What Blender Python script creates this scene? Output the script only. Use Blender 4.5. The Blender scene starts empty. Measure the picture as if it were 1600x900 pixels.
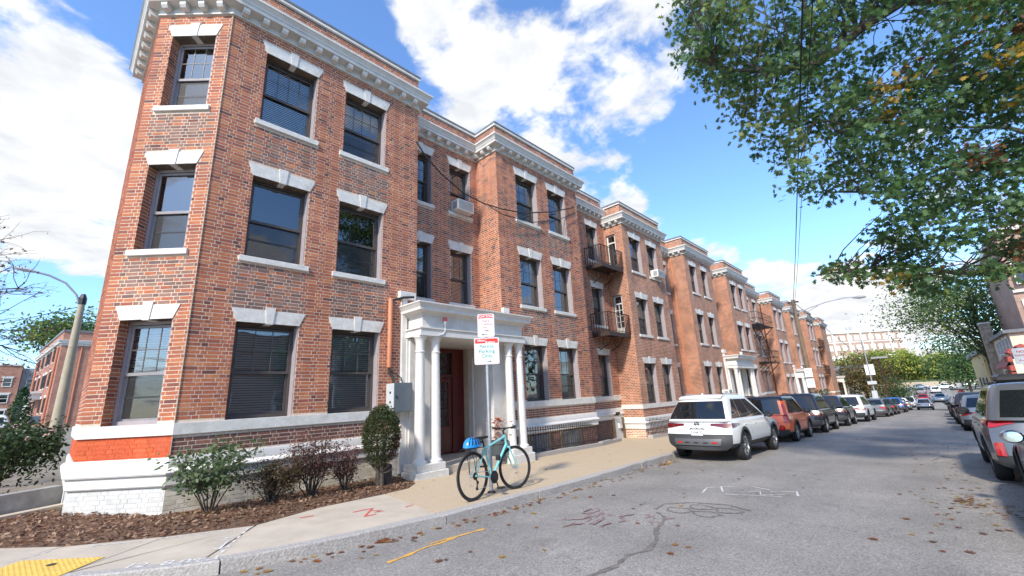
import bpy, math, random
import numpy as np
from mathutils import Vector, Matrix
random.seed(11); RNG = np.random.default_rng(5)
S = bpy.context.scene
COL = S.collection
rad = math.radians

# ---------------------------------------------------------------- camera
cam_d = bpy.data.cameras.new('camera'); cam = bpy.data.objects.new('camera', cam_d); COL.objects.link(cam)
cam_d.sensor_width = 36.0; cam_d.lens = 36.0 * 662.72 / 1600.0
cam_d.clip_start = 0.05; cam_d.clip_end = 3000
CAMZ = 1.594
_R = ((0.69525622, 0.14754292, 0.70345566), (-0.71719139, 0.20707079, 0.66540078), (-0.04748994, -0.96713638, 0.24978377))
cam.matrix_world = Matrix(((_R[0][0], -_R[0][1], -_R[0][2], 0), (_R[1][0], -_R[1][1], -_R[1][2], 0),
                           (_R[2][0], -_R[2][1], -_R[2][2], CAMZ), (0, 0, 0, 1)))
S.camera = cam

# ---------------------------------------------------------------- light
S.view_settings.view_transform = 'Standard'; S.view_settings.look = 'None'
S.view_settings.gamma = 1.0; S.view_settings.exposure = 1.6
SUN_TO = Vector((-0.78, -0.27, 0.66)).normalized()      # direction towards the sun
SUN_EL = math.asin(SUN_TO.z); SUN_AZ = math.atan2(SUN_TO.x, SUN_TO.y)
sd = bpy.data.lights.new('sun', 'SUN'); sd.energy = 1.75; sd.angle = rad(5.0); sd.color = (1.0, 0.91, 0.79)
so = bpy.data.objects.new('sun', sd); COL.objects.link(so)
so.rotation_euler = SUN_TO.to_track_quat('Z', 'Y').to_euler(); so.location = (-20, -10, 30)

W = bpy.data.worlds.new('World'); S.world = W; W.use_nodes = True
def build_world():
    nt = W.node_tree; N = nt.nodes; L = nt.links; N.clear()
    out = N.new('ShaderNodeOutputWorld'); bg = N.new('ShaderNodeBackground')
    sky = N.new('ShaderNodeTexSky'); sky.sky_type = 'NISHITA'; sky.sun_disc = False
    sky.sun_elevation = SUN_EL; sky.sun_rotation = SUN_AZ; sky.air_density = 1.0; sky.dust_density = 0.6; sky.ozone_density = 2.0
    bg.inputs['Strength'].default_value = 0.15
    geo = N.new('ShaderNodeNewGeometry'); neg = N.new('ShaderNodeVectorMath'); neg.operation = 'SCALE'; neg.inputs['Scale'].default_value = -1
    L.new(geo.outputs['Incoming'], neg.inputs[0]); D = neg.outputs[0]
    def math_(op, a, b=None, c=None, clamp=False):
        n = N.new('ShaderNodeMath'); n.operation = op; n.use_clamp = clamp
        for i, v in enumerate((a, b, c)):
            if v is None: continue
            if isinstance(v, (int, float)): n.inputs[i].default_value = v
            else: L.new(v, n.inputs[i])
        return n.outputs[0]
    sep = N.new('ShaderNodeSeparateXYZ'); L.new(D, sep.inputs[0])
    zz = math_('ADD', math_('MAXIMUM', sep.outputs[2], 0.0), 0.22)
    cb = N.new('ShaderNodeCombineXYZ')
    L.new(math_('DIVIDE', sep.outputs[0], zz), cb.inputs[0]); L.new(math_('DIVIDE', sep.outputs[1], zz), cb.inputs[1]); L.new(math_('MULTIPLY', sep.outputs[2], 0.8), cb.inputs[2])
    def noise(scale, det, rough, dist, off=0.0):
        n = N.new('ShaderNodeTexNoise'); n.inputs['Scale'].default_value = scale; n.inputs['Detail'].default_value = det
        n.inputs['Roughness'].default_value = rough; n.inputs['Distortion'].default_value = dist
        ad = N.new('ShaderNodeVectorMath'); ad.operation = 'ADD'; ad.inputs[1].default_value = (off, off * 1.7, off * .6)
        L.new(cb.outputs[0], ad.inputs[0]); L.new(ad.outputs[0], n.inputs['Vector'])
        return n.outputs['Fac']
    n1 = noise(4.3, 9, 0.56, 0.2, 5.3); n2 = noise(0.9, 3, 0.5, 0.2, 7.7); n3 = noise(6.5, 7, 0.62, 0.3, 1.3)
    dens = math_('ADD', math_('MULTIPLY', n1, 1.05), math_('ADD', math_('MULTIPLY', n2, 0.15), -0.10))
    # cloud banks where they stand in this sky: direction, angular radius (deg), weight
    lobes = LOBES
    for (d, r, w) in lobes:
        dt = N.new('ShaderNodeVectorMath'); dt.operation = 'DOT_PRODUCT'; L.new(D, dt.inputs[0]); dt.inputs[1].default_value = Vector(d).normalized()
        mr = N.new('ShaderNodeMapRange'); mr.interpolation_type = 'SMOOTHSTEP'
        mr.inputs['From Min'].default_value = math.cos(rad(r)); mr.inputs['From Max'].default_value = 1.0
        mr.inputs['To Min'].default_value = 0.0; mr.inputs['To Max'].default_value = w
        L.new(dt.outputs['Value'], mr.inputs['Value']); dens = math_('ADD', dens, mr.outputs[0])
    mask = N.new('ShaderNodeMapRange'); mask.interpolation_type = 'SMOOTHSTEP'
    mask.inputs['From Min'].default_value = 0.52; mask.inputs['From Max'].default_value = 0.66
    L.new(dens, mask.inputs['Value'])
    # cloud shade: thick parts a little greyer
    sh = N.new('ShaderNodeMapRange'); sh.inputs['From Min'].default_value = 0.35; sh.inputs['From Max'].default_value = 0.72
    L.new(n3, sh.inputs['Value'])
    cc = N.new('ShaderNodeMix'); cc.data_type = 'RGBA'
    cc.inputs[6].default_value = (1.9, 1.96, 2.06, 1); cc.inputs[7].default_value = (2.7, 2.7, 2.67, 1)
    L.new(sh.outputs[0], cc.inputs[0])
    mx = N.new('ShaderNodeMix'); mx.data_type = 'RGBA'
    L.new(mask.outputs[0], mx.inputs[0]); L.new(cc.outputs[2], mx.inputs[7])
    tint = N.new('ShaderNodeMix'); tint.data_type = 'RGBA'; tint.blend_type = 'MULTIPLY'; tint.inputs[0].default_value = 1.0
    tint.inputs[7].default_value = (0.52, 0.65, 0.80, 1)
    L.new(sky.outputs[0], tint.inputs[6]); L.new(tint.outputs[2], mx.inputs[6])
    L.new(mx.outputs[2], bg.inputs['Color']); L.new(bg.outputs[0], out.inputs[0])
LOBES = [
    ((0.05, 0.86, 0.50), 20, 0.15), ((-0.06, 0.93, 0.33), 15, 0.12), ((0.16, 0.74, 0.66), 17, -0.34),
    ((0.42, 0.55, 0.72), 16, 0.10), ((0.62, 0.46, 0.63), 15, 0.09), ((0.74, 0.44, 0.50), 12, 0.12), ((0.66, 0.30, 0.70), 12, 0.09),
    ((0.90, 0.36, 0.27), 8, 0.22), ((0.955, 0.22, 0.25), 6, 0.18), ((0.985, 0.13, 0.10), 10, 0.2), ((0.99, 0.02, 0.08), 9, 0.15),
    ((0.93, 0.24, 0.42), 12, -0.26), ((0.95, 0.10, 0.38), 10, -0.2), ((0.97, 0.24, 0.17), 5, -0.2), ((-0.02, 0.99, 0.10), 9, -0.2),
]
build_world()

# ---------------------------------------------------------------- materials
def newmat(name):
    m = bpy.data.materials.new(name); m.use_nodes = True
    nt = m.node_tree; nt.nodes.clear()
    o = nt.nodes.new('ShaderNodeOutputMaterial'); b = nt.nodes.new('ShaderNodeBsdfPrincipled')
    nt.links.new(b.outputs[0], o.inputs[0])
    return m, nt, b, o
def M(name, col, rough=0.6, metal=0.0, var=0.0, scale=6.0, bump=0.0, bscale=None, coat=0.0, attr=False, dirt=0.0, coords='Object', spec=0.5):
    m, nt, b, o = newmat(name); N, L = nt.nodes, nt.links
    b.inputs['Roughness'].default_value = rough; b.inputs['Metallic'].default_value = metal
    b.inputs['Coat Weight'].default_value = coat; b.inputs['Coat Roughness'].default_value = 0.04
    b.inputs['Specular IOR Level'].default_value = spec
    b.inputs['Base Color'].default_value = (*col, 1)
    tc = N.new('ShaderNodeTexCoord')
    src = None
    if attr:
        a = N.new('ShaderNodeAttribute'); a.attribute_name = 'Col'; src = a.outputs['Color']
    if var or dirt:
        nz = N.new('ShaderNodeTexNoise'); nz.inputs['Scale'].default_value = scale; nz.inputs['Detail'].default_value = 7; nz.inputs['Roughness'].default_value = 0.62
        L.new(tc.outputs[coords], nz.inputs['Vector'])
        mr = N.new('ShaderNodeMapRange'); mr.inputs['From Min'].default_value = 0.3; mr.inputs['From Max'].default_value = 0.7
        mr.inputs['To Min'].default_value = 1 - var; mr.inputs['To Max'].default_value = 1 + var
        L.new(nz.outputs['Fac'], mr.inputs['Value'])
        mx = N.new('ShaderNodeMix'); mx.data_type = 'RGBA'; mx.blend_type = 'MULTIPLY'; mx.inputs[0].default_value = 1
        if src: L.new(src, mx.inputs[6])
        else: mx.inputs[6].default_value = (*col, 1)
        L.new(mr.outputs[0], mx.inputs[7]); src = mx.outputs[2]
        if dirt:
            n2 = N.new('ShaderNodeTexNoise'); n2.inputs['Scale'].default_value = scale * .35; n2.inputs['Detail'].default_value = 8; n2.inputs['Roughness'].default_value = .7
            L.new(tc.outputs[coords], n2.inputs['Vector'])
            r2 = N.new('ShaderNodeMapRange'); r2.inputs['From Min'].default_value = .52; r2.inputs['From Max'].default_value = .75; r2.inputs['To Max'].default_value = dirt
            L.new(n2.outputs['Fac'], r2.inputs['Value'])
            m2 = N.new('ShaderNodeMix'); m2.data_type = 'RGBA'; L.new(r2.outputs[0], m2.inputs[0]); L.new(src, m2.inputs[6])
            m2.inputs[7].default_value = (col[0] * .45, col[1] * .42, col[2] * .36, 1); src = m2.outputs[2]
    if src: L.new(src, b.inputs['Base Color'])
    if bump:
        nb = N.new('ShaderNodeTexNoise'); nb.inputs['Scale'].default_value = bscale or scale * 3; nb.inputs['Detail'].default_value = 6
        L.new(tc.outputs[coords], nb.inputs['Vector'])
        bp = N.new('ShaderNodeBump'); bp.inputs['Strength'].default_value = bump; bp.inputs['Distance'].default_value = 0.02
        L.new(nb.outputs['Fac'], bp.inputs['Height']); L.new(bp.outputs[0], b.inputs['Normal'])
    return m

m_brick = M('brick_clay', (.3, .1, .06), .88, attr=True, var=.25, scale=30, bump=.12, bscale=120)
m_stone = M('painted_stone', (.66, .64, .59), .7, var=.12, scale=9, bump=.15, bscale=40, dirt=.5)
m_white = M('white_paint', (.68, .66, .62), .55, var=.06, scale=5, bump=.05, bscale=30, dirt=.36)
m_whitebrick = M('white_painted_brick', (.66, .66, .63), .7, attr=True, var=.10, scale=14, bump=.06, bscale=80)
m_cornice = M('cornice_paint', (.62, .60, .555), .6, var=.10, scale=4, dirt=.35)
m_coping = M('dark_coping', (.16, .165, .17), .6, var=.2)
m_frame = M('dark_brown_frame', (.075, .064, .060), .5, var=.15, scale=12)
m_framegrey = M('grey_frame', (.26, .245, .25), .6, var=.12, scale=10)
m_tanframe = M('tan_frame', (.38, .30, .22), .55, var=.1)
m_jamb = M('grey_jamb', (.34, .30, .31), .65, var=.1, scale=8)
m_mullion = M('window_bar', (.10, .095, .09), .5)
m_blind = M('window_blind', (.90, .90, .87), .7, var=.05)
m_curtain = M('curtain', (.62, .62, .60), .8, var=.2, scale=5)
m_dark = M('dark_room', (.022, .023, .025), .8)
m_screen = M('insect_screen', (.06, .063, .066), .55, var=.15, scale=30)
m_black = M('black_iron', (.018, .016, .016), .55, var=.3, scale=20)
m_rust = M('rusty_iron', (.045, .028, .024), .7, var=.4, scale=20)
m_mahog = M('mahogany_door', (.105, .018, .013), .35, var=.3, scale=6, coat=.3)
m_brass = M('brass', (.45, .30, .10), .35, metal=1)
m_redbeacon = M('red_lamp_glass', (.65, .05, .03), .2, coat=.5)
m_greybox = M('grey_steel_box', (.115, .14, .16), .45, var=.08, scale=6)
m_lightgrey = M('light_grey_steel', (.50, .53, .55), .45, var=.05)
m_conduit = M('terracotta_pipe', (.52, .20, .10), .55, var=.1)
m_blackplastic = M('black_plastic', (.02, .02, .022), .5)
m_galv = M('galvanised_steel', (.42, .44, .46), .45, metal=.6, var=.15, scale=12)
m_signwhite = M('sign_white', (.78, .80, .80), .4)
m_signred = M('sign_red', (.62, .035, .025), .4)
m_signgreen = M('sign_green', (.02, .26, .22), .4)
m_signblack = M('sign_black', (.03, .03, .03), .5)
m_woodgrey = M('weathered_board', (.15, .15, .15), .85, var=.4, scale=9, bump=.3)
m_concrete = M('pale_concrete', (.50, .43, .335), .9, var=.14, scale=2.2, bump=.2, bscale=90, dirt=.22, coords='Object')
m_aggregate = M('tan_aggregate_concrete', (.50, .395, .265), .92, var=.28, scale=55, bump=.35, bscale=160, dirt=.18)
m_granite = M('granite_kerb', (.40, .375, .345), .85, var=.32, scale=45, bump=.5, bscale=35, dirt=.35)
m_tactile = M('yellow_tactile_tile', (.72, .48, .10), .75, var=.12, scale=10, dirt=.15)
m_chalk = M('white_marking_paint', (.62, .61, .58), .85, var=.15, scale=30)
m_redpaint = M('red_marking_paint', (.62, .10, .08), .85, var=.2, scale=30)
m_pinkpaint = M('faded_red_marking_paint', (.27, .18, .17), .9, var=.25, scale=30)
m_yellowpaint = M('yellow_marking_paint', (.66, .36, .07), .85, var=.22, scale=25)
m_mulch = M('brown_mulch', (.15, .085, .05), .95, var=.5, scale=40, bump=.8, bscale=60)
m_chip = M('mulch_chips', (.2, .1, .06), .95, attr=True)
m_bark = M('tree_bark', (.085, .068, .055), .95, var=.35, scale=14, bump=.6, bscale=30)
m_polewood = M('wood_pole', (.19, .135, .09), .9, var=.3, scale=7, bump=.3)
m_poleconc = M('tan_concrete_pole', (.36, .31, .22), .85, var=.12, scale=6)
m_grass = M('grass_ground', (.10, .13, .05), .95, var=.35, scale=3)
m_dirtground = M('dry_ground', (.22, .19, .14), .95, var=.3, scale=1.5)
m_cream = M('cream_stucco', (.68, .62, .47), .85, var=.07, scale=3, bump=.1)
m_yellowwall = M('yellow_siding', (.62, .45, .20), .8, var=.08, scale=3)
m_redtile = M('red_roof_tile', (.36, .065, .05), .6, var=.25, scale=8)
m_fieldstone = M('field_stone', (.36, .29, .21), .9, var=.45, scale=4, bump=.6, bscale=6)
m_greywall = M('grey_wall', (.30, .31, .32), .85, var=.1)
m_cable = M('black_cable', (.02, .02, .02), .6)

def weather(m, lo=.80, hi=1.16, tint=(1.0, .98, .95)):
    nt = m.node_tree; N, L = nt.nodes, nt.links; b = [n for n in N if n.type == 'BSDF_PRINCIPLED'][0]; src = b.inputs['Base Color'].links[0].from_socket
    g = N.new('ShaderNodeNewGeometry'); mp = N.new('ShaderNodeMapping'); mp.inputs['Scale'].default_value = (1.0, 1.0, .35); L.new(g.outputs['Position'], mp.inputs['Vector'])
    out = src
    for (sc, a, c_, det) in ((.8, lo, hi, 7), (3.2, .88, 1.10, 8)):
        n = N.new('ShaderNodeTexNoise'); n.inputs['Scale'].default_value = sc; n.inputs['Detail'].default_value = det; n.inputs['Roughness'].default_value = .65; L.new(mp.outputs[0] if sc > 2 else g.outputs['Position'], n.inputs['Vector'])
        r = N.new('ShaderNodeMapRange'); r.inputs[1].default_value = .3; r.inputs[2].default_value = .7; r.inputs[3].default_value = a; r.inputs[4].default_value = c_; L.new(n.outputs['Fac'], r.inputs[0])
        x = N.new('ShaderNodeMix'); x.data_type = 'RGBA'; x.blend_type = 'MULTIPLY'; x.inputs[0].default_value = 1; L.new(out, x.inputs[6]); L.new(r.outputs[0], x.inputs[7]); out = x.outputs[2]
    # pale lime bloom in patches
    n = N.new('ShaderNodeTexNoise'); n.inputs['Scale'].default_value = .55; n.inputs['Detail'].default_value = 9; n.inputs['Roughness'].default_value = .72; L.new(g.outputs['Position'], n.inputs['Vector'])
    r = N.new('ShaderNodeMapRange'); r.inputs[1].default_value = .55; r.inputs[2].default_value = .80; r.inputs[4].default_value = .22; L.new(n.outputs['Fac'], r.inputs[0])
    x = N.new('ShaderNodeMix'); x.data_type = 'RGBA'; L.new(r.outputs[0], x.inputs[0]); L.new(out, x.inputs[6]); x.inputs[7].default_value = (.50, .42, .36, 1)
    L.new(x.outputs[2], b.inputs['Base Color'])
weather(m_brick); weather(m_whitebrick, .86, 1.08)
def leafmat(name, trans=.45):
    m, nt, b, o = newmat(name); N, L = nt.nodes, nt.links
    a = N.new('ShaderNodeAttribute'); a.attribute_name = 'Col'
    b.inputs['Roughness'].default_value = .55; b.inputs['Specular IOR Level'].default_value = .35
    L.new(a.outputs['Color'], b.inputs['Base Color'])
    t = N.new('ShaderNodeBsdfTranslucent'); L.new(a.outputs['Color'], t.inputs['Color'])
    mx = N.new('ShaderNodeMixShader'); mx.inputs[0].default_value = trans
    L.new(b.outputs[0], mx.inputs[1]); L.new(t.outputs[0], mx.inputs[2]); L.new(mx.outputs[0], o.inputs[0])
    return m
m_leaf = leafmat('leaf')
def glassmat(name, tint=(.75, .8, .82), ior=1.75, rough=.01):
    m, nt, b, o = newmat(name); N, L = nt.nodes, nt.links; N.remove(b)
    t = N.new('ShaderNodeBsdfTransparent'); t.inputs[0].default_value = (*tint, 1)
    g = N.new('ShaderNodeBsdfGlossy'); g.inputs['Roughness'].default_value = rough; g.inputs[0].default_value = (1, 1, 1, 1)
    f = N.new('ShaderNodeFresnel'); f.inputs[0].default_value = ior
    tc = N.new('ShaderNodeTexCoord'); nz = N.new('ShaderNodeTexNoise'); nz.inputs['Scale'].default_value = 1.3
    bp = N.new('ShaderNodeBump'); bp.inputs['Strength'].default_value = .10; bp.inputs['Distance'].default_value = .03
    L.new(tc.outputs['Object'], nz.inputs['Vector']); L.new(nz.outputs['Fac'], bp.inputs['Height']); L.new(bp.outputs[0], g.inputs['Normal'])
    mx = N.new('ShaderNodeMixShader'); L.new(f.outputs[0], mx.inputs[0]); L.new(t.outputs[0], mx.inputs[1]); L.new(g.outputs[0], mx.inputs[2])
    L.new(mx.outputs[0], o.inputs[0]); return m
m_glass = glassmat('window_glass', ior=2.4, tint=(.93, .95, .95))
m_glassdoor = glassmat('door_glass')
m_carglass = M('car_glass', (.010, .012, .014), .03, spec=.9)
def paint(name, col, rough=.32, metal=0.0):
    return M(name, col, rough, metal=metal, coat=.55, var=.03, scale=2)
m_tyre = M('tyre_rubber', (.018, .018, .019), .8, bump=.1, bscale=60)
m_alloy = M('alloy_rim', (.35, .36, .37), .35, metal=.9)
m_alloydark = M('dark_alloy', (.05, .05, .055), .4, metal=.6)
m_cladding = M('grey_cladding', (.035, .037, .04), .6, var=.1)
m_chrome = M('chrome', (.6, .6, .62), .15, metal=1)
m_tail = M('tail_light_red', (.42, .012, .010), .18, coat=.8)
m_taildark = M('tail_light_dark', (.13, .008, .010), .15, coat=.8)
m_lampclear = M('clear_lamp', (.7, .7, .72), .15, coat=.6)
m_carinside = M('car_interior', (.03, .03, .032), .8)

def asphalt():
    m, nt, b, o = newmat('asphalt'); N, L = nt.nodes, nt.links
    tc = N.new('ShaderNodeTexCoord')
    def nz(s, d, r=.6):
        n = N.new('ShaderNodeTexNoise'); n.inputs['Scale'].default_value = s; n.inputs['Detail'].default_value = d; n.inputs['Roughness'].default_value = r
        L.new(tc.outputs['Object'], n.inputs['Vector']); return n.outputs['Fac']
    def rng(v, a, b_, c, d):
        n = N.new('ShaderNodeMapRange'); n.inputs[1].default_value = a; n.inputs[2].default_value = b_; n.inputs[3].default_value = c; n.inputs[4].default_value = d
        L.new(v, n.inputs[0]); return n.outputs[0]
    def mul(a, b_):
        n = N.new('ShaderNodeMath'); n.operation = 'MULTIPLY'; L.new(a, n.inputs[0]); L.new(b_, n.inputs[1]); return n.outputs[0]
    g = mul(rng(nz(42, 3, .8), .30, .70, .55, 1.5), rng(nz(.55, 6, .6), .3, .7, .80, 1.18))
    g = mul(g, rng(nz(7, 8, .7), .25, .75, .88, 1.1))
    mp = N.new('ShaderNodeMapping'); mp.inputs['Scale'].default_value = (.05, .85, 1); L.new(tc.outputs['Object'], mp.inputs['Vector'])
    ln = N.new('ShaderNodeTexNoise'); ln.inputs['Scale'].default_value = 1.0; ln.inputs['Detail'].default_value = 5; L.new(mp.outputs[0], ln.inputs['Vector'])
    g = mul(g, rng(ln.outputs['Fac'], .3, .7, .84, 1.14))
    g = mul(g, rng(nz(1.7, 4, .55), .62, .76, 1.0, .78))
    vo = N.new('ShaderNodeTexVoronoi'); vo.inputs['Scale'].default_value = 95; L.new(tc.outputs['Object'], vo.inputs['Vector'])
    sp = N.new('ShaderNodeSeparateColor'); L.new(vo.outputs['Color'], sp.inputs[0])
    g = mul(g, rng(sp.outputs[0], 0, 1, .78, 1.28))
    # hairline cracks
    vc = N.new('ShaderNodeTexVoronoi'); vc.feature = 'DISTANCE_TO_EDGE'; vc.inputs['Scale'].default_value = .22
    wn = N.new('ShaderNodeTexNoise'); wn.inputs['Scale'].default_value = 1.6; wn.inputs['Detail'].default_value = 6
    L.new(tc.outputs['Object'], wn.inputs['Vector'])
    va = N.new('ShaderNodeVectorMath'); va.operation = 'MULTIPLY_ADD'; va.inputs[1].default_value = (1.1, 1.1, 1.1)
    L.new(wn.outputs['Color'], va.inputs[0]); L.new(tc.outputs['Object'], va.inputs[2]); L.new(va.outputs[0], vc.inputs['Vector'])
    g = mul(g, rng(vc.outputs['Distance'], 0.0, .0028, .72, 1.0))
    cb = N.new('ShaderNodeMix'); cb.data_type = 'RGBA'; cb.blend_type = 'MULTIPLY'; cb.inputs[0].default_value = 1
    cb.inputs[6].default_value = (.245, .227, .202, 1); L.new(g, cb.inputs[7]); L.new(cb.outputs[2], b.inputs['Base Color'])
    b.inputs['Roughness'].default_value = .85
    bp = N.new('ShaderNodeBump'); bp.inputs['Strength'].default_value = .5; bp.inputs['Distance'].default_value = .01
    L.new(nz(60, 4, .8), bp.inputs['Height']); L.new(bp.outputs[0], b.inputs['Normal'])
    return m
m_asphalt = asphalt()
def bricktex(name, c1, c2, mortar, sx=1.0):
    m, nt, b, o = newmat(name); N, L = nt.nodes, nt.links
    uv = N.new('ShaderNodeUVMap'); uv.uv_map = 'UVMap'
    br = N.new('ShaderNodeTexBrick'); L.new(uv.outputs[0], br.inputs['Vector'])
    br.inputs['Scale'].default_value = 1.0; br.inputs['Brick Width'].default_value = .158 * sx; br.inputs['Row Height'].default_value = .0677 * sx
    br.inputs['Mortar Size'].default_value = .008 * sx; br.inputs['Mortar Smooth'].default_value = .2; br.inputs['Bias'].default_value = -.1
    br.inputs['Color1'].default_value = (*c1, 1); br.inputs['Color2'].default_value = (*c2, 1); br.inputs['Mortar'].default_value = (*mortar, 1)
    nz = N.new('ShaderNodeTexNoise'); nz.inputs['Scale'].default_value = 1.1; nz.inputs['Detail'].default_value = 8; nz.inputs['Roughness'].default_value = .7
    L.new(uv.outputs[0], nz.inputs['Vector'])
    mr = N.new('ShaderNodeMapRange'); mr.inputs[1].default_value = .3; mr.inputs[2].default_value = .7; mr.inputs[3].default_value = .72; mr.inputs[4].default_value = 1.28
    L.new(nz.outputs['Fac'], mr.inputs[0])
    mx = N.new('ShaderNodeMix'); mx.data_type = 'RGBA'; mx.blend_type = 'MULTIPLY'; mx.inputs[0].default_value = 1
    L.new(br.outputs['Color'], mx.inputs[6]); L.new(mr.outputs[0], mx.inputs[7])
    a = N.new('ShaderNodeAttribute'); a.attribute_name = 'Col'
    m2 = N.new('ShaderNodeMix'); m2.data_type = 'RGBA'; m2.blend_type = 'MULTIPLY'; m2.inputs[0].default_value = 1
    L.new(mx.outputs[2], m2.inputs[6]); L.new(a.outputs['Color'], m2.inputs[7]); L.new(m2.outputs[2], b.inputs['Base Color'])
    b.inputs['Roughness'].default_value = .9
    bp = N.new('ShaderNodeBump'); bp.inputs['Strength'].default_value = .6; bp.inputs['Distance'].default_value = .012; bp.invert = True
    L.new(br.outputs['Fac'], bp.inputs['Height']); L.new(bp.outputs[0], b.inputs['Normal'])
    return m
m_bricktex = bricktex('brick_wall', (.46, .158, .070), (.205, .072, .045), (.60, .49, .38))
m_bricktex2 = bricktex('brick_wall_far', (.40, .15, .095), (.28, .10, .07), (.42, .30, .23))
weather(m_bricktex)
m_bricktex3 = bricktex('brick_wall_hazed', (.42, .27, .20), (.36, .22, .165), (.5, .38, .30))  # washed-out haze of the far block is put into this paler brick colour

# ---------------------------------------------------------------- mesh builder
class MB:
    def __init__(s, T=None):
        s.v = []; s.f = []; s.mi = []; s.c = []; s.uv = []; s.T = T; s.mat = 0; s.col = (1, 1, 1)
    def add(s, vs, fs, uvs=None):
        b = len(s.v)
        if s.T is not None: vs = [s.T @ Vector(p) for p in vs]
        s.v.extend([tuple(p) for p in vs])
        for i, f in enumerate(fs):
            s.f.append(tuple(b + k for k in f)); s.mi.append(s.mat); s.c.append(s.col); s.uv.append(uvs[i] if uvs else None)
    def box(s, x0, x1, y0, y1, z0, z1):
        s.add([(x0, y0, z0), (x1, y0, z0), (x1, y1, z0), (x0, y1, z0), (x0, y0, z1), (x1, y0, z1), (x1, y1, z1), (x0, y1, z1)],
              [(0, 3, 2, 1), (4, 5, 6, 7), (0, 1, 5, 4), (1, 2, 6, 5), (2, 3, 7, 6), (3, 0, 4, 7)])
    def bevbox(s, x0, x1, y0, y1, z0, z1, b=.02):
        P = []
        for (z, i) in ((z0, b), (z0 + b, 0), (z1 - b, 0), (z1, b)):
            P += [(x0 + i, y0 + i, z), (x1 - i, y0 + i, z), (x1 - i, y1 - i, z), (x0 + i, y1 - i, z)]
        F = [(3, 2, 1, 0), (12, 13, 14, 15)]
        for k in range(3):
            for j in range(4):
                a, c = k * 4 + j, k * 4 + (j + 1) % 4
                F.append((a, c, c + 4, a + 4))
        s.add(P, F)
    def quad(s, a, b, c, d): s.add([a, b, c, d], [(0, 1, 2, 3)])
    def prism(s, poly, z0, z1, zf=None):
        n = len(poly)
        if zf: s.add([(x, y, zf(x, y) + z0) for x, y in poly] + [(x, y, zf(x, y) + z1) for x, y in poly],
                     [tuple(range(n - 1, -1, -1)), tuple(range(n, 2 * n))] + [(i, (i + 1) % n, n + (i + 1) % n, n + i) for i in range(n)])
        else: s.add([(x, y, z0) for x, y in poly] + [(x, y, z1) for x, y in poly],
                    [tuple(range(n - 1, -1, -1)), tuple(range(n, 2 * n))] + [(i, (i + 1) % n, n + (i + 1) % n, n + i) for i in range(n)])
    def prism_y(s, poly, y0, y1):                # polygon in x,z extruded along y
        n = len(poly)
        s.add([(x, y0, z) for x, z in poly] + [(x, y1, z) for x, z in poly],
              [tuple(range(n)), tuple(range(2 * n - 1, n - 1, -1))] + [(i, n + i, n + (i + 1) % n, (i + 1) % n) for i in range(n)])
    def tube(s, pts, r, n=6, caps=True):
        pts = [Vector(p) for p in pts]; m = len(pts)
        rs = r if isinstance(r, (list, tuple)) else [r] * m
        V = []; ref = None
        for i, p in enumerate(pts):
            t = (pts[min(i + 1, m - 1)] - pts[max(i - 1, 0)])
            if t.length < 1e-9: t = Vector((0, 0, 1))
            t.normalize()
            if ref is None or abs(ref.dot(t)) > .99:
                ref = Vector((0, 0, 1)) if abs(t.z) < .9 else Vector((1, 0, 0))
            a = ref - t * ref.dot(t); a.normalize(); ref = a; b = t.cross(a)
            for k in range(n):
                th = 2 * math.pi * k / n; V.append(p + (a * math.cos(th) + b * math.sin(th)) * rs[i])
        F = []
        for i in range(m - 1):
            for k in range(n):
                k2 = (k + 1) % n; F.append((i * n + k, i * n + k2, (i + 1) * n + k2, (i + 1) * n + k))
        if caps: F.append(tuple(range(n - 1, -1, -1))); F.append(tuple((m - 1) * n + k for k in range(n)))
        s.add(V, F)
    def lathe(s, prof, n=16, c=(0, 0, 0), axis='z', closed=False):
        V = []; m = len(prof)
        for (r, h) in prof:
            for k in range(n):
                th = 2 * math.pi * k / n; x, y = r * math.cos(th), r * math.sin(th)
                p = (x, y, h) if axis == 'z' else ((x, h, y) if axis == 'y' else (h, x, y))
                V.append((c[0] + p[0], c[1] + p[1], c[2] + p[2]))
        F = []
        for i in range(m - 1 + (1 if closed else 0)):
            i2 = (i + 1) % m
            for k in range(n):
                k2 = (k + 1) % n
                q = (i * n + k, i * n + k2, i2 * n + k2, i2 * n + k)
                F.append(q if axis != 'y' else q[::-1])
        if not closed:
            F.append(tuple(range(n - 1, -1, -1))); F.append(tuple((m - 1) * n + k for k in range(n)))
        s.add(V, F)
    def sweep(s, path, prof, outs, close_ends=True):
        """profile (offset outward, z) swept along plan path; outs = list of miter vectors per path point"""
        k = len(prof); V = []; F = []
        for (p, o) in zip(path, outs):
            for (d, z) in prof: V.append((p[0] + o[0] * d, p[1] + o[1] * d, z))
        for i in range(len(path) - 1):
            for j in range(k - 1): F.append((i * k + j, (i + 1) * k + j, (i + 1) * k + j + 1, i * k + j + 1))
        if close_ends: F.append(tuple(range(k - 1, -1, -1))); F.append(tuple((len(path) - 1) * k + j for j in range(k)))
        s.add(V, F)
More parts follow.
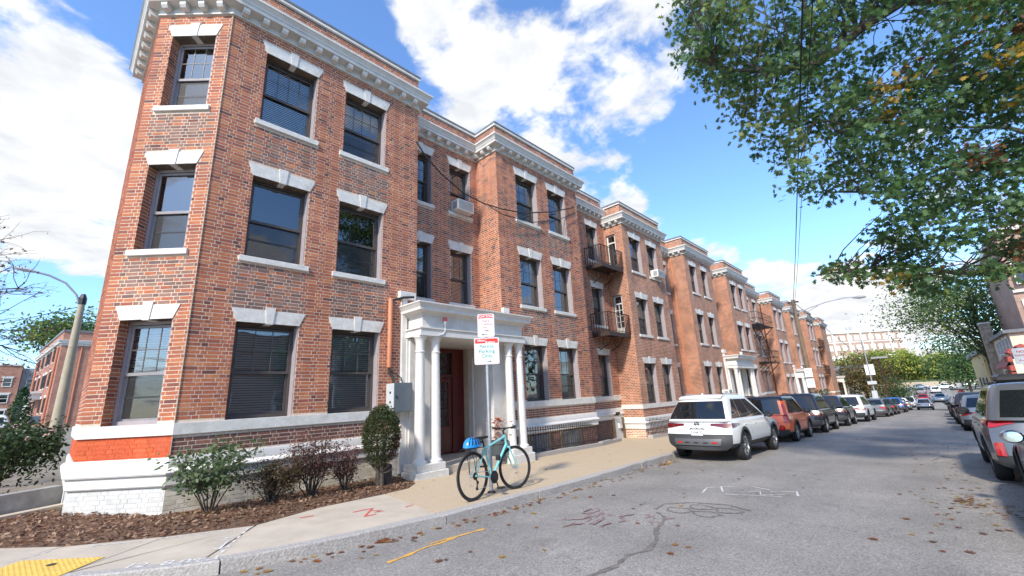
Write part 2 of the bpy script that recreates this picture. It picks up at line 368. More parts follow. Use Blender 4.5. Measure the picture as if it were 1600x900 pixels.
    def mesh(s, name, mats, smooth=False, angle=40):
        me = bpy.data.meshes.new(name)
        me.from_pydata(s.v, [], s.f)
        for m in (mats if isinstance(mats, (list, tuple)) else [mats]): me.materials.append(m)
        nf = len(s.f)
        me.polygons.foreach_set('material_index', s.mi)
        if any(c != (1, 1, 1) for c in s.c) or any(m.name.startswith(('brick', 'leaf', 'white_painted')) for m in me.materials):
            ca = me.color_attributes.new('Col', 'FLOAT_COLOR', 'CORNER')
            arr = np.empty((len(me.loops), 4), dtype=np.float32); i = 0
            for f, c in zip(s.f, s.c):
                arr[i:i + len(f), :3] = c; arr[i:i + len(f), 3] = 1; i += len(f)
            ca.data.foreach_set('color', arr.ravel())
        if any(u is not None for u in s.uv):
            ul = me.uv_layers.new(name='UVMap'); arr = np.zeros((len(me.loops), 2), dtype=np.float32); i = 0
            for f, u in zip(s.f, s.uv):
                if u is not None: arr[i:i + len(f)] = u
                i += len(f)
            ul.data.foreach_set('uv', arr.ravel())
        if smooth:
            me.polygons.foreach_set('use_smooth', [True] * nf); me.set_sharp_from_angle(angle=rad(angle))
        me.update(); return me
    def part(s, name, mats, parent=None, loc=None, smooth=False, angle=40, kind=None):
        return link(name, s.mesh(name, mats, smooth, angle), parent, loc, kind=kind)

def link(name, me, parent=None, loc=None, rotz=0.0, kind=None):
    o = bpy.data.objects.new(name, me); COL.objects.link(o)
    if parent is not None: o.parent = parent
    if loc is not None: o.location = loc
    if rotz: o.rotation_euler = (0, 0, rotz)
    if kind: o['kind'] = kind
    return o
def tag(o, label, cat, group=None):
    o['label'] = label; o['category'] = cat
    if group: o['group'] = group
    return o
def thing(name, label, cat, loc=(0, 0, 0), rotz=0.0, group=None):
    o = bpy.data.objects.new(name, None); COL.objects.link(o); o.empty_display_size = .2
    o.location = loc; o.rotation_euler = (0, 0, rotz); return tag(o, label, cat, group)
def single(name, mb, mats, label, cat, loc, group=None, smooth=False, angle=40):
    """one-mesh thing whose geometry was given in world space: origin moved to loc"""
    l = Vector(loc); mb.v = [tuple(Vector(p) - l) for p in mb.v]
    return tag(mb.part(name, mats, None, l, smooth, angle), label, cat, group)
def struct(name, mb, mats, smooth=False):
    return mb.part(name, mats, smooth=smooth, kind='structure')
def copy_tree(o, parent=None):
    c = o.copy(); COL.objects.link(c)
    if parent is not None: c.parent = parent; c.matrix_parent_inverse = o.matrix_parent_inverse.copy()
    for ch in list(o.children): copy_tree(ch, c)
    return c
_txt = {}
def text_geo(s):
    if s not in _txt:
        cu = bpy.data.curves.new('lettering', 'FONT'); cu.body = s; cu.size = 1.0; cu.align_x = 'CENTER'; cu.resolution_u = 3; cu.offset = .016
        ob = bpy.data.objects.new('lettering', cu); COL.objects.link(ob)
        dg = bpy.context.evaluated_depsgraph_get(); me = bpy.data.meshes.new_from_object(ob.evaluated_get(dg))
        _txt[s] = ([tuple(v.co) for v in me.vertices], [tuple(p.vertices) for p in me.polygons])
        bpy.data.objects.remove(ob); bpy.data.curves.remove(cu); bpy.data.meshes.remove(me)
    return _txt[s]
def put_text(mb, s, size, x, z, y, sx=1.0):
    """lettering in the local x,z plane facing -y"""
    vs, fs = text_geo(s)
    mb.add([(x + p[0] * size * sx, y, z + p[1] * size) for p in vs], fs)

# ground profile of the street (falls away from the camera, then rises again)
_GX = [-80, -20, 0, 13, 21.5, 25, 30.6, 36.5, 47.5, 54, 63.5, 70, 80, 92, 105, 125, 150, 200, 300, 600]
_GZ = [1.2, .45, 0, -.33, -.545, -.64, -.80, -1.01, -1.39, -1.62, -1.94, -2.1, -2.62, -3.32, -3.3, -2.65, -1.55, -.3, 3.0, 6.0]
def Zr(x): return float(np.interp(x, _GX, _GZ))
KX = [-.2, .58, 1.33, 2.2, 3.1, 4.1, 6.5, 9, 12.4, 22, 30, 36.5, 47.5, 63.5, 95]
KY = [6.75, 6.16, 5.72, 5.52, 5.42, 5.37, 5.40, 5.55, 5.82, 5.82, 5.62, 5.4, 5.0, 4.6, 4.4]
def Yk(x): return float(np.interp(x, KX, KY))
def Zs(x, y=0): return Zr(x) + .13
# ================================================================= BUILDINGS
PAL = [(.40, .130, .062), (.45, .160, .070), (.36, .115, .060), (.31, .098, .056), (.48, .190, .085), (.27, .085, .052), (.21, .072, .050), (.145, .056, .044), (.42, .140, .062), (.34, .118, .066)]
PAL = [(r * 1.03, g * 1.01, b * .98) for r, g, b in PAL]
PALW = [.17, .12, .17, .12, .06, .08, .04, .025, .13, .08]
GREYP = [(.235, .130, .095), (.19, .105, .082), (.27, .15, .11), (.16, .095, .078), (.30, .14, .09)]
BROWNP = [(.21, .085, .060), (.17, .070, .052), (.25, .105, .07), (.14, .062, .05)]
ORANGEP = [(.60, .105, .030), (.64, .120, .036), (.56, .095, .030)]
WHITEP = [(.60, .60, .575), (.64, .64, .61), (.57, .565, .53)]
CREAMP = [(.60, .55, .44), (.66, .61, .50), (.55, .49, .38)]
MORTAR = (.64, .52, .41); MORTW = (.54, .53, .495); MORTO = (.52, .09, .028)
def seg_frame(p0, p1):
    d = Vector((p1[0] - p0[0], p1[1] - p0[1])); L = d.length; d.normalize()
    return d, L, math.atan2(d.y, d.x)
def sub_intervals(a, b, holes):
    out = [(a, b)]
    for (h0, h1) in holes:
        nx = []
        for (x, y) in out:
            if h1 <= x or h0 >= y: nx.append((x, y)); continue
            if h0 > x: nx.append((x, h0))
            if h1 < y: nx.append((h1, y))
        out = nx
    return out
def lay_bricks(acc, p0, d, L, z0, z1, holes, zone, jit=True):
    """Flemish bond: stretchers and headers alternate; acc gets (origin, dir, u0, u1, z, h, proud, colour, white?)"""
    ch = .0677; n = int(math.ceil((z1 - z0) / ch - 1e-6))
    for r in range(n):
        zb = z0 + r * ch; zt = min(zb + ch - .0135, z1 - .002)
        if zt - zb < .015: continue
        hs = [(h[0], h[1]) for h in holes if zb < h[3] - .004 and zt > h[2] + .004]
        u = -.152 if r % 2 else -.0; k = r % 2
        while u < L:
            w = .200 if k % 2 == 0 else .093
            for (a, b) in sub_intervals(max(u, 0.0), min(u + w, L), hs):
                if b - a > .018:
                    c, wh = zone((a + b) / 2, (zb + zt) / 2)
                    acc.append((p0, d, a, b, zb, zt, random.uniform(.001, .0042), c, wh))
            u += w + .0135; k += 1
def brick_mesh(name, acc, parent, loc):
    n = len(acc)
    V = np.empty((n, 8, 3), dtype=np.float32); C = np.empty((n, 3), dtype=np.float32); MI = np.empty(n, dtype=np.int32)
    for i, (p0, d, a, b, zb, zt, pr, c, wh) in enumerate(acc):
        nx, ny = d[1], -d[0]
        ax, ay, bx, by = p0[0] + d[0] * a, p0[1] + d[1] * a, p0[0] + d[0] * b, p0[1] + d[1] * b
        V[i] = ((ax - nx * .002, ay - ny * .002, zb), (bx - nx * .002, by - ny * .002, zb), (bx - nx * .002, by - ny * .002, zt), (ax - nx * .002, ay - ny * .002, zt),
                (ax + nx * pr, ay + ny * pr, zb), (bx + nx * pr, by + ny * pr, zb), (bx + nx * pr, by + ny * pr, zt), (ax + nx * pr, ay + ny * pr, zt))
        C[i] = c; MI[i] = 1 if wh else 0
    F = np.array([(4, 5, 6, 7), (0, 1, 5, 4), (1, 2, 6, 5), (2, 3, 7, 6), (3, 0, 4, 7)])
    FA = (F[None] + (np.arange(n) * 8)[:, None, None]).reshape(-1, 4)
    me = bpy.data.meshes.new(name)
    me.vertices.add(n * 8); me.vertices.foreach_set('co', (V.reshape(-1, 3)).ravel())
    me.loops.add(n * 20); me.loops.foreach_set('vertex_index', FA.ravel())
    me.polygons.add(n * 5); me.polygons.foreach_set('loop_start', np.arange(n * 5) * 4)
    me.polygons.foreach_set('material_index', np.repeat(MI, 5))
    me.materials.append(m_brick); me.materials.append(m_whitebrick)
    ca = me.color_attributes.new('Col', 'FLOAT_COLOR', 'CORNER')
    CC = np.ones((n, 20, 4), dtype=np.float32); CC[:, :, :3] = C[:, None, :]; ca.data.foreach_set('color', CC.ravel())
    me.polygons.foreach_set('use_smooth', [False] * (n * 5)); me.update(calc_edges=True)
    return link(name, me, parent, loc, kind='stuff')
_bm = {}
def brick_objects(acc, parent, loc):
    for (p0, d, a, b, zb, zt, pr, c, wh) in acc:
        key = (round(b - a, 2), round(zt - zb, 3), c, wh)
        if key not in _bm:
            w, h = (b - a) / 2, zt - zb; mb = MB(); mb.col = c
            P = [(-w, .002, 0), (w, .002, 0), (w, .002, h), (-w, .002, h), (-w, -.003, 0), (w, -.003, 0), (w, -.003, h), (-w, -.003, h)]
            mb.add(P, [(4, 5, 6, 7), (0, 1, 5, 4), (1, 2, 6, 5), (2, 3, 7, 6), (3, 0, 4, 7)])
            _bm[key] = mb.mesh('brick', m_whitebrick if wh else m_brick)
        u = (a + b) / 2
        link('brick', _bm[key], parent, Vector((p0[0] + d[0] * u, p0[1] + d[1] * u, zb)) + loc, math.atan2(d[1], d[0]))

def wall_faces(mb, p0, d, L, z0, z1, ops, u_off, colfn, matfn, depth=.32, zcuts=()):
    us = sorted({0, L, *[o[0] for o in ops], *[o[1] for o in ops]}); zs = sorted({z0, z1, *[o[2] for o in ops], *[o[3] for o in ops], *[z for z in zcuts if z0 < z < z1]})
    P = lambda u, z, e=0.0: (p0[0] + d[0] * u - d[1] * e, p0[1] + d[1] * u + d[0] * e, z)     # e: metres inward
    for i in range(len(us) - 1):
        for j in range(len(zs) - 1):
            uc, zc = (us[i] + us[i + 1]) / 2, (zs[j] + zs[j + 1]) / 2
            if any(o[0] < uc < o[1] and o[2] < zc < o[3] for o in ops): continue
            mb.col = colfn(zc); mb.mat = matfn(zc)
            a, b, c_, e = us[i], us[i + 1], zs[j], zs[j + 1]
            mb.add([P(a, c_), P(b, c_), P(b, e), P(a, e)], [(0, 1, 2, 3)], [[(u_off + a, c_), (u_off + b, c_), (u_off + b, e), (u_off + a, e)]])
    for o in ops:
        a, b, c_, e = o[:4]; dp = o[4] if len(o) > 4 else depth
        mb.col = colfn((c_ + e) / 2); mb.mat = matfn((c_ + e) / 2)
        for q, uvq in (((P(a, c_), P(a, c_, dp), P(a, e, dp), P(a, e)), [(0, c_), (dp, c_), (dp, e), (0, e)]),
                       ((P(b, c_, dp), P(b, c_), P(b, e), P(b, e, dp)), [(0, c_), (dp, c_), (dp, e), (0, e)]),
                       ((P(a, e), P(a, e, dp), P(b, e, dp), P(b, e)), [(a, 0), (a, dp), (b, dp), (b, 0)]),
                       ((P(a, c_, dp), P(a, c_), P(b, c_), P(b, c_, dp)), [(a, 0), (a, dp), (b, dp), (b, 0)])):
            mb.add(q, [(0, 1, 2, 3)], [[(u_off + x, y) for x, y in uvq]])
def miters(path):
    ns = []
    for a, b in zip(path[:-1], path[1:]):
        d = Vector((b[0] - a[0], b[1] - a[1])).normalized(); ns.append(Vector((d.y, -d.x)))
    out = [ns[0]]
    for a, b in zip(ns[:-1], ns[1:]):
        m = a + b; out.append(m / max(m.dot(a), .2))
    out.append(ns[-1]); return out

# ---- windows (local frame: x along the wall, centred; outside is -y; z from the opening's bottom)
_wm = {}
def _ring(mb, w, h, t, y0, y1, z0=0.0):
    x = w / 2
    mb.box(-x, -x + t, y0, y1, z0, z0 + h); mb.box(x - t, x, y0, y1, z0, z0 + h)
    mb.box(-x + t, x - t, y0, y1, z0 + h - t, z0 + h); mb.box(-x + t, x - t, y0, y1, z0, z0 + t * 1.2)
def win_meshes(w, h, cols, kind):
    key = (round(w, 2), round(h, 2), cols, kind)
    if key in _wm: return _wm[key]
    d = {}; mid = h * .475
    fm = {'dark': m_frame, 'grey': m_framegrey, 'tan': m_tanframe}[kind]
    mb = MB(); _ring(mb, w, h, .055, .10, .20)
    d['frame'] = mb.mesh('window', m_jamb if kind == 'grey' else fm)
    mb = MB(); sw, sh = w - .112, h - mid - .05
    _ring(mb, sw, sh, .045, .112, .148, mid - .02); x = sw / 2 - .045
    mb.mat = 1
    if cols:
        for k in range(1, cols): xx = -x + 2 * x * k / cols; mb.box(xx - .008, xx + .008, .122, .134, mid + .03, mid + sh - .06)
        zz = mid + .02 + (sh - .06) * .5; mb.box(-x, x, .1225, .1335, zz - .008, zz + .008)
    d['upper'] = mb.mesh('upper_sash', [fm, m_mullion])
    mb = MB(); _ring(mb, sw, mid + .005, .045, .15, .185, .05); d['lower'] = mb.mesh('lower_sash', fm)
    mb = MB(); mb.quad((-x, .128, mid + .02), (x, .128, mid + .02), (x, .128, mid + sh - .06), (-x, .128, mid + sh - .06)); d['upane'] = mb.mesh('pane', m_glass)
    mb = MB(); mb.quad((-x, .168, .1), (x, .168, .1), (x, .168, mid + .01), (-x, .168, mid + .01)); d['lpane'] = mb.mesh('pane', m_glass)
    mb = MB(); mb.quad((-x, .145, .1), (x, .145, .1), (x, .145, mid - .03), (-x, .145, mid - .03))
    mb.box(-x, x, .142, .149, mid * .52, mid * .52 + .03); d['screen'] = mb.mesh('insect_screen', m_screenmesh)
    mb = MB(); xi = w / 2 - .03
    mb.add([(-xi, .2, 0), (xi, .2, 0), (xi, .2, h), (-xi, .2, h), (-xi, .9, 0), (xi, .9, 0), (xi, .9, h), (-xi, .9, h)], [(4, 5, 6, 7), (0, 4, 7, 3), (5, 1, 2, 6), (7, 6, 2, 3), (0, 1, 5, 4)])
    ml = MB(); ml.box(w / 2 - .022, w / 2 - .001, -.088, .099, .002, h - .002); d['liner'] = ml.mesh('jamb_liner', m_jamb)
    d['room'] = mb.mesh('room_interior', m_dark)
    mb = MB(); n = int(h / .045)
    for k in range(n):
        z = .06 + k * .045; mb.add([(-xi, .192, z), (xi, .192, z), (xi, .220, z + .038), (-xi, .220, z + .038)], [(0, 1, 2, 3)])
    d['blind'] = mb.mesh('blind', m_blind)
    mb = MB(); z0 = mid - .1; n = int((h - z0) / .045)
    for k in range(n):
        z = z0 + k * .045; mb.add([(-xi, .192, z), (xi, .192, z), (xi, .220, z + .038), (-xi, .220, z + .038)], [(0, 1, 2, 3)])
    d['halfblind'] = mb.mesh('blind', m_blind)
    mb = MB(); N = 26
    for sgn in (-1, 1):
        vs = []
        for k in range(N + 1):
            u = k / N; xx = sgn * xi * (1 - .62 * u); yy = .24 + .02 * math.sin(u * 26)
            vs += [(xx, yy, .02), (xx, yy, h - .02)]
        mb.add(vs, [(2 * k, 2 * k + 2, 2 * k + 3, 2 * k + 1) for k in range(N)])
    d['curtain'] = mb.mesh('curtain', m_curtain)
    _wm[key] = d; return d
m_screenmesh, _nt, _b, _o = newmat('screen_mesh')
_t = _nt.nodes.new('ShaderNodeBsdfTransparent'); _mx = _nt.nodes.new('ShaderNodeMixShader'); _mx.inputs[0].default_value = .42
_b.inputs['Base Color'].default_value = (.05, .052, .055, 1); _b.inputs['Roughness'].default_value = .5
_nt.links.new(_t.outputs[0], _mx.inputs[1]); _nt.links.new(_b.outputs[0], _mx.inputs[2]); _nt.links.new(_mx.outputs[0], _o.inputs[0])
_lm = {}
def lintel_meshes(w):
    key = round(w, 2)
    if key not in _lm:
        a, b, H = w / 2 - .002, w / 2 + .10, .255; k0, k1 = .062, .085
        mb = MB()
        mb.prism_y([(-a, 0), (-k0, 0), (-k1 + .004, H), (-b, H)], -.018, .32); mb.prism_y([(k0, 0), (a, 0), (b, H), (k1 - .004, H)], -.018, .32)
        l = mb.mesh('lintel', m_stone)
        mb = MB(); mb.prism_y([(-k0 + .003, -.015), (k0 - .003, -.015), (k1 + .004, H + .055), (-k1 - .004, H + .055)], -.034, .195)
        _lm[key] = (l, mb.mesh('keystone', m_stone))
    return _lm[key]
_sm = {}
def sill_mesh(w):
    key = round(w, 2)
    if key not in _sm:
        mb = MB(); mb.bevbox(-w / 2 - .085, w / 2 + .085, -.05, .215, -.115, 0, .008); _sm[key] = mb.mesh('sill', m_stone)
    return _sm[key]
def window(parent, loc, p0, d, a, b, z0, z1, kind='dark', cols=3, fill='auto', sill=True, lintel=True, liner=True):
    ang = math.atan2(d[1], d[0]); u = (a + b) / 2; w, h = b - a, z1 - z0
    at = Vector((p0[0] + d[0] * u, p0[1] + d[1] * u, z0)) + loc
    D = win_meshes(w, h, cols, kind)
    f = link('window', D['frame'], parent, at + Vector((-d[1], d[0], 0)) * .10, ang)
    if liner: link('jamb_liner', D['liner'], f)
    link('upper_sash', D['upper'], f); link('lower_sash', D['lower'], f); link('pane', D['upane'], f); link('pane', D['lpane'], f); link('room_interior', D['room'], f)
    if fill == 'auto': fill = random.choice(['blind', 'halfblind', 'screen', 'curtain', 'screen', 'halfblind'])
    if fill in ('screen', 'halfblind'): link('insect_screen', D['screen'], f)
    if fill in ('blind', 'halfblind', 'curtain'): link(fill if fill == 'curtain' else 'blind', D[fill], f)
    if lintel:
        lm = lintel_meshes(w); lo = link('lintel', lm[0], parent, at + Vector((0, 0, h)), ang); link('keystone', lm[1], lo)
    if sill: link('sill', sill_mesh(w), parent, at, ang)
    return f

# ---- cornice, bands
CORN = [(.0, 0), (.045, 0), (.045, .03), (.03, .04), (.03, .17), (.06, .19), (.22, .19), (.22, .28), (.235, .285), (.245, .33), (.29, .40), (.31, .41), (.31, .465), (.0, .50)]
def brk_mesh():
    mb = MB(); mb.prism_y([(0, 0)], 0, 0) if 0 else None
    mb.add([(-.06, .0, .045), (.06, .0, .045), (.06, -.13, .06), (-.06, -.13, .06), (-.06, -.165, .115), (.06, -.165, .115), (-.06, -.165, .188), (.06, -.165, .188), (-.06, 0, .188), (.06, 0, .188)],
           [(0, 3, 2, 1), (3, 4, 5, 2), (4, 6, 7, 5), (0, 8, 6, 4, 3), (1, 2, 5, 7, 9)])
    return mb
def bands(parent, loc, path, outs, dz, corn_z, brackets='parts', par_h=.55):
    mb = MB(); mb.sweep(path, [(o, z + corn_z + dz) for o, z in CORN], outs); mb.part('cornice', m_cornice, parent, loc)
    BM = None
    mbs = MB()
    for a, b in zip(path[:-1], path[1:]):
        d, L, ang = seg_frame(a, b); n = max(1, int(round(L / .37)))
        for k in range(n):
            u = (k + .5) * L / n; at = Vector((a[0] + d.x * u, a[1] + d.y * u, corn_z + dz)) + Vector((d.y, -d.x, 0)) * .03
            if brackets == 'parts':
                if 'b' not in _sm: _sm['b'] = brk_mesh().mesh('cornice_bracket', m_cornice)
                link('cornice_bracket', _sm['b'], parent, at + loc, ang)
            else:
                t = brk_mesh(); mbs.T = Matrix.Translation(at) @ Matrix.Rotation(ang, 4, 'Z'); mbs.add(t.v, t.f)
    if brackets != 'parts': mbs.part('cornice_brackets', m_cornice, parent, loc, kind='stuff')
    # coping on the parapet
    z = corn_z + dz + .5 + par_h
    mb = MB(); mb.sweep(path, [(-.36, z), (.03, z), (.05, z + .03), (.05, z + .07), (.02, z + .085), (.02, z + .11), (-.36, z + .12)], outs); mb.part('coping', m_coping, parent, loc)
    mb = MB(); mb.sweep(path, [(-.02, z - .06), (.045, z - .06), (.045, z - .001), (-.02, z - .001)], outs); mb.part('coping_trim', m_cornice, parent, loc)
def lower_trim(parent, loc, path, dz, skip, zb=.50):
    outs = miters(path); runs = []; cur = [0]
    for i in range(len(path) - 1):
        if i in skip:
            if len(cur) > 1: runs.append(cur)
            cur = [i + 1]
        else: cur.append(i + 1)
    if len(cur) > 1: runs.append(cur)
    for r in runs:
        pt, ou = [path[i] for i in r], [outs[i] for i in r]
        mb = MB(); mb.sweep(pt, [(-.02, 1.27 + dz), (.035, 1.27 + dz), (.035, 1.45 + dz), (-.02, 1.455 + dz)], ou); mb.part('sill_band', m_stone, parent, loc)
        water_table(parent, loc, pt, ou, dz, zb)
def water_table(parent, loc, path, outs, dz, zb=.50):
    pr = [(.0, .93), (.02, .93), (.035, .90), (.035, .77), (.06, .755), (.085, .735), (.10, .705), (.09, .68), (.06, .672), (.05, .655), (.05, zb + .02), (.035, zb), (.0, zb)]
    mb = MB(); mb.sweep(path, [(o, z + dz) for o, z in pr[::-1]], outs); mb.part('water_table', m_white, parent, loc, smooth=True, angle=30)

R1, R2, R3 = (1.45, 3.20), (4.48, 6.20), (7.48, 9.18)
def rowset(cols, ground=True): return [(a, b, *r) for (a, b) in cols for r in ((R1, R2, R3) if ground else (R2, R3))]

# ================================================================= A: corner block with real bricks
A_LOC = Vector((7.5, 10.0, 0)); bA = thing('apartment_building', 'red brick corner building with angled bay, orange painted patch and porch behind the bicycle', 'apartment building', A_LOC)
LA = -A_LOC
pA = [(.304, 12.68), (.304, 10.064), (1.368, 9.0), (5.95, 9.0), (5.95, 10.0), (9.03, 10.0), (9.03, 9.0), (13.6, 9.0), (13.6, 10.0), (17.2, 10.0)]
opsA = {1: rowset([(.315, 1.218)]), 2: rowset([(2.06 - 1.368, 3.17 - 1.368), (3.85 - 1.368, 4.96 - 1.368)]),
        4: rowset([(.33, 1.19), (1.89, 2.75)], False) + [(.47, 2.57, .12, 3.1, .35)],
        6: rowset([(.92, 2.02), (2.67, 3.74)]), 8: rowset([(2.1, 3.0)])}
ZC, ZPAR = 9.70, 10.76
accA = []
mbw = MB(); u_off = 0.0
for i, (p, q) in enumerate(zip(pA[:-1], pA[1:])):
    d, L, ang = seg_frame(p, q); ops = opsA.get(i, [])
    real = i in (0, 1, 2, 4, 5, 6, 8)
    base = -.55
    def colfn(z, i=i):
        if not real: return (1, 1, 1) if z > .93 else (1.6, 1.9, 2.2)
        if z < .93: return MORTW if i < 6 else (.30, .25, .21)
        if z < 1.27 and i < 2: return MORTO
        return MORTAR
    def matfn(z): return 0 if not real else (1 if (z > .93 or i >= 6) else 2)
    wall_faces(mbw, p, d, L, base, ZPAR - .12, ops, u_off, colfn, matfn, zcuts=(.93, 1.27)); u_off += L
    if real:
        sills = [(o[0] - .09, o[1] + .09, o[2] - .118, o[2]) for o in ops if o[2] > 2]
        lints = [(o[0] - .1 + .0, o[1] + .1, o[3], o[3] + .26) for o in ops if o[2] > 1]
        trim = [(0, L, .50, .93), (0, L, 1.265, 1.452), (0, L, ZC - .02, ZC + .5)]
        holes = [o[:4] for o in ops] + sills + [(0, L, *t[2:]) for t in trim]
        # lintel ends slope: two steps follow the splay
        for o in ops:
            if o[2] > 1:
                for k in range(4): e = .012 + .026 * k; holes.append((o[0] - e, o[1] + e, o[3] + .064 * k, o[3] + .064 * (k + 1)))
                uc = (o[0] + o[1]) / 2; holes.append((uc - .09, uc + .09, o[3] + .2, o[3] + .312))
        def zone(u, z, i=i, ops=ops):
            if z < .93: return (random.choice(WHITEP if i < 2 else CREAMP), True) if i < 6 else (random.choice(BROWNP), False)
            if z < 1.27: return (random.choice(ORANGEP) if i < 2 else random.choice(BROWNP), False)
            for o in ops:
                if o[2] > 2 and o[0] - .12 < u < o[1] + .12 and o[2] - 1.02 < z < o[2]:
                    if random.random() < .75: return random.choice(GREYP), False
            if i >= 4 and random.random() < .12: return random.choice(BROWNP), False
            return random.choices(PAL, PALW)[0], False
        lay_bricks(accA, p, d, L, base + .02, ZPAR - .13, holes, zone)
        for o in ops:                                  # bricks on both jambs of every opening
            if o[3] == 3.1: continue
            for (uu, sg) in ((o[0], 1), (o[1], -1)):
                e = Vector((p[0] + d.x * uu, p[1] + d.y * uu)); inw = Vector((-d.y, d.x))
                if sg == 1: lay_bricks(accA, (e.x, e.y), (inw.x, inw.y), .20, o[2], o[3], [], zone)
mbw.part('wall', [m_bricktex, m_brick, m_whitebrick], bA, LA)
def _px(b):
    p0, d, a, c = b[0], b[1], b[2], b[3]; x, y = p0[0] + d[0] * (a + c) / 2, p0[1] + d[1] * (a + c) / 2
    dep = x * .703 + y * .665 + (b[4] - CAMZ) * .25; f = abs(d[0] * .695 - d[1] * .717)
    return -(c - a) * f / dep if b[4] > .15 and abs(c - a) > .09 and x < 8 and y < 10 else 0
accA.sort(key=_px)
brick_objects(accA[:296], bA, LA)
brick_mesh('wall_bricks', accA[296:], bA, LA)
pAb = [(3.0, 22.0), (3.0, 12.68)] + pA; outsA = miters(pAb)
bands(bA, LA, pAb, outsA, 0, ZC)
mb = MB(); uo = 0
for a_, b_ in (((3.0, 22.0), (3.0, 12.68)), ((3.0, 12.68), (.304, 12.68))):
    d, L, ang = seg_frame(a_, b_); wall_faces(mb, a_, d, L, -.55, ZPAR - .12, [], uo, lambda z: (1, 1, 1), lambda z: 0); uo += L
mb.part('rear_wall', m_bricktex, bA, LA)
lower_trim(bA, LA, pA, 0, (4, 5))
mb = MB(); mb.prism([(3.0, 22), (3.0, 12.6), (.35, 12.6), (.35, 10.2), (1.4, 9.15), (5.9, 9.15), (5.9, 10.1), (9.1, 10.1), (9.1, 9.15), (13.5, 9.15), (13.5, 10.1), (17.19, 10.1), (17.19, 22)], 10.05, 10.12); mb.box(3.0, 17.2, 21.9, 22, -.5, 10.6); mb.box(17.1, 17.195, 10.02, 21.9, 8, 10.64); mb.part('roof', m_coping, bA, LA)
fills = {(1, 0): ('grey', 3, 'halfblind'), (1, 1): ('grey', 0, 'screen'), (1, 2): ('grey', 3, 'screen'), (2, 0): ('dark', 3, 'blind'), (2, 1): ('dark', 0, 'screen'), (2, 2): ('dark', 4, 'blind'),
         (2, 3): ('dark', 3, 'blind'), (2, 4): ('dark', 0, 'screen'), (2, 5): ('dark', 4, 'halfblind')}
for i, (p, q) in enumerate(zip(pA[:-1], pA[1:])):
    d, L, ang = seg_frame(p, q)
    for k, o in enumerate(opsA.get(i, [])):
        if o[3] == 3.1: continue
        kd, cl, fl = fills.get((i, k), ('dark', 3, 'auto'))
        window(bA, LA, p, d, o[0], o[1], o[2], o[3], kd, cl, fl, sill=o[2] > 2)
        # plaster jamb liners beside the frame
for y0 in (1.6,):
    mb = MB(); mb.tube([(1.362, 8.992, .93), (1.362, 8.992, ZC)], .009, 5); mb.part('corner_mortar_bead', m_tanframe, bA, LA)

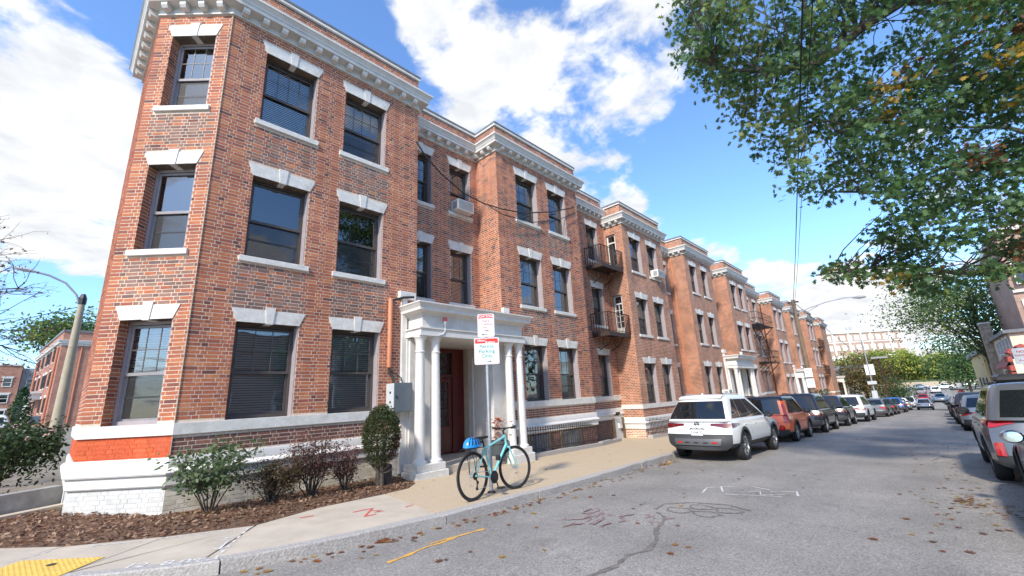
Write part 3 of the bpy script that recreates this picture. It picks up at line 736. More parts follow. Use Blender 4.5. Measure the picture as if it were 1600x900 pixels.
# ================================================================= entrance portico (part of a building)
def portico(parent, loc, xc, dz, zg, yw=9.0, real=True):
    """white two-column-pair entrance, centred on xc; zg ground at its foot; returns the part"""
    t = Vector((xc, 8.46, 0)) + loc
    mb = MB(Matrix.Translation((-xc, -8.46, 0)))
    z3, z4, z5, z6 = 3.10 + dz, 3.32 + dz, 3.62 + dz, 3.90 + dz
    X0, X1 = xc - 1.80, xc + 1.80
    # entablature: architrave, frieze, cornice
    mb.box(X0 + .0, X1 - .0, 8.28, yw - .003, z3, z3 + .10); mb.box(X0 + .03, X1 - .03, 8.31, yw - .003, z3 + .10, z3 + .17)
    mb.box(X0 - .01, X1 + .01, 8.27, yw - .003, z3 + .17, z4 - .02); mb.box(X0 + .08, X1 - .08, 8.33, yw - .003, z4 - .02, z5)
    pth = [(X0 + .08, yw - .003), (X0 + .08, 8.33), (X1 - .08, 8.33), (X1 - .08, yw - .003)]
    mb.sweep(pth, [(0, z5 - .03), (.03, z5 - .03), (.05, z5 + .02), (.17, z5 + .05), (.19, z5 + .06), (.19, z5 + .12), (.24, z5 + .20), (.26, z5 + .22), (.26, z6 - .03), (0, z6)], miters(pth))
    mb.box(X0 + .06, X1 - .06, 8.34, yw - .003, z5 + .1, z6 - .005)
    # porch walls behind the columns, ceiling
    for (a, b) in ((X0 + .02, xc - 1.02), (xc + 1.02, X1 - .02)):
        mb.box(a, b, yw - .12, yw - .003, zg + .1, z3)
        mb.box(a + .06 if a < xc else b - .26, a + .26 if a < xc else b - .06, yw - .17, yw - .12, zg + .3, z3 - .02)
    mb.box(xc - 1.5, xc - 1.045, yw - .003, 9.985, zg + .1, z3 - .005); mb.box(xc + 1.045, xc + 1.5, yw - .003, 9.985, zg + .1, z3 - .005)
    mb.box(xc - 1.045, xc + 1.045, yw - .003, 9.99, z3 + .01, z3 + .06)
    mb.box(xc - 1.545, xc - 1.5, yw, 9.99, z3 - .0, z4) if 0 else None
    # panel moulding inside
    mb.box(xc + 1.02, xc + 1.045, 9.15, 9.22, zg + .5, z3 - .3); mb.box(xc + 1.02, xc + 1.045, 9.75, 9.82, zg + .5, z3 - .3)
    # white blocks where the roof line meets the brick
    mb.box(X0 - .18, xc - 1.54, yw - .12, yw - .002, z6 + .16, z6 + .36); mb.box(xc + 1.58, X1 + .02, yw - .12, yw - .002, z6 + .16, z6 + .36)
    mb.box(X0 - .10, X0 + .03, yw - .1, yw - .002, zg + .1, z6 + .16)
    P = mb.part('portico', m_white, parent, t)
    cm = None
    # pedestals and columns
    for sx in (-1, 1):
        m2 = MB(); a, b = (-1.92, -1.06) if sx < 0 else (1.06, 1.90)
        m2.bevbox(a, b, -.23, .36, zg - .25, zg + .15, .012); m2.bevbox(a + .05, (a + b) / 2 - .003, -.18, .36, zg + .15, zg + .30, .01); m2.bevbox((a + b) / 2 + .003, b - .05, -.18, .36, zg + .15, zg + .30, .01)
        m2.part('pedestal', m_stone, P)
        for cx in (sx * 1.69, sx * 1.26):
            m2 = MB(); zb = zg + .30; H = z3 - zb
            prof = [(.160, 0), (.165, .02), (.160, .045), (.142, .06), (.134, .075), (.122, .085)]
            for k in range(9):
                s_ = k / 8; prof.append((.120 - .018 * s_ ** 1.6, .09 + (H - .48) * s_))
            prof += [(.114, H - .385), (.120, H - .37), (.114, H - .355), (.102, H - .345), (.106, H - .16), (.118, H - .10), (.14, H - .05), (.155, H - .035), (.155, H - .002)]
            m2.lathe([(r, zb + h) for r, h in prof], 20, (cx, 0, 0)); m2.part('column', m_white, P, smooth=True, angle=35)
    m2 = MB(); m2.bevbox(-1.02, 1.02, .05, 1.9, zg - .2, zg + .16, .012); m2.part('step', m_concrete, P)
    return P
def entrance_door(parent, loc, xc, y, z0, z1):
    mb = MB(); w = 1.02
    t = Vector((xc, y, z0)) + loc; H = z1 - z0
    mb.box(-w, -w + .12, -.06, .1, 0, H); mb.box(w - .42, w, -.06, .1, 0, H); mb.box(-w + .12, w - .42, -.05, .1, H - .12, H)
    mb.box(-w + .12, w - .42, -.05, .1, H * .715, H * .745); mb.box(-.05, .05, -.05, .1, 0, H * .715); mb.box(-w + .12, w - .42, .02, .06, 0, .05)
    D = mb.part('door_frame', m_mahog, parent, t)
    # left leaf with a tall glass light
    mb = MB(); a, b = -w + .13, -.06
    mb.box(a, a + .16, -.02, .03, .05, H * .71); mb.box(b - .16, b, -.02, .03, .05, H * .71); mb.box(a + .16, b - .16, -.02, .03, .05, .50); mb.box(a + .16, b - .16, -.02, .03, H * .71 - .16, H * .71)
    l = mb.part('door', m_mahog, parent, t); m2 = MB(); m2.quad((a + .16, 0, .5), (b - .16, 0, .5), (b - .16, 0, H * .71 - .16), (a + .16, 0, H * .71 - .16)); m2.part('glass', m_glassdoor, l)
    m2 = MB(); m2.box(a + .02, b - .02, -.028, -.02, .06, .27); m2.part('kick_plate', m_brass, l)
    m2 = MB()
    for k in range(5):
        cx, cz = (a + b) / 2 + .06 * math.cos(k * 1.26), .62 + .06 * math.sin(k * 1.26); m2.tube([(cx + .05 * math.cos(j), -.012, cz + .05 * math.sin(j)) for j in np.linspace(0, 5, 10)], .008, 4)
    m2.part('ornament', m_black, l)
    # right leaf with a grid of small panes
    mb = MB(); a, b = .06, w - .43
    mb.box(a, a + .12, -.02, .03, .05, H * .71); mb.box(b - .12, b, -.02, .03, .05, H * .71); mb.box(a + .12, b - .12, -.02, .03, .05, .75); mb.box(a + .12, b - .12, -.02, .03, H * .71 - .12, H * .71)
    g0, g1, n = .75, H * .71 - .12, 5
    mb.box((a + b) / 2 - .012, (a + b) / 2 + .012, -.012, .012, g0, g1)
    for k in range(1, n): z = g0 + (g1 - g0) * k / n; mb.box(a + .12, b - .12, -.0115, .0115, z - .012, z + .012)
    r = mb.part('door', m_mahog, parent, t)
    for ii in range(2):
        for k in range(n):
            xa = a + .12 + ii * (b - a - .24) / 2; m2 = MB(); xb = xa + (b - a - .24) / 2; za, zb = g0 + (g1 - g0) * k / n, g0 + (g1 - g0) * (k + 1) / n
            m2.quad((xa + .012, 0, za + .012), (xb - .012, 0, za + .012), (xb - .012, 0, zb - .012), (xa + .012, 0, zb - .012)); m2.part('pane', m_glassdoor, r)
    # fanlight with radiating bars
    m2 = MB(); cx, cz, rx, rz = -.14, H * .745, .66, H * .215
    m2.quad((cx - .72, .03, cz), (cx + .72, .03, cz), (cx + .72, .03, H - .12), (cx - .72, .03, H - .12)); f = m2.part('fanlight', m_glassdoor, parent, t)
    m2 = MB()
    for s_ in (.45, .98): m2.tube([(cx + rx * s_ * math.cos(a_), .01, cz + rz * s_ * math.sin(a_)) for a_ in np.linspace(0, math.pi, 13)], .014, 5)
    for a_ in np.linspace(0, math.pi, 8)[1:-1]: m2.tube([(cx + .2 * rx * math.cos(a_), .01, cz + .2 * rz * math.sin(a_)), (cx + rx * math.cos(a_), .01, cz + rz * math.sin(a_))], .012, 5)
    m2.part('fanlight_bars', m_mahog, f)
    m2 = MB(); m2.box(-1.05, 1.05, .8, .85, 0, H); m2.part('hall_wall', m_blind, parent, t); m2 = MB(); m2.box(-1.05, 1.05, .1, .85, -.02, 0); m2.part('hall_floor', m_dark, parent, t)
portico(bA, LA, 7.40, 0, -.03)
entrance_door(bA, LA, 7.44, 10.28, .14, 3.09)

# basement level of the near block: boards, lattice brick and areaway behind the railing
def plank(parent, loc, x0, x1, y, z0, z1): mb = MB(); mb.box(x0, x1, y - .025, y, z0, z1); mb.part('board', m_woodgrey, parent, loc)
for (x0, x1) in ((9.95, 10.75), (11.55, 12.45)):
    n = 4
    for k in range(n): plank(bA, LA, x0 + (x1 - x0) * k / n + .008, x0 + (x1 - x0) * (k + 1) / n - .008, 8.975 - .01 * (k % 2), -.3, .44)
for x in (9.87, 10.83, 11.47, 12.53): mb = MB(); mb.box(x - .06, x + .06, 8.94, 8.985, -.3, .46); mb.part('board_post', m_polewood, bA, LA)
mb = MB(); mb.box(10.9, 11.4, 8.95, 8.985, -.38, -.18); mb.box(12.6, 13.55, 8.95, 8.985, -.40, -.2); mb.part('painted_base', m_white, bA, LA)
mb = MB(); mb.box(16.35, 16.95, 9.93, 9.985, -.45, .5); o = mb.part('basement_door', m_lightgrey, bA, LA); m2 = MB(); m2.tube([(16.85, 9.90, .0), (16.85, 9.90, .12)], .015); m2.part('handle', m_black, o)
for xa, xb in ((16.25, 16.35), (16.95, 17.10)): mb = MB(); mb.box(xa, xb, 9.90, 9.985, -.45, .55); mb.part('door_post', m_polewood, bA, LA)

# ================================================================= B, C: blocks further down the street
def block(name, label, path, ops, dz, gz, skip=()):
    cx = sum(p[0] for p in path) / len(path); loc0 = Vector((cx, 10.0, gz)); b = thing(name, label, 'apartment building', loc0); lo = -loc0
    mb = MB(); uo = 0.0; outs = miters(path)
    for i, (p, q) in enumerate(zip(path[:-1], path[1:])):
        d, L, ang = seg_frame(p, q); o_ = [(a, c, z0 + dz, z1 + dz, *r) for (a, c, z0, z1, *r) in ops.get(i, [])]
        bright = (1.25, 1.1, .95) if abs(d.y) > .5 else (1, 1, 1)
        def colfn(z): return (1, 1, 1) if z > .93 + dz else ((1.5, 1.9, 2.2) if z > -9 else (1, 1, 1))
        wall_faces(mb, p, d, L, gz - 1.2, 10.64 + dz, o_, uo, colfn, lambda z: 0, zcuts=(.93 + dz,)); uo += L
        for k, o in enumerate(o_):
            if len(o) > 4: continue
            window(b, lo, p, d, o[0], o[1], o[2], o[3], 'dark', 3, random.choice(['halfblind', 'screen', 'screen', 'blind']), sill=o[2] > 2 + dz)
    mb.part('wall', m_bricktex, b, lo)
    bands(b, lo, path, outs, dz, ZC, brackets='joined'); lower_trim(b, lo, path, dz, skip, .45)
    x0, x1 = path[0][0], path[-1][0]
    mb = MB(); mb.box(x0 + .02, x1 - .02, 10.15, 21.9, 10.0 + dz, 10.1 + dz)
    for p, q in zip(path[:-1], path[1:]):
        if p[1] < 9.5 and q[1] < 9.5: mb.box(p[0] + .1, q[0] - .1, 9.15, 10.15, 10.0 + dz, 10.1 + dz)
    mb.box(x0 + .01, x0 + .1, 10.02, 21.9, gz - 1, 10.66 + dz); mb.box(x1 - .1, x1 - .01, 10.02, 21.9, gz - 1, 10.66 + dz); mb.box(x0 + .01, x1 - .01, 21.9, 22, gz - 1, 10.5 + dz)
    mb.part('roof', m_coping, b, lo); return b, lo
def rows_at(*cols): return rowset(list(cols))
pB = [(17.2, 10), (17.2, 9), (21.3, 9), (21.3, 10), (24.3, 10), (24.3, 9), (28.6, 9), (28.6, 10), (31.6, 10), (31.6, 9), (35.9, 9), (35.9, 10), (43.2, 10)]
DOOR3 = (.06, .62, 7.15, 9.25, .12)
opsB = {0: [(.10, .60, 7.42, 9.3, .14), (.13, .60, 4.42, 6.33, .14)], 1: rows_at((.58, 1.68), (2.35, 3.40)), 3: rows_at((.35, 1.25), (1.75, 2.65)), 5: rows_at((.65, 1.68), (2.48, 3.45)),
        7: rowset([(.33, 1.19), (1.89, 2.75)], False) + [(.47, 2.57, .12, 3.1, .35)], 9: rows_at((.75, 1.95), (2.55, 3.65)), 11: rows_at((1.4, 2.5), (3.4, 4.4), (5.4, 6.4))}
B, LB = block('apartment_building', 'middle brick apartment building, with two black iron balconies on its corner recess', pB, opsB, -.40, -.62, (7, 8))
portico(B, LB, 30.1, -.40, -.80); entrance_door(B, LB, 30.1, 10.28, -.62, 2.69)
pC = [(43.2, 10), (43.2, 9), (47.4, 9), (47.4, 10), (50.1, 10), (50.1, 9), (54.3, 9), (54.3, 10), (58.3, 10), (58.3, 9), (62.5, 9), (62.5, 10), (67.2, 10), (67.2, 9), (71.2, 9), (71.2, 12)]
opsC = {2: rows_at((.55, 1.65), (2.4, 3.5)), 4: rowset([(.2, 1.0), (1.7, 2.5)], False) + [(.3, 2.4, .12, 3.1, .35)], 6: rows_at((.55, 1.65), (2.4, 3.5)), 8: rows_at((.6, 1.6), (2.4, 3.4)), 10: rows_at((.55, 1.65), (2.4, 3.5)),
        12: rows_at((.8, 1.8), (2.8, 3.8)), 14: []}
opsC = {k - 1: v for k, v in opsC.items()}
Cb, LC = block('apartment_building', 'farthest brick apartment building of the row, beyond the wooden utility pole', pC, opsC, -1.0, -1.9, (3, 4))
portico(Cb, LC, 48.75, -1.0, -1.62); entrance_door(Cb, LC, 48.75, 10.28, -1.44, 2.09)
portico(Cb, LC, 73.3, -1.6, -2.45, yw=9.9)
# balcony doors on the return wall
def balcony(parent, loc, x0, x1, y0, y1, z, label=None):
    mb = MB(); mb.box(x0, x1, y0, y1, z, z + .05); mb.box(x0, x1, y0, y0 + .05, z - .12, z + .0); mb.box(x0, x0 + .05, y0 + .05, y1, z - .12, z)
    b = mb.part('balcony', m_rust, parent, loc)
    mb = MB(); h = .88
    for (a, c) in (((x0, y1), (x0, y0)), ((x0, y0), (x1, y0)), ((x1, y0), (x1, min(y1, y0 + .02)))):
        d = Vector((c[0] - a[0], c[1] - a[1])); L = d.length
        if L < .1: continue
        mb.tube([(a[0], a[1], z + h), (c[0], c[1], z + h)], .02, 5); mb.tube([(a[0], a[1], z + .10), (c[0], c[1], z + .10)], .015, 5)
    mb.part('handrail', m_rust, b, Vector((0, 0, 0)))
    mb = MB()
    for (a, c) in (((x0, y1), (x0, y0)), ((x0, y0), (x1, y0))):
        d = Vector((c[0] - a[0], c[1] - a[1])); L = d.length; n = int(L / .115)
        for k in range(n + 1):
            s_ = k / n; x, y = a[0] + d.x * s_, a[1] + d.y * s_; mb.tube([(x, y, z + .05), (x, y, z + h)], .016 if k % n else .024, 4)
    mb.part('railing_bars', m_rust, b)
    mb = MB()
    for xx in (x0 + .5, x1 - .4):
        mb.tube([(xx, y1, z - .62), (xx, (y0 + y1) / 2, z - .45), (xx, y0 + .1, z - .02)], .022, 5); mb.tube([(xx + .16 * math.cos(t), y1 - .28, z - .30 + .16 * math.sin(t)) for t in np.linspace(0, 6.2, 14)], .014, 4)
    mb.part('bracket_scroll', m_rust, b)
    return b
balcony(B, LB, 15.4, 17.19, 9.15, 9.985, 7.02); balcony(B, LB, 15.4, 17.19, 9.15, 9.985, 4.02)
def terrace_door(parent, loc, ya, yb, z0, z1, fm, leaf):
    mb = MB(); x = 17.28; t = .06
    mb.box(x, x + .08, ya, ya + t, z0, z1); mb.box(x, x + .08, yb - t, yb, z0, z1); mb.box(x, x + .08, ya + t, yb - t, z1 - t, z1)
    mb.box(x, x + .06, ya + t, yb - t, z1 - .42, z1 - .36); f = mb.part('door_frame', fm, parent, loc)
    mb = MB(); mb.box(x + .03, x + .06, ya + t, yb - t, z0, z0 + .4)
    for k in range(1, 4): zz = z0 + .4 + (z1 - z0 - .82) * k / 4; mb.box(x + .02, x + .05, ya + t, yb - t, zz - .012, zz + .012)
    mb.box(x + .02, x + .05, (ya + yb) / 2 - .012, (ya + yb) / 2 + .012, z0 + .4, z1 - .42); l = mb.part('door', leaf, parent, loc)
    m2 = MB(); m2.quad((x + .04, yb - t, z0 + .4), (x + .04, ya + t, z0 + .4), (x + .04, ya + t, z1 - t), (x + .04, yb - t, z1 - t)); m2.part('glass', m_glass, l)
    m2 = MB(); m2.box(x + .09, x + .1, ya, yb, z0, z1); m2.part('room_interior', m_dark, l)
terrace_door(B, LB, 9.42, 9.88, 7.03, 8.9, m_white, m_frame); terrace_door(B, LB, 9.42, 9.86, 4.03, 5.92, m_lightgrey, m_white)
def fire_escape(parent, loc, x0, x1, zs):
    for z in zs:
        mb = MB(); y0, y1 = 8.95, 9.97
        for k in range(9): yy = y0 + (y1 - y0) * k / 8; mb.box(x0, x1, yy - .035, yy + .035, z, z + .03)
        b = mb.part('fire_escape_landing', m_black, parent, loc)
        mb = MB()
        for zz in (.5, 1.0): mb.tube([(x0, y1, z + zz), (x0, y0, z + zz), (x1, y0, z + zz), (x1, y1, z + zz)], .022, 4)
        for k in range(14): xx = x0 + (x1 - x0) * k / 13; mb.tube([(xx, y0, z), (xx, y0, z + 1.0)], .014, 4)
        mb.part('railing', m_black, b)
        mb = MB()
        for xx in (x0 + .15, (x0 + x1) / 2, x1 - .15): mb.tube([(xx, y0 + .05, z), (xx, y1, z - .95)], .03, 4)
        mb.part('bracket', m_black, b)
    for za, zb in zip(zs[:-1], zs[1:]):
        mb = MB()
        for yy in (9.15, 9.6): mb.tube([(x1 - .5, yy, za), (x0 + .7, yy, zb)], .025, 4)
        for k in range(10): s_ = (k + .5) / 10; mb.box(x1 - .5 + (x0 + 1.2 - x1) * s_ - .09, x1 - .5 + (x0 + 1.2 - x1) * s_ + .09, 9.15, 9.6, za + (zb - za) * s_, za + (zb - za) * s_ + .02)
        mb.part('fire_escape_stair', m_black, parent, loc)
fire_escape(B, LB, 37.6, 42.2, (3.35, 6.35)); fire_escape(Cb, LC, 63.2, 67.0, (2.6, 5.8))
# downpipes
def downpipe(parent, loc, x, y, z0, z1, mat): 
    mb = MB(); mb.tube([(x, y, z0), (x, y, z1)], .045, 8); mb.part('downpipe', mat, parent, loc, smooth=True)
downpipe(bA, LA, 13.72, 9.93, -.3, 9.6, m_rust); downpipe(B, LB, 24.22, 9.75, -.6, 9.2, m_conduit); downpipe(Cb, LC, 43.1, 9.85, -1.4, 8.6, m_rust)
for z in (9.35, 7.85, 6.8, 4.8, 3.3): mb = MB(); mb.box(13.66, 13.80, 9.93, 9.985, z - .06, z + .08); mb.part('pipe_clamp', m_stone, bA, LA)
# ================================================================= GROUND
mb = MB()
gx = list(range(-80, 80, 8)) + list(range(80, 420, 20)) + [500, 600]; gy = [-260, -120, -60, -30, -14, -5, -2.6, 5.4, 12, 23, 40, 80, 160, 300]
for a, b in zip(gx[:-1], gx[1:]):
    for c, d in zip(gy[:-1], gy[1:]):
        h = lambda x, y: Zr(x) - .12 + (max(0, y - 24) * .018 if x < 40 else 0)
        mb.quad((a, c, h(a, c)), (b, c, h(b, c)), (b, d, h(b, d)), (a, d, h(a, d)))
struct('ground', mb, m_dirtground)
mb = MB(); xs = [-30, -20, -12, -8] + [-5 + .5 * k for k in range(0, 60)] + list(range(25, 152, 3))
for a, b in zip(xs[:-1], xs[1:]):
    for c, d in ((-2.6, 1.5), (1.5, 4.4)): mb.quad((a, c, Zr(a)), (b, c, Zr(b)), (b, d, Zr(b)), (a, d, Zr(a)))
    ya, yb = (Yk(a) if a > -.2 else 4.6), (Yk(b) if b > -.2 else 4.6)
    if a >= -.3: mb.quad((a, 4.4, Zr(a)), (b, 4.4, Zr(b)), (b, yb + .01, Zr(b)), (a, ya + .01, Zr(a)))
struct('road', mb, m_asphalt)
mb = MB()                                                      # side street round the corner, and the cross street at the far end
for k in range(20):
    a, b = 4.4 + k * 6 - .01, 4.4 + (k + 1) * 6
    ra, rb = max(0, a - 24) * .018, max(0, b - 24) * .018; mb.quad((-14, a, Zr(-9) + ra), (-3.6, a, Zr(-3.6) + ra), (-3.6, b, Zr(-3.6) + rb), (-14, b, Zr(-9) + rb))
mb.quad((150, -60, Zr(150) + .02), (163, -60, Zr(163) + .02), (163, 60, Zr(163) + .02), (150, 60, Zr(150) + .02))
mb.quad((134, -60, Zr(134) + .5), (134, -60, Zr(134) + .5), (134, -60, Zr(134) + .5), (134, -60, Zr(134) + .5)) if 0 else None
struct('side_street', mb, M('sunlit_asphalt', (.24, .23, .22), .9, var=.15, scale=.6))
# kerb of granite stones
kerb = bpy.data.objects.new('kerb', None); COL.objects.link(kerb); kerb['kind'] = 'structure'
def kerb_line(brk, yf, sgn, parent):
    for a, b in zip(brk[:-1], brk[1:]):
        m = MB(); n = max(2, int((b - a) / .35)); xs_ = np.linspace(a + .009, b - .009, n + 1); P = []
        j = [random.uniform(-.013, .013) for _ in xs_]
        for x, e in zip(xs_, j):
            y, z = yf(x), Zr(x)
            P += [(x, y + sgn * e, z - .15), (x, y + sgn * (.012 + e), z + .115 + e * .4), (x, y + sgn * .03, z + .13 + e * .3), (x, y + sgn * .17, z + .132), (x, y + sgn * .17, z - .1)]
        F = []
        for i in range(n):
            for k in range(4): q = (i * 5 + k, (i + 1) * 5 + k, (i + 1) * 5 + k + 1, i * 5 + k + 1); F.append(q)
        F += [(0, 1, 2, 3, 4), tuple(n * 5 + k for k in (4, 3, 2, 1, 0))]
        m.add(P, F); m.part('kerb_stone', m_granite, parent)
kerb_line([-.19, 1.42, 4.09, 6.15, 8.3, 10.4, 12.6, 14.8, 17, 19.2, 21.4, 23.6, 26, 29, 32, 36, 40, 45, 50, 56, 62, 70, 80, 90], Yk, 1, kerb)
kerb_line([2, 5, 8, 11, 14, 17, 20, 24, 28, 32, 36, 42, 48, 56, 64, 74, 84, 95], lambda x: -2.62, -1, kerb)
# sidewalk slabs
walk = bpy.data.objects.new('sidewalk', None); COL.objects.link(walk); walk['kind'] = 'structure'
KI = lambda x: (x, Yk(x) + .176)
def slab(poly, mat, top=.13):
    m = MB(); m.prism(poly, -.1, top, lambda x, y: Zr(x) + (max(0, y - 24) * .018 if x < 0 else 0)); m.part('slab', mat, walk)
e = .012
slab([(-.17, Yk(-.17) + .18), KI(.1), (1.19 - e, 7.50 - e)[:2] and (.26 - e, 6.50), (1.19 - e, 7.36), (1.1, 7.42), (.3, 7.86), (-.2, 7.62)], m_concrete)
slab([(-.18, Yk(-.18) + .2), (-.2 - e, 7.60), (.3 - e, 7.88), (-.23, 8.44), (-1.2, 9.4), (-3.5, 9.6), (-3.5, 7.2)], m_concrete)
slab([(.26 + e, 6.52 - .02), KI(.30)[:1] + (KI(.30)[1],), KI(.58), KI(.95), KI(1.30), (2.11 - e, 7.02), (1.19 + e, 7.36)], m_concrete)
slab([KI(1.325), KI(2.2), KI(3.1), KI(4.03), (4.19, 6.5), (4.35 - e, 7.50), (3.1, 7.38), (2.12 + e, 7.02)], m_concrete)
xs_ = [4.06, 4.8, 5.6, 6.5, 7.6, 9.0]
slab([KI(x) for x in xs_] + [(9.0, 8.9), (5.3, 8.7), (5.46, 8.28), (5.32, 8.0), (4.9, 7.62), (4.37, 7.52), (4.21, 6.5)], m_aggregate)
for a, b in ((9.0, 12.4), (12.4, 16), (16, 21), (21, 26), (26, 32), (32, 40), (40, 50), (50, 60), (60, 75), (75, 92)):
    slab([KI(a + .008), KI((a + b) / 2), KI(b - .008), (b - .008, 10.0), (a + .008, 10.0)], m_aggregate)
for a, b in ((2, 10), (10, 18), (18, 26), (26, 36), (36, 48), (48, 62), (62, 78), (78, 95)): slab([(a + .01, -5.0), (b - .01, -5.0), (b - .01, -2.80), (a + .01, -2.80)], m_concrete)
slab([(-3.5, 9.62), (-1.22, 9.42), (-1.6, 12), (-1.6, 60), (-3.5, 60)], m_concrete)
# planting bed with chips
bedpoly = [(-1.15, 9.42), (-.23, 8.46), (.3, 7.90), (1.12, 7.44), (2.11, 7.06), (3.1, 7.41), (4.2, 7.54), (4.9, 7.66), (5.30, 8.02), (5.44, 8.3), (5.44, 9.03), (1.36, 9.03), (.27, 10.1), (.27, 11.0), (-1.15, 10.4)]
def inpoly(x, y, P):
    r = False; j = len(P) - 1
    for i in range(len(P)):
        (xi, yi), (xj, yj) = P[i], P[j]
        if (yi > y) != (yj > y) and x < (xj - xi) * (y - yi) / (yj - yi) + xi: r = not r
        j = i
    return r
def edge_d(x, y, P):
    best = 9
    for (a, b) in zip(P, P[1:] + P[:1]):
        d = Vector(b) - Vector(a); t = max(0, min(1, (Vector((x, y)) - Vector(a)).dot(d) / max(d.length_squared, 1e-9))); best = min(best, (Vector((x, y)) - Vector(a) - d * t).length)
    return best
def Zbed(x, y): return Zr(x) + .12 + .07 * min(1, edge_d(x, y, bedpoly[:10] + bedpoly[9:10]) / .5) + .012 * math.sin(x * 9 + y * 4) * math.cos(y * 11)
mb = MB(); st = .14; idx = {}; V = []; F = []
for i in range(int(7 / st)):
    for j in range(int(4.4 / st)):
        x, y = -1.3 + i * st, 6.95 + j * st
        if inpoly(x + st / 2, y + st / 2, bedpoly):
            q = []
            for (a, b) in ((i, j), (i + 1, j), (i + 1, j + 1), (i, j + 1)):
                if (a, b) not in idx:
                    idx[(a, b)] = len(V); xx, yy = -1.3 + a * st, 6.95 + b * st; V.append((xx, yy, Zbed(xx, yy) - .02))
                q.append(idx[(a, b)])
            F.append(tuple(q))
mb.add(V, F)
mb.prism(bedpoly, -.1, .125, lambda x, y: Zr(x))
struct('planting_bed', mb, m_mulch)
def scatter_chips(name, n, fn, size, cols, flat=.5):
    base = np.array([(-1, -.28, 0), (.2, -.42, .05), (1, 0, .12), (.1, .4, .05), (-.9, .3, 0)]); m = MB()
    k = 0
    while k < n:
        p = fn()
        if p is None: continue
        R = Matrix.Rotation(random.uniform(0, 6.28), 4, 'Z') @ Matrix.Rotation(random.gauss(0, flat), 4, 'X') @ Matrix.Rotation(random.gauss(0, flat), 4, 'Y')
        s_ = size * random.uniform(.5, 1.3); m.col = random.choice(cols)
        m.add([Vector(p) + (R @ Vector(v)) * s_ for v in base], [(0, 1, 2, 3, 4)]); k += 1
    return m
def bedpt():
    x, y = random.uniform(-1.1, 5.4), random.uniform(7.0, 10.8)
    return (x, y, Zbed(x, y) + .004) if inpoly(x, y, bedpoly) else None
CHIPC = [(.26, .14, .085), (.36, .21, .125), (.18, .10, .065), (.44, .28, .18), (.14, .075, .05), (.52, .36, .24)]
m = scatter_chips('c', 5200, bedpt, .034, CHIPC, .45); m.part('mulch', m_leaf, kind='stuff')
# low concrete wall behind the corner bed
mb = MB(); P0, P1 = Vector((-3.4, 8.9)), Vector((.28, 11.1)); dd = (P1 - P0).normalized(); nn = Vector((-dd.y, dd.x)); poly = [tuple(P0), tuple(P1), tuple(P1 + nn * .22), tuple(P0 + nn * .22)]
mb.prism(poly, -.3, .40, lambda x, y: .1); single('low_wall', mb, M('weathered_concrete', (.30, .29, .27), .9, var=.3, scale=4, dirt=.4), 'low weathered concrete garden wall below the rose bush', 'wall', (-1.5, 10, 0))
mb = MB(); poly = [tuple(P0 - nn * .28 ), tuple(P1 - nn * .28), tuple(P1 - nn * .10), tuple(P0 - nn * .10)]; mb.prism(poly, -.1, .13, lambda x, y: .1 - .0); struct('edging_strip', mb, m_concrete)

# yellow tactile tile with domes
mb = MB(); C0 = Vector((.60, 6.885)); e1 = Vector((-.70, .66)).normalized(); e2 = Vector((-.64, -.77)).normalized()
quad = [C0, C0 + e1 * .86, C0 + e1 * .86 + e2 * .62, C0 + e2 * .62]
mb.prism([tuple(q) for q in quad], .118, .138, lambda x, y: Zr(x)); tt = struct('tactile_paving', mb, m_tactile)
mb = MB()
for i in range(15):
    for j in range(11):
        p = C0 + e1 * (.04 + i * .0555) + e2 * (.035 + j * .0555); mb.lathe([(.012, 0), (.009, .005)], 6, (p.x, p.y, Zr(p.x) + .1381))
mb.part('dome', m_tactile, tt, kind='stuff')
mb = MB(); p = C0 + e1 * .38 + e2 * .2; mb.lathe([(.04, 0), (.04, .004)], 12, (p.x, p.y, Zr(p.x) + .14)); mb.part('stain_plate', m_blackplastic, tt)

# ---- painted marks: ribbons a few millimetres above the surface
def stroke(mb, pts, w, lift, rough=.3):
    pts = [Vector(p) for p in pts]; fine = [pts[0]]
    for a, b in zip(pts[:-1], pts[1:]):
        n = max(1, int((b - a).length / .06)); fine += [a.lerp(b, (k + 1) / n) for k in range(n)]
    V = []
    for i, p in enumerate(fine):
        t = (fine[min(i + 1, len(fine) - 1)] - fine[max(i - 1, 0)]).normalized(); n = Vector((-t.y, t.x)); ww = w / 2 * random.uniform(1 - rough, 1 + rough)
        for s_ in (-1, 1): q = p + n * ww * s_; V.append((q.x, q.y, Zr(q.x) + lift))
    mb.add(V, [(2 * i, 2 * i + 2, 2 * i + 3, 2 * i + 1) for i in range(len(fine) - 1)])
def ground_text(mb, s, size, x, y, ang, lift, sx=1.0):
    vs, fs = text_geo(s); c, n = math.cos(ang), math.sin(ang); V = []
    for p in vs: a, b = p[0] * size * sx, p[1] * size; X = x + a * c - b * n; V.append((X, y + a * n + b * c, Zr(X) + lift))
    mb.add(V, fs)
def marks(name, mb, mat): mb.part(name, mat, kind='structure')
LS, LR = .134, .005
mb = MB()
for k in range(7): a = Vector((2.02, 6.96)).lerp(Vector((1.36, 5.76)), (k + .12) / 7); b = Vector((2.02, 6.96)).lerp(Vector((1.36, 5.76)), (k + .62) / 7); stroke(mb, [a, b], .035, LS)
for k in range(4): a = Vector((.2, 7.74)).lerp(Vector((-.16, 7.55)), (k + .1) / 4); b = Vector((.2, 7.74)).lerp(Vector((-.16, 7.55)), (k + .75) / 4); stroke(mb, [a, b], .03, LS)
ground_text(mb, '12  8.0%', .20, .98, 5.98 + .05, -.62, LS, 1.1)
ground_text(mb, 'H', .20, 1.72, 6.55, .85, LS, 1.0); ground_text(mb, '-', .2, 1.86, 6.82, .85, LS)
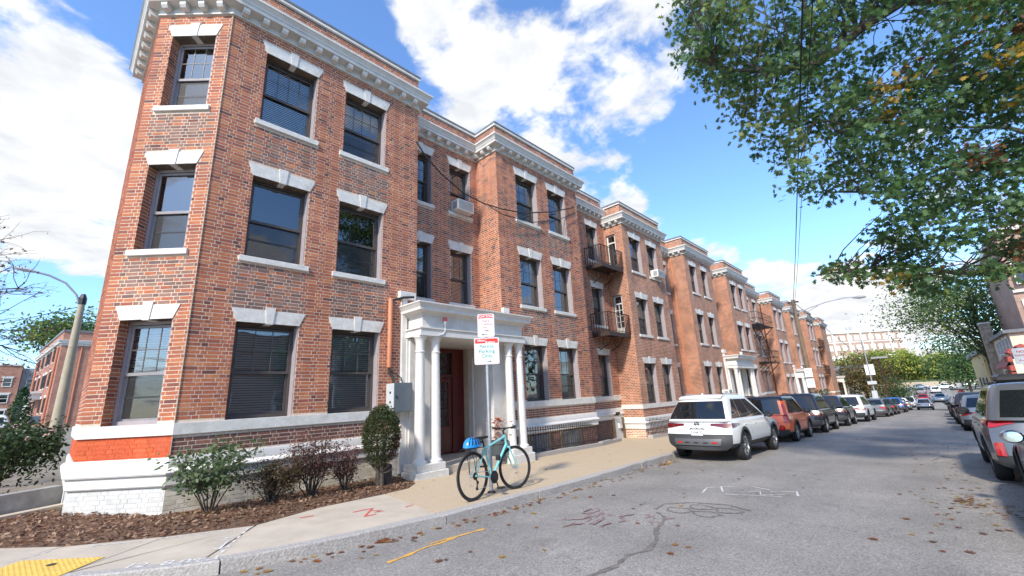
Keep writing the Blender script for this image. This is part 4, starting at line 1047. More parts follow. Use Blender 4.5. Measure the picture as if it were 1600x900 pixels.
stroke(mb, [(1.66, 6.46), (1.50, 6.17)], .025, LS); stroke(mb, [(1.60, 6.22), (1.50, 6.17), (1.47, 6.27)], .025, LS)
stroke(mb, [(1.42, 5.80), (1.08, 5.96)], .022, LS); stroke(mb, [(1.17, 5.98), (1.08, 5.96), (1.12, 5.88)], .022, LS)
stroke(mb, [(.95, 7.35), (.50, 7.62)], .02, LS); stroke(mb, [(.6, 7.62), (.50, 7.62), (.54, 7.54)], .02, LS)
for k in range(5): stroke(mb, [(1.12 + k * .13, 7.30 - k * .045), (1.2 + k * .13, 7.27 - k * .045), (1.17 + k * .13, 7.22 - k * .045)], .022, LS)
stroke(mb, [(8.7, 6.95), (9.25, 6.75)], .03, LS); stroke(mb, [(8.85, 6.8), (8.7, 6.95), (8.9, 6.98)], .03, LS)
marks('white_survey_marks', mb, m_chalk)
mb = MB(); stroke(mb, [(3.30, 6.62), (3.62, 6.62), (3.28, 6.22), (3.46, 6.22)], .035, LS); stroke(mb, [(3.52, 6.46), (3.64, 6.38), (3.50, 6.34), (3.62, 6.28)], .025, LS); stroke(mb, [(2.66, 6.93), (2.84, 6.90)], .04, LS); stroke(mb, [(3.98, 6.26), (4.14, 6.30)], .035, LS); marks('red_survey_marks', mb, m_redpaint)
mb = MB(); stroke(mb, [(2.72, 4.62), (3.0, 4.66), (3.3, 4.74), (3.5, 4.72), (3.8, 4.78), (4.25, 4.76)], .055, LR, .5); stroke(mb, [(3.4, 4.80), (3.75, 4.80)], .03, LR); stroke(mb, [(11.1, 5.35), (11.9, 5.62)], .07, LR, .4); marks('yellow_kerb_marks', mb, m_yellowpaint)
mb = MB()
for k in range(34): x, y = 5.2 + random.random() * .95, 3.5 + random.random() * .75; stroke(mb, [(x, y), (x + random.uniform(-.3, .3), y + random.uniform(-.12, .12))], .03, LR + .0003 * k, .6)
for k in range(8): x, y = 5.75 + random.random() * .5, 3.0 + random.random() * .4; stroke(mb, [(x, y), (x + random.uniform(-.2, .2), y + random.uniform(-.1, .1))], .04, LR + .0003 * k, .6)
marks('faded_red_marks', mb, m_pinkpaint)
mb = MB()
for pts in ([(8.2, 3.35), (8.7, 3.45), (9.1, 3.1)], [(8.5, 3.1), (9.0, 3.3)], [(8.6, 2.85), (8.9, 2.6), (8.55, 2.5), (8.85, 2.2)], [(8.95, 2.45), (9.2, 2.1), (8.8, 2.0)], [(9.3, 2.9), (9.1, 2.5)], [(8.3, 3.0), (8.6, 2.2)]): stroke(mb, pts, .022, LR, .8)
marks('white_road_marks', mb, m_chalk)
m_patch = M('dark_patch', (.165, .148, .128), .9, var=.35, scale=8, bump=.4)
mb = MB()
for (x, y, w, h) in ((6.75, 3.15, .32, .36), (6.75, 2.75, .32, .36), (7.12, 2.95, .3, .36), (7.12, 2.55, .3, .36)):
    pts = [(x + w / 2 * math.cos(t) * (1 + .15 * math.sin(3 * t + x * 7)), y + h / 2 * math.sin(t) * (1 + .15 * math.cos(5 * t))) for t in np.linspace(0, 6.28, 17)]; stroke(mb, pts, .03, LR, .7)
stroke(mb, [(6.45, 3.35), (6.2, 3.1), (5.6, 2.95), (5.2, 2.75), (4.8, 2.66), (4.5, 2.75), (4.15, 2.68), (3.4, 2.8)], .05, LR, .7); stroke(mb, [(6.6, 3.45), (7.0, 3.5), (7.35, 3.2), (7.5, 2.7), (7.3, 2.3)], .045, LR, .7)
marks('road_patches', mb, m_patch)

# ================================================================= STREET THINGS
# stone edging with an iron railing in front of each areaway
def railing(label, pts, h, ez):
    c = Vector((pts[0][0], pts[0][1], Zs(pts[0][0]))); t = thing('iron_railing', label, 'railing', c, group=None); lo = -c
    st_ = MB()
    segs = list(zip(pts[:-1], pts[1:]))
    m = MB(); n_all = 0; bars = []
    for a, b in segs:
        d = Vector(b) - Vector(a); n = max(1, int(d.length / .125)); za, zb = Zs(a[0]) + ez, Zs(b[0]) + ez
        m.tube([(a[0], a[1], za + h), (b[0], b[1], zb + h)], .014, 5); m.tube([(a[0], a[1], za + .1), (b[0], b[1], zb + .1)], .012, 5)
        for k in range(n + 1): s_ = k / n; bars.append((a[0] + d.x * s_, a[1] + d.y * s_, za + (zb - za) * s_))
    m.part('rail', m_black, t, lo)
    if 'pk' not in _sm:
        q = MB(); q.tube([(0, 0, 0), (0, 0, .70)], .009, 4); q.lathe([(.004, .70), (.019, .715), (.012, .735), (.002, .79)], 5); _sm['pk'] = q.mesh('picket', m_black)
    for p in bars: o = link('picket', _sm['pk'], t, Vector(p) + lo); o.scale = (1, 1, h / .66)
    return t
railing('black iron picket railing in front of grey basement boards beside the white porch', [(9.35, 8.72), (13.6, 8.98), (14.9, 9.25)], .62, .12)
railing('black iron railing on a pale stone kerb behind the white parked car', [(17.3, 9.85), (17.35, 8.85), (21.6, 8.8), (24.2, 8.85)], .60, .10)
def edging(label, pts):
    c = Vector((pts[0][0], pts[0][1], Zs(pts[0][0]))); t = thing('stone_edging', label, 'stone edging', c)
    for a, b in zip(pts[:-1], pts[1:]):
        d = Vector(b) - Vector(a); n = max(1, int(d.length / .8)); nrm = Vector((-d.y, d.x)).normalized()
        for k in range(n):
            p, q = Vector(a) + d * (k / n) + d.normalized() * .006, Vector(a) + d * ((k + 1) / n); h = random.uniform(.1, .14); m = MB()
            m.prism([tuple(p - nrm * .11), tuple(q - nrm * .11), tuple(q + nrm * .12), tuple(p + nrm * .12)], -.1, h, lambda x, y: Zs(x)); m.part('edging_stone', m_granite, t, -c)
edging('low rough stone edging under the iron railing beside the white porch', [(9.3, 8.70), (13.6, 8.95), (15.6, 9.35)])
edging('pale stone edging under the railing behind the white parked car', [(17.2, 8.83), (24.2, 8.83)])

# steel box on the wall with conduit and cables
t = thing('meter_box', 'grey steel electrical box mounted on the brick wall left of the porch columns', 'electrical box', (5.4, 9.0, 1.41)); lo = -Vector((5.4, 9.0, 1.41))
mb = MB(); mb.bevbox(5.16, 5.60, 8.64, 8.985, 1.41, 2.03, .012); mb.part('cabinet', m_lightgrey, t, lo)
mb = MB(); mb.bevbox(5.15, 5.61, 8.615, 8.637, 1.40, 2.04, .008); d_ = mb.part('door', m_greybox, t, lo); mb = MB(); mb.box(5.19, 5.21, 8.60, 8.616, 1.70, 1.76); mb.part('latch', m_blackplastic, d_, Vector((0, 0, 0)))
for z in (1.62, 1.83): mb = MB(); mb.lathe([(.028, 0), (.028, .012)], 12, (5.150, 8.80, z), 'x'); mb.part('knockout', m_blackplastic, t, lo)
mb = MB(); mb.tube([(5.18, 8.92, 2.40), (5.18, 8.92, 4.0), (5.18, 8.93, 4.04)], [.054, .054, .03], 12); single('conduit_pipe', mb, m_conduit, 'orange brown vertical pipe on the brick wall above the grey electrical box', 'pipe', (5.18, 8.92, 2.4), smooth=True)
mb = MB(); mb.tube([(5.18, 8.92, 2.42), (5.19, 8.9, 2.28), (5.24, 8.86, 2.18), (5.24, 8.8, 2.03)], .034, 8); mb.tube([(5.19, 8.9, 2.32), (5.33, 8.9, 2.26), (5.46, 8.86, 2.16), (5.48, 8.82, 2.03)], .014, 6)
single('power_cable', mb, m_cable, 'thick black cables looping from the orange brown pipe into the grey box', 'cable', (5.2, 8.9, 2.1), smooth=True)
mb = MB(); mb.tube([(5.2, 8.9, 3.98), (5.5, 8.86, 4.09), (5.75, 8.8, 4.12)], .03, 6); single('feed_cable', mb, m_cable, 'short black cable from the pipe top to the porch roof', 'cable', (5.2, 8.9, 4.0), smooth=True)
# swagged cable across the facade
pts = [(5.8, 8.85, 8.55), (6.1, 8.82, 8.2), (6.6, 8.8, 7.85), (7.4, 8.78, 7.5), (8.2, 8.78, 7.42), (9.05, 8.82, 7.5), (10.2, 8.88, 7.72), (11.8, 8.9, 8.25), (13.2, 8.92, 8.85), (13.8, 9.2, 9.2), (14.2, 9.5, 9.6)]
mb = MB(); mb.tube(pts, .022, 6); mb.tube([(8.4, 8.76, 7.40), (9.0, 8.8, 7.3), (10.5, 8.86, 7.45), (12.0, 8.88, 7.95), (13.4, 8.9, 8.7)], .014, 5); single('swagged_cable', mb, m_cable, 'dark cable sagging across the brick facade between the upper windows', 'cable', (8, 8.8, 7.5), smooth=True)
# red beacon on the porch
t = thing('beacon_lamp', 'small red beacon lamp on the white porch frieze', 'beacon lamp', (6.30, 8.27, 3.42)); lo = Vector((0, 0, 0))
mb = MB(); mb.lathe([(.05, 0), (.05, .03), (.045, .05)], 12); mb.lathe([(.03, -.05), (.03, .0)], 10); mb.part('base', m_lightgrey, t, smooth=True)
mb = MB(); mb.lathe([(.046, .05), (.048, .12), (.04, .15), (.01, .16)], 12); mb.part('lens', m_redbeacon, t, smooth=True)
mb = MB(); mb.tube([(0, 0, -.05), (0, .0, -.17), (-.06, .0, -.26), (-.2, .0, -.30)], .012, 6); mb.part('cord', m_white, t, smooth=True)
# air conditioners
def aircon(label, x, y, z, w=.6):
    t = thing('air_conditioner', label, 'air conditioner', (x, y, z), group=None)
    mb = MB(); mb.bevbox(-w / 2, w / 2, -.30, .1, 0, .38, .015); mb.part('casing', m_white, t)
    mb = MB()
    for k in range(9): zz = .05 + k * .034; mb.box(-w / 2 + .04, w / 2 - .04, -.308, -.301, zz, zz + .014)
    mb.box(-.302 * w / .6, -.3015 * w / .6, -.25, -.05, .06, .3)
    mb.part('grille', m_greywall, t)
aircon('white window air conditioner in the upper window between the two near bays', 8.27, 10.0, 7.50, .66)
aircon('white window air conditioner in a top window above the white parked car', 20.2, 9.0, 7.10, .7)
aircon('white window air conditioner low in the window left of the second porch', 27.6, 9.0, 1.07, .55)
aircon('white window air conditioner in the window right of the second porch', 32.9, 9.0, 1.07, .6)
# camera on the water table and a small box at the basement door
t = thing('security_camera', 'black security camera on the white ledge above the basement door', 'camera', (16.3, 9.75, .66)); mb = MB(); mb.lathe([(.05, -.12), (.055, .1), (.03, .14)], 10, (0, -.06, .09), 'x'); mb.part('body', m_blackplastic, t, smooth=True); mb = MB(); mb.box(-.03, .03, -.1, .12, 0, .05); mb.part('bracket', m_black, t)
mb = MB(); mb.bevbox(16.6, 16.82, 9.84, 9.925, .12, .34, .01); single('notice_box', mb, m_white, 'small white box on the grey basement door', 'box', (16.7, 9.9, .12))

# ---- sign pole with its two signs
PX, PY = 5.53, 5.97; pz = Zs(PX)
t = thing('sign_post', 'galvanised steel sign post on the pavement behind the turquoise bicycle', 'sign post', (PX, PY, pz))
mb = MB(); mb.tube([(0, 0, -.02), (0, 0, 3.16)], .034, 10); mb.part('pole', m_galv, t, smooth=True); mb = MB(); mb.lathe([(.075, 0), (.07, .02), (.04, .04)], 12); mb.part('collar', m_rust, t)
def rrect(w, h, r, n=5):
    P = []
    for (cx, cz, a0) in ((w / 2 - r, h / 2 - r, 0), (-w / 2 + r, h / 2 - r, 90), (-w / 2 + r, -h / 2 + r, 180), (w / 2 - r, -h / 2 + r, 270)):
        for k in range(n + 1): a = rad(a0 + 90 * k / n); P.append((cx + r * math.cos(a), cz + r * math.sin(a)))
    return P
def flat(mb, poly, y): mb.add([(x, y, z) for x, z in poly], [tuple(range(len(poly)))])
ANG = rad(-46)
def sign(label, z, w, h, red_h):
    n = Vector((math.sin(ANG), -math.cos(ANG), 0)); t = thing('parking_sign', label, 'sign', (PX + n.x * .045, PY + n.y * .045, z), ANG)
    mb = MB(); mb.prism_y(rrect(w, h, .035), -.004, 0); p = mb.part('plate', m_signwhite, t)
    mb = MB(); o, i = rrect(w - .02, h - .02, .03), rrect(w - .032, h - .032, .026); N = len(o)
    mb.add([(x, -.0056, zz) for x, zz in o] + [(x, -.0056, zz) for x, zz in i], [(k, (k + 1) % N, N + (k + 1) % N, N + k) for k in range(N)]); mb.part('border', m_signred, t)
    mb = MB(); q = [(x, zz) for x, zz in rrect(w - .04, h - .04, .024)]; q = [(x, max(zz, h / 2 - red_h)) for x, zz in q]; flat(mb, q, -.0052); mb.part('header', m_signred, t)
    mb = MB(); mb.lathe([(.008, 0), (.008, -.007)], 8, (0, -.004, h / 2 - .03), 'y'); mb.part('bolt', m_galv, t)
    return t
def lettering(t, mat, items, y=-.0062):
    mb = MB()
    for (s, size, x, z, sx) in items: put_text(mb, s, size, x, z, y, sx)
    return mb.part('lettering', mat, t)
def arrow(t, mat, x, z, L, s):
    mb = MB(); flat(mb, [(x - L / 2, z - .006), (x + L / 2, z - .006), (x + L / 2, z + .006), (x - L / 2, z + .006)], -.0062); flat(mb, [(x + s * L / 2 + s * .035, z), (x + s * (L / 2 - .01), z + .018), (x + s * (L / 2 - .01), z - .018)], -.0063); mb.part('arrow', mat, t)
m_signdkred = M('sign_dark_red', (.30, .04, .05), .5)
t1 = sign('tow zone sign, the upper of the two signs on the post behind the bicycle', pz + 2.97, .32, .45, .088)
lettering(t1, m_signwhite, [('TOW ZONE', .056, 0, .155, 1.0)]); lettering(t1, m_signdkred, [('NO', .075, 0, .06, 1.15), ('STOPPING', .056, 0, .0, 1.0), ('ANY', .056, 0, -.062, 1.0), ('TIME', .056, 0, -.122, 1.0)]); arrow(t1, m_signblack, -.015, -.172, .09, -1)
t2 = sign('white permit parking sign with a red top, lower on the post behind the bicycle', pz + 2.48, .47, .50, .105)
lettering(t2, m_signwhite, [('Allston', .052, -.10, .185, 1.0), ('Brighton', .052, .07, .150, 1.0)]); lettering(t2, m_signgreen, [('Permit', .098, 0, .055, 1.05), ('Parking', .098, 0, -.035, 1.05), ('Only', .098, 0, -.125, 1.05)]); arrow(t2, m_signblack, .03, -.195, .06, 1)

# ---- flower pots on the porch
def flowerpot(label, x, y, z, s, cols, n):
    t = thing('flower_pot', label, 'flower pot', (x, y, z)); mb = MB(); mb.lathe([(.12 * s, 0), (.17 * s, .30 * s), (.185 * s, .31 * s), (.185 * s, .36 * s), (.165 * s, .36 * s), (.15 * s, .33 * s)], 14); mb.part('pot', M('slate_pot', (.06, .075, .085), .6), t, smooth=True, angle=30)
    m = MB()
    for k in range(n):
        a, r, h = random.uniform(0, 6.28), abs(random.gauss(0, .13)) * s, .33 * s + random.random() ** .7 * .42 * s
        p = Vector((r * math.cos(a), r * math.sin(a), h)); R = Matrix.Rotation(random.uniform(0, 6.28), 3, 'Z') @ Matrix.Rotation(random.uniform(-.9, .9), 3, 'X'); e = .035 * s * random.uniform(.7, 1.4)
        m.col = random.choice(cols); m.add([p + R @ Vector(v) * e for v in ((-1, 0, 0), (-.3, -.6, .1), (.9, 0, 0), (-.3, .6, .1))], [(0, 1, 2, 3)])
    m.part('flowers', m_leaf, t, kind='stuff')
flowerpot('dark flower pot with orange and pink flowers behind the sign post', 8.30, 8.62, Zs(8) + .06, 1.45, [(.62, .22, .06), (.7, .30, .10), (.62, .25, .25), (.65, .4, .38), (.25, .12, .05), (.35, .08, .10)], 130)
flowerpot('small flower pot beside the red door behind the white column', 6.62, 9.2, Zs(6.6) + .16, .8, [(.10, .09, .03), (.16, .08, .04), (.3, .12, .06)], 60)
# ================================================================= CARS
def smooth(a, b, x):
    t = max(0.0, min(1.0, (x - a) / (b - a))); return t * t * (3 - 2 * t)
class Car:
    def __init__(s, **k):
        s.L, s.W, s.H = k['L'], k['W'], k['H']; s.zb = k.get('zb', .98); s.zs = k.get('zs', .30); s.zf = k.get('zf', .24)
        s.ra, s.fa = k.get('rear_axle', -s.L / 2 + .95), k.get('front_axle', s.L / 2 - .92); s.wr = k.get('wheel_r', .345); s.arch = s.wr + k.get('arch_gap', .06)
        s.cb0, s.cb1, s.ct0, s.ct1 = k['cab']; s.wb, s.wt = k.get('wb', .90), k.get('wt', .70)     # cabin half widths as part of W/2
        s.zh, s.zt = k.get('zh', .78), k.get('zt', None); s.lean = k.get('lean', .10); s.k = k
        s.bulR, s.bulF = k.get('bulge_r', .10), k.get('bulge_f', .26)
    def belt(s, x):
        z = s.zb
        if x > s.cb1 - .25: t = smooth(s.cb1 - .25, s.L / 2, x); z = s.zb + (s.zh - s.zb) * (t ** .8)
        if s.zt and x < s.cb0 + .3: z = s.zb + (s.zt - s.zb) * smooth(s.cb0 + .3, s.cb0 - .3, x)
        return z
    def wid(s, x):
        e = max(0.0, abs(x) - (s.L / 2 - .75)) / .75; return s.W / 2 * (1 - .11 * e ** 2.2)
    PF = [(0, .80), (.0, .94), (.10, .985), (.3, 1.0), (.55, 1.0), (.72, .992), (.86, .972), (.96, .95), (1.0, .90)]
    def fac(s, t): return float(np.interp(t, [0, .10, .3, .55, .72, .86, .96, 1.0], [.94, .985, 1.0, 1.0, .992, .972, .95, .90]))
    def rearx(s, v, z):
        t = (z - s.zs) / (s.zb - s.zs); return -s.L / 2 + .02 + s.bulR * abs(v) ** 3 + s.lean * smooth(.45, 1.1, t) - .05 * smooth(.42, .2, t) * (1 - abs(v) ** 4) * s.k.get('bump', 1)
    def side_y(s, x, z): return s.wid(x) * s.fac((z - s.zs) / (s.belt(x) - s.zs))
    def rear_pt(s, v, z, off=0.0):
        x0 = -s.L / 2 + .12; return (s.rearx(v, z) - off, v * (s.side_y(x0, z) + off * .6), z)
    def side_pt(s, x, z, sg, off=0.0): return (x, sg * (s.side_y(x, z) + off), z)
    # cabin
    def cw(s, q): return s.W / 2 * (s.wb + (s.wt - s.wb) * q ** 1.15)
    def cx(s, q): return s.cb0 + (s.ct0 - s.cb0) * q ** s.k.get('rpow', 1.0), s.cb1 + (s.ct1 - s.cb1) * q ** 1.05
    def cz(s, q): zb = s.zb - .03; return zb + (s.H - .035 - zb) * q
    def cab_side(s, u, q, sg, off=.005): a, b = s.cx(q); return (a + .14 + (b - a - .28) * u, sg * (s.cw(q) + off), s.cz(q))
    def cab_rear(s, v, q, off=.006): a, b = s.cx(q); return (a - .05 * (1 - v * v) - off, v * (s.cw(q) - .05), s.cz(q))
    def cab_front(s, v, q, off=.006): a, b = s.cx(q); return (b + .10 * (1 - v * v) + off, v * (s.cw(q) - .05), s.cz(q))
def grid(mb, fn, us, vs, flip=False):
    n, m = len(us), len(vs); V = [fn(u, v) for v in vs for u in us]
    F = [(j * n + i, j * n + i + 1, (j + 1) * n + i + 1, (j + 1) * n + i) for j in range(m - 1) for i in range(n - 1)]
    mb.add(V, [f[::-1] for f in F] if flip else F)
def body_mesh(c, paintm, clad):
    x0, x1 = -c.L / 2 + .12, c.L / 2 - .14
    xs = sorted({*np.linspace(x0, x1, 26).round(3), *[round(a + c.arch * math.cos(t), 3) for a in (c.ra, c.fa) for t in np.linspace(0, math.pi, 13)]})
    rings = []; T = [None, 0, .10, .3, .55, .72, .86, .96, 1.0]
    for x in xs:
        w, zb = c.wid(x), c.belt(x); P = []
        za = -9
        for a in (c.ra, c.fa):
            dx = abs(x - a)
            if dx < c.arch: za = max(za, c.wr + math.sqrt(c.arch ** 2 - dx * dx) * 1.0)
        zfl = c.zf + .06 * smooth(c.L / 2 - .7, c.L / 2, abs(x))
        P.append((0, max(zfl, za))); P.append((.78 * w, max(zfl, za)))
        for t in T[1:]:
            z = c.zs + (zb - c.zs) * t; P.append((w * c.fac(t), max(z, za) if t < .8 else z))
        cr = .035 if (c.cb0 < x < c.cb1) else .05
        P.append((.55 * w, zb + cr * .8)); P.append((0, zb + cr)); rings.append(P)
    def lx(x, z):                                            # hatch leans forward towards the top
        return x + (c.lean * smooth(.45, 1.1, (z - c.zs) / (c.zb - c.zs))) * smooth(-c.L / 2 + .8, -c.L / 2 + .1, x)
    mb = MB(); n = len(rings[0])
    for sg in (1, -1):
        V = [(lx(x, z), sg * y, z) for x, P in zip(xs, rings) for (y, z) in P]; F = []; FM = []
        for i in range(len(xs) - 1):
            for j in range(n - 1):
                q = (i * n + j, (i + 1) * n + j, (i + 1) * n + j + 1, i * n + j + 1); F.append(q if sg > 0 else q[::-1]); FM.append(1 if j < (3 if clad else 2) else 0)
        b = len(mb.f); mb.add(V, F); mb.mi[b:] = FM
    # rear cap and front cap
    zl = [c.zf, c.zs] + [c.zs + (c.zb - c.zs) * t for t in (.10, .22, .34, .45, .55, .65, .75, .86, .96)]
    vs = list(np.linspace(-1, 1, 15)); b = len(mb.f)
    zt = c.belt(x0)
    zl = [min(z, zt) for z in zl]
    grid(mb, lambda v, z: (c.rearx(v, z), v * (c.side_y(x0, max(z, c.zs)) if z > c.zs - .01 else .78 * c.wid(x0)), z), vs, zl + [zt - .004], flip=True)
    nb = len(vs) - 1; mb.mi[b:] = [1 if k // nb < (c.k.get('clad_rows', 4) if clad else 1) else 0 for k in range(len(mb.f) - b)]
    grid(mb, lambda v, q: (c.rearx(v, zt) * (1 - q) + (x0 + c.lean * .9) * q, v * c.side_y(x0, zt), zt - .004 + q * .04 * (1 - v * v)), vs, [0, 1], flip=True)
    b = len(mb.f); zf_ = [c.zf + .06, c.zs] + [c.zs + (c.zh - c.zs) * t for t in (.1, .3, .5, .7, .86, .96, 1.0)]
    def fr(v, z): return (x1 + c.bulF * (1 - abs(v) ** 2.4) * (1 - .35 * smooth(.5, 1.0, (z - c.zs) / (c.zh - c.zs))), v * c.side_y(x1, max(z, c.zs)), z)
    grid(mb, fr, vs, zf_); mb.mi[b:] = [1 if k // nb < 2 else 0 for k in range(len(mb.f) - b)]
    grid(mb, lambda v, q: (lambda p: (p[0] * (1 - q) + x1 * q, p[1], p[2] + q * .05 * (1 - v * v)))(fr(v, c.zh)), vs, [0, 1])
    return mb.mesh('body', [paintm, m_cladding], smooth=True, angle=38)
def cabin_mesh(c, paintm, roofm):
    mb = MB(); qs = [0, .2, .4, .6, .8, .92, .975, 1.0]; ins = [0, 0, 0, 0, 0, .006, .03, .085]; V = []; N = None
    for q, e in zip(qs, ins):
        a, b = c.cx(min(q, .985)); w = c.cw(min(q, .985)) - e; a += e; b -= e; rc = .14; P = []
        z = c.cz(q) + (.035 * (q - .92) / .08 if q > .92 else 0)
        for u in np.linspace(0, 1, 9): P.append((a + rc + (b - a - 2 * rc) * u, -w))
        for t in (22, 45, 67): P.append((b - rc + rc * math.sin(rad(t)), -w + rc * (1 - math.cos(rad(t))) ))
        for v in np.linspace(-.9, .9, 7): P.append((b + .10 * (1 - v * v) - .02, v * (w - rc * .35)))
        for t in (67, 45, 22): P.append((b - rc + rc * math.sin(rad(t)), w - rc * (1 - math.cos(rad(t)))))
        for u in np.linspace(1, 0, 9): P.append((a + rc + (b - a - 2 * rc) * u, w))
        for t in (22, 45, 67): P.append((a + rc - rc * math.sin(rad(t)), w - rc * (1 - math.cos(rad(t)))))
        for v in np.linspace(.9, -.9, 7): P.append((a - .05 * (1 - v * v) + .01, v * (w - rc * .35)))
        for t in (67, 45, 22): P.append((a + rc - rc * math.sin(rad(t)), -w + rc * (1 - math.cos(rad(t)))))
        N = len(P); V += [(x, y, z) for x, y in P]
    F = []; FM = []
    for i in range(len(qs) - 1):
        for k in range(N): F.append((i * N + k, i * N + (k + 1) % N, (i + 1) * N + (k + 1) % N, (i + 1) * N + k)); FM.append(1 if i >= 4 else 0)
    # crowned roof
    last = V[-N:]; cx_ = sum(p[0] for p in last) / N; b0 = len(V)
    for f_, dz in ((.7, .018), (.35, .03)): V += [(cx_ + (p[0] - cx_) * f_, p[1] * f_, p[2] + dz) for p in last]
    V.append((cx_, 0, last[0][2] + .034))
    s0 = (len(qs) - 1) * N
    for (A, B) in ((s0, b0), (b0, b0 + N)):
        for k in range(N): F.append((A + k, A + (k + 1) % N, B + (k + 1) % N, B + k)); FM.append(1)
    for k in range(N): F.append((b0 + N + k, b0 + N + (k + 1) % N, len(V) - 1)); FM.append(1)
    mb.add(V, F); mb.mi = FM; return mb.mesh('cabin', [paintm, roofm], smooth=True, angle=42)
_wh = {}
def wheel_meshes(r, style):
    if (r, style) in _wh: return _wh[(r, style)]
    w = .225; mb = MB(); ri = r * .68
    mb.lathe([(ri, -w / 2 + .02), (ri + .02, -w / 2), (r - .03, -w / 2 - .004), (r - .008, -w / 2 + .02), (r, -w / 2 + .05), (r, w / 2 - .05), (r - .008, w / 2 - .02), (r - .03, w / 2 + .004), (ri + .02, w / 2), (ri, w / 2 - .02)], 32, axis='y', closed=True)
    ty = mb.mesh('tyre', m_tyre, True, 35)
    mb = MB(); mb.mat = 0
    mb.lathe([(ri - .025, .07), (ri - .015, w / 2 - .012), (ri + .004, w / 2 - .012), (ri + .004, .05)], 32, axis='y', closed=True)
    ns = 5
    for k in range(ns):
        for dd in ((-.16, .16) if style else (0,)):
            a = 2 * math.pi * k / ns + dd; T = Matrix.Rotation(a, 4, 'Y'); mb.T = T; t = .022 if style else .04
            mb.box(.035, ri - .012, w / 2 - .04, w / 2 - .015, -t, t)
    mb.T = None; mb.lathe([(.065, w / 2 - .045), (.06, w / 2 - .008), (.03, w / 2 - .004)], 14, axis='y')
    mb.mat = 1; mb.lathe([(ri - .026, .02), (ri - .026, .03)], 24, axis='y')
    rm = mb.mesh('wheel', [m_alloy if style != 2 else m_alloydark, m_black], True, 35)
    _wh[(r, style)] = (rm, ty); return _wh[(r, style)]
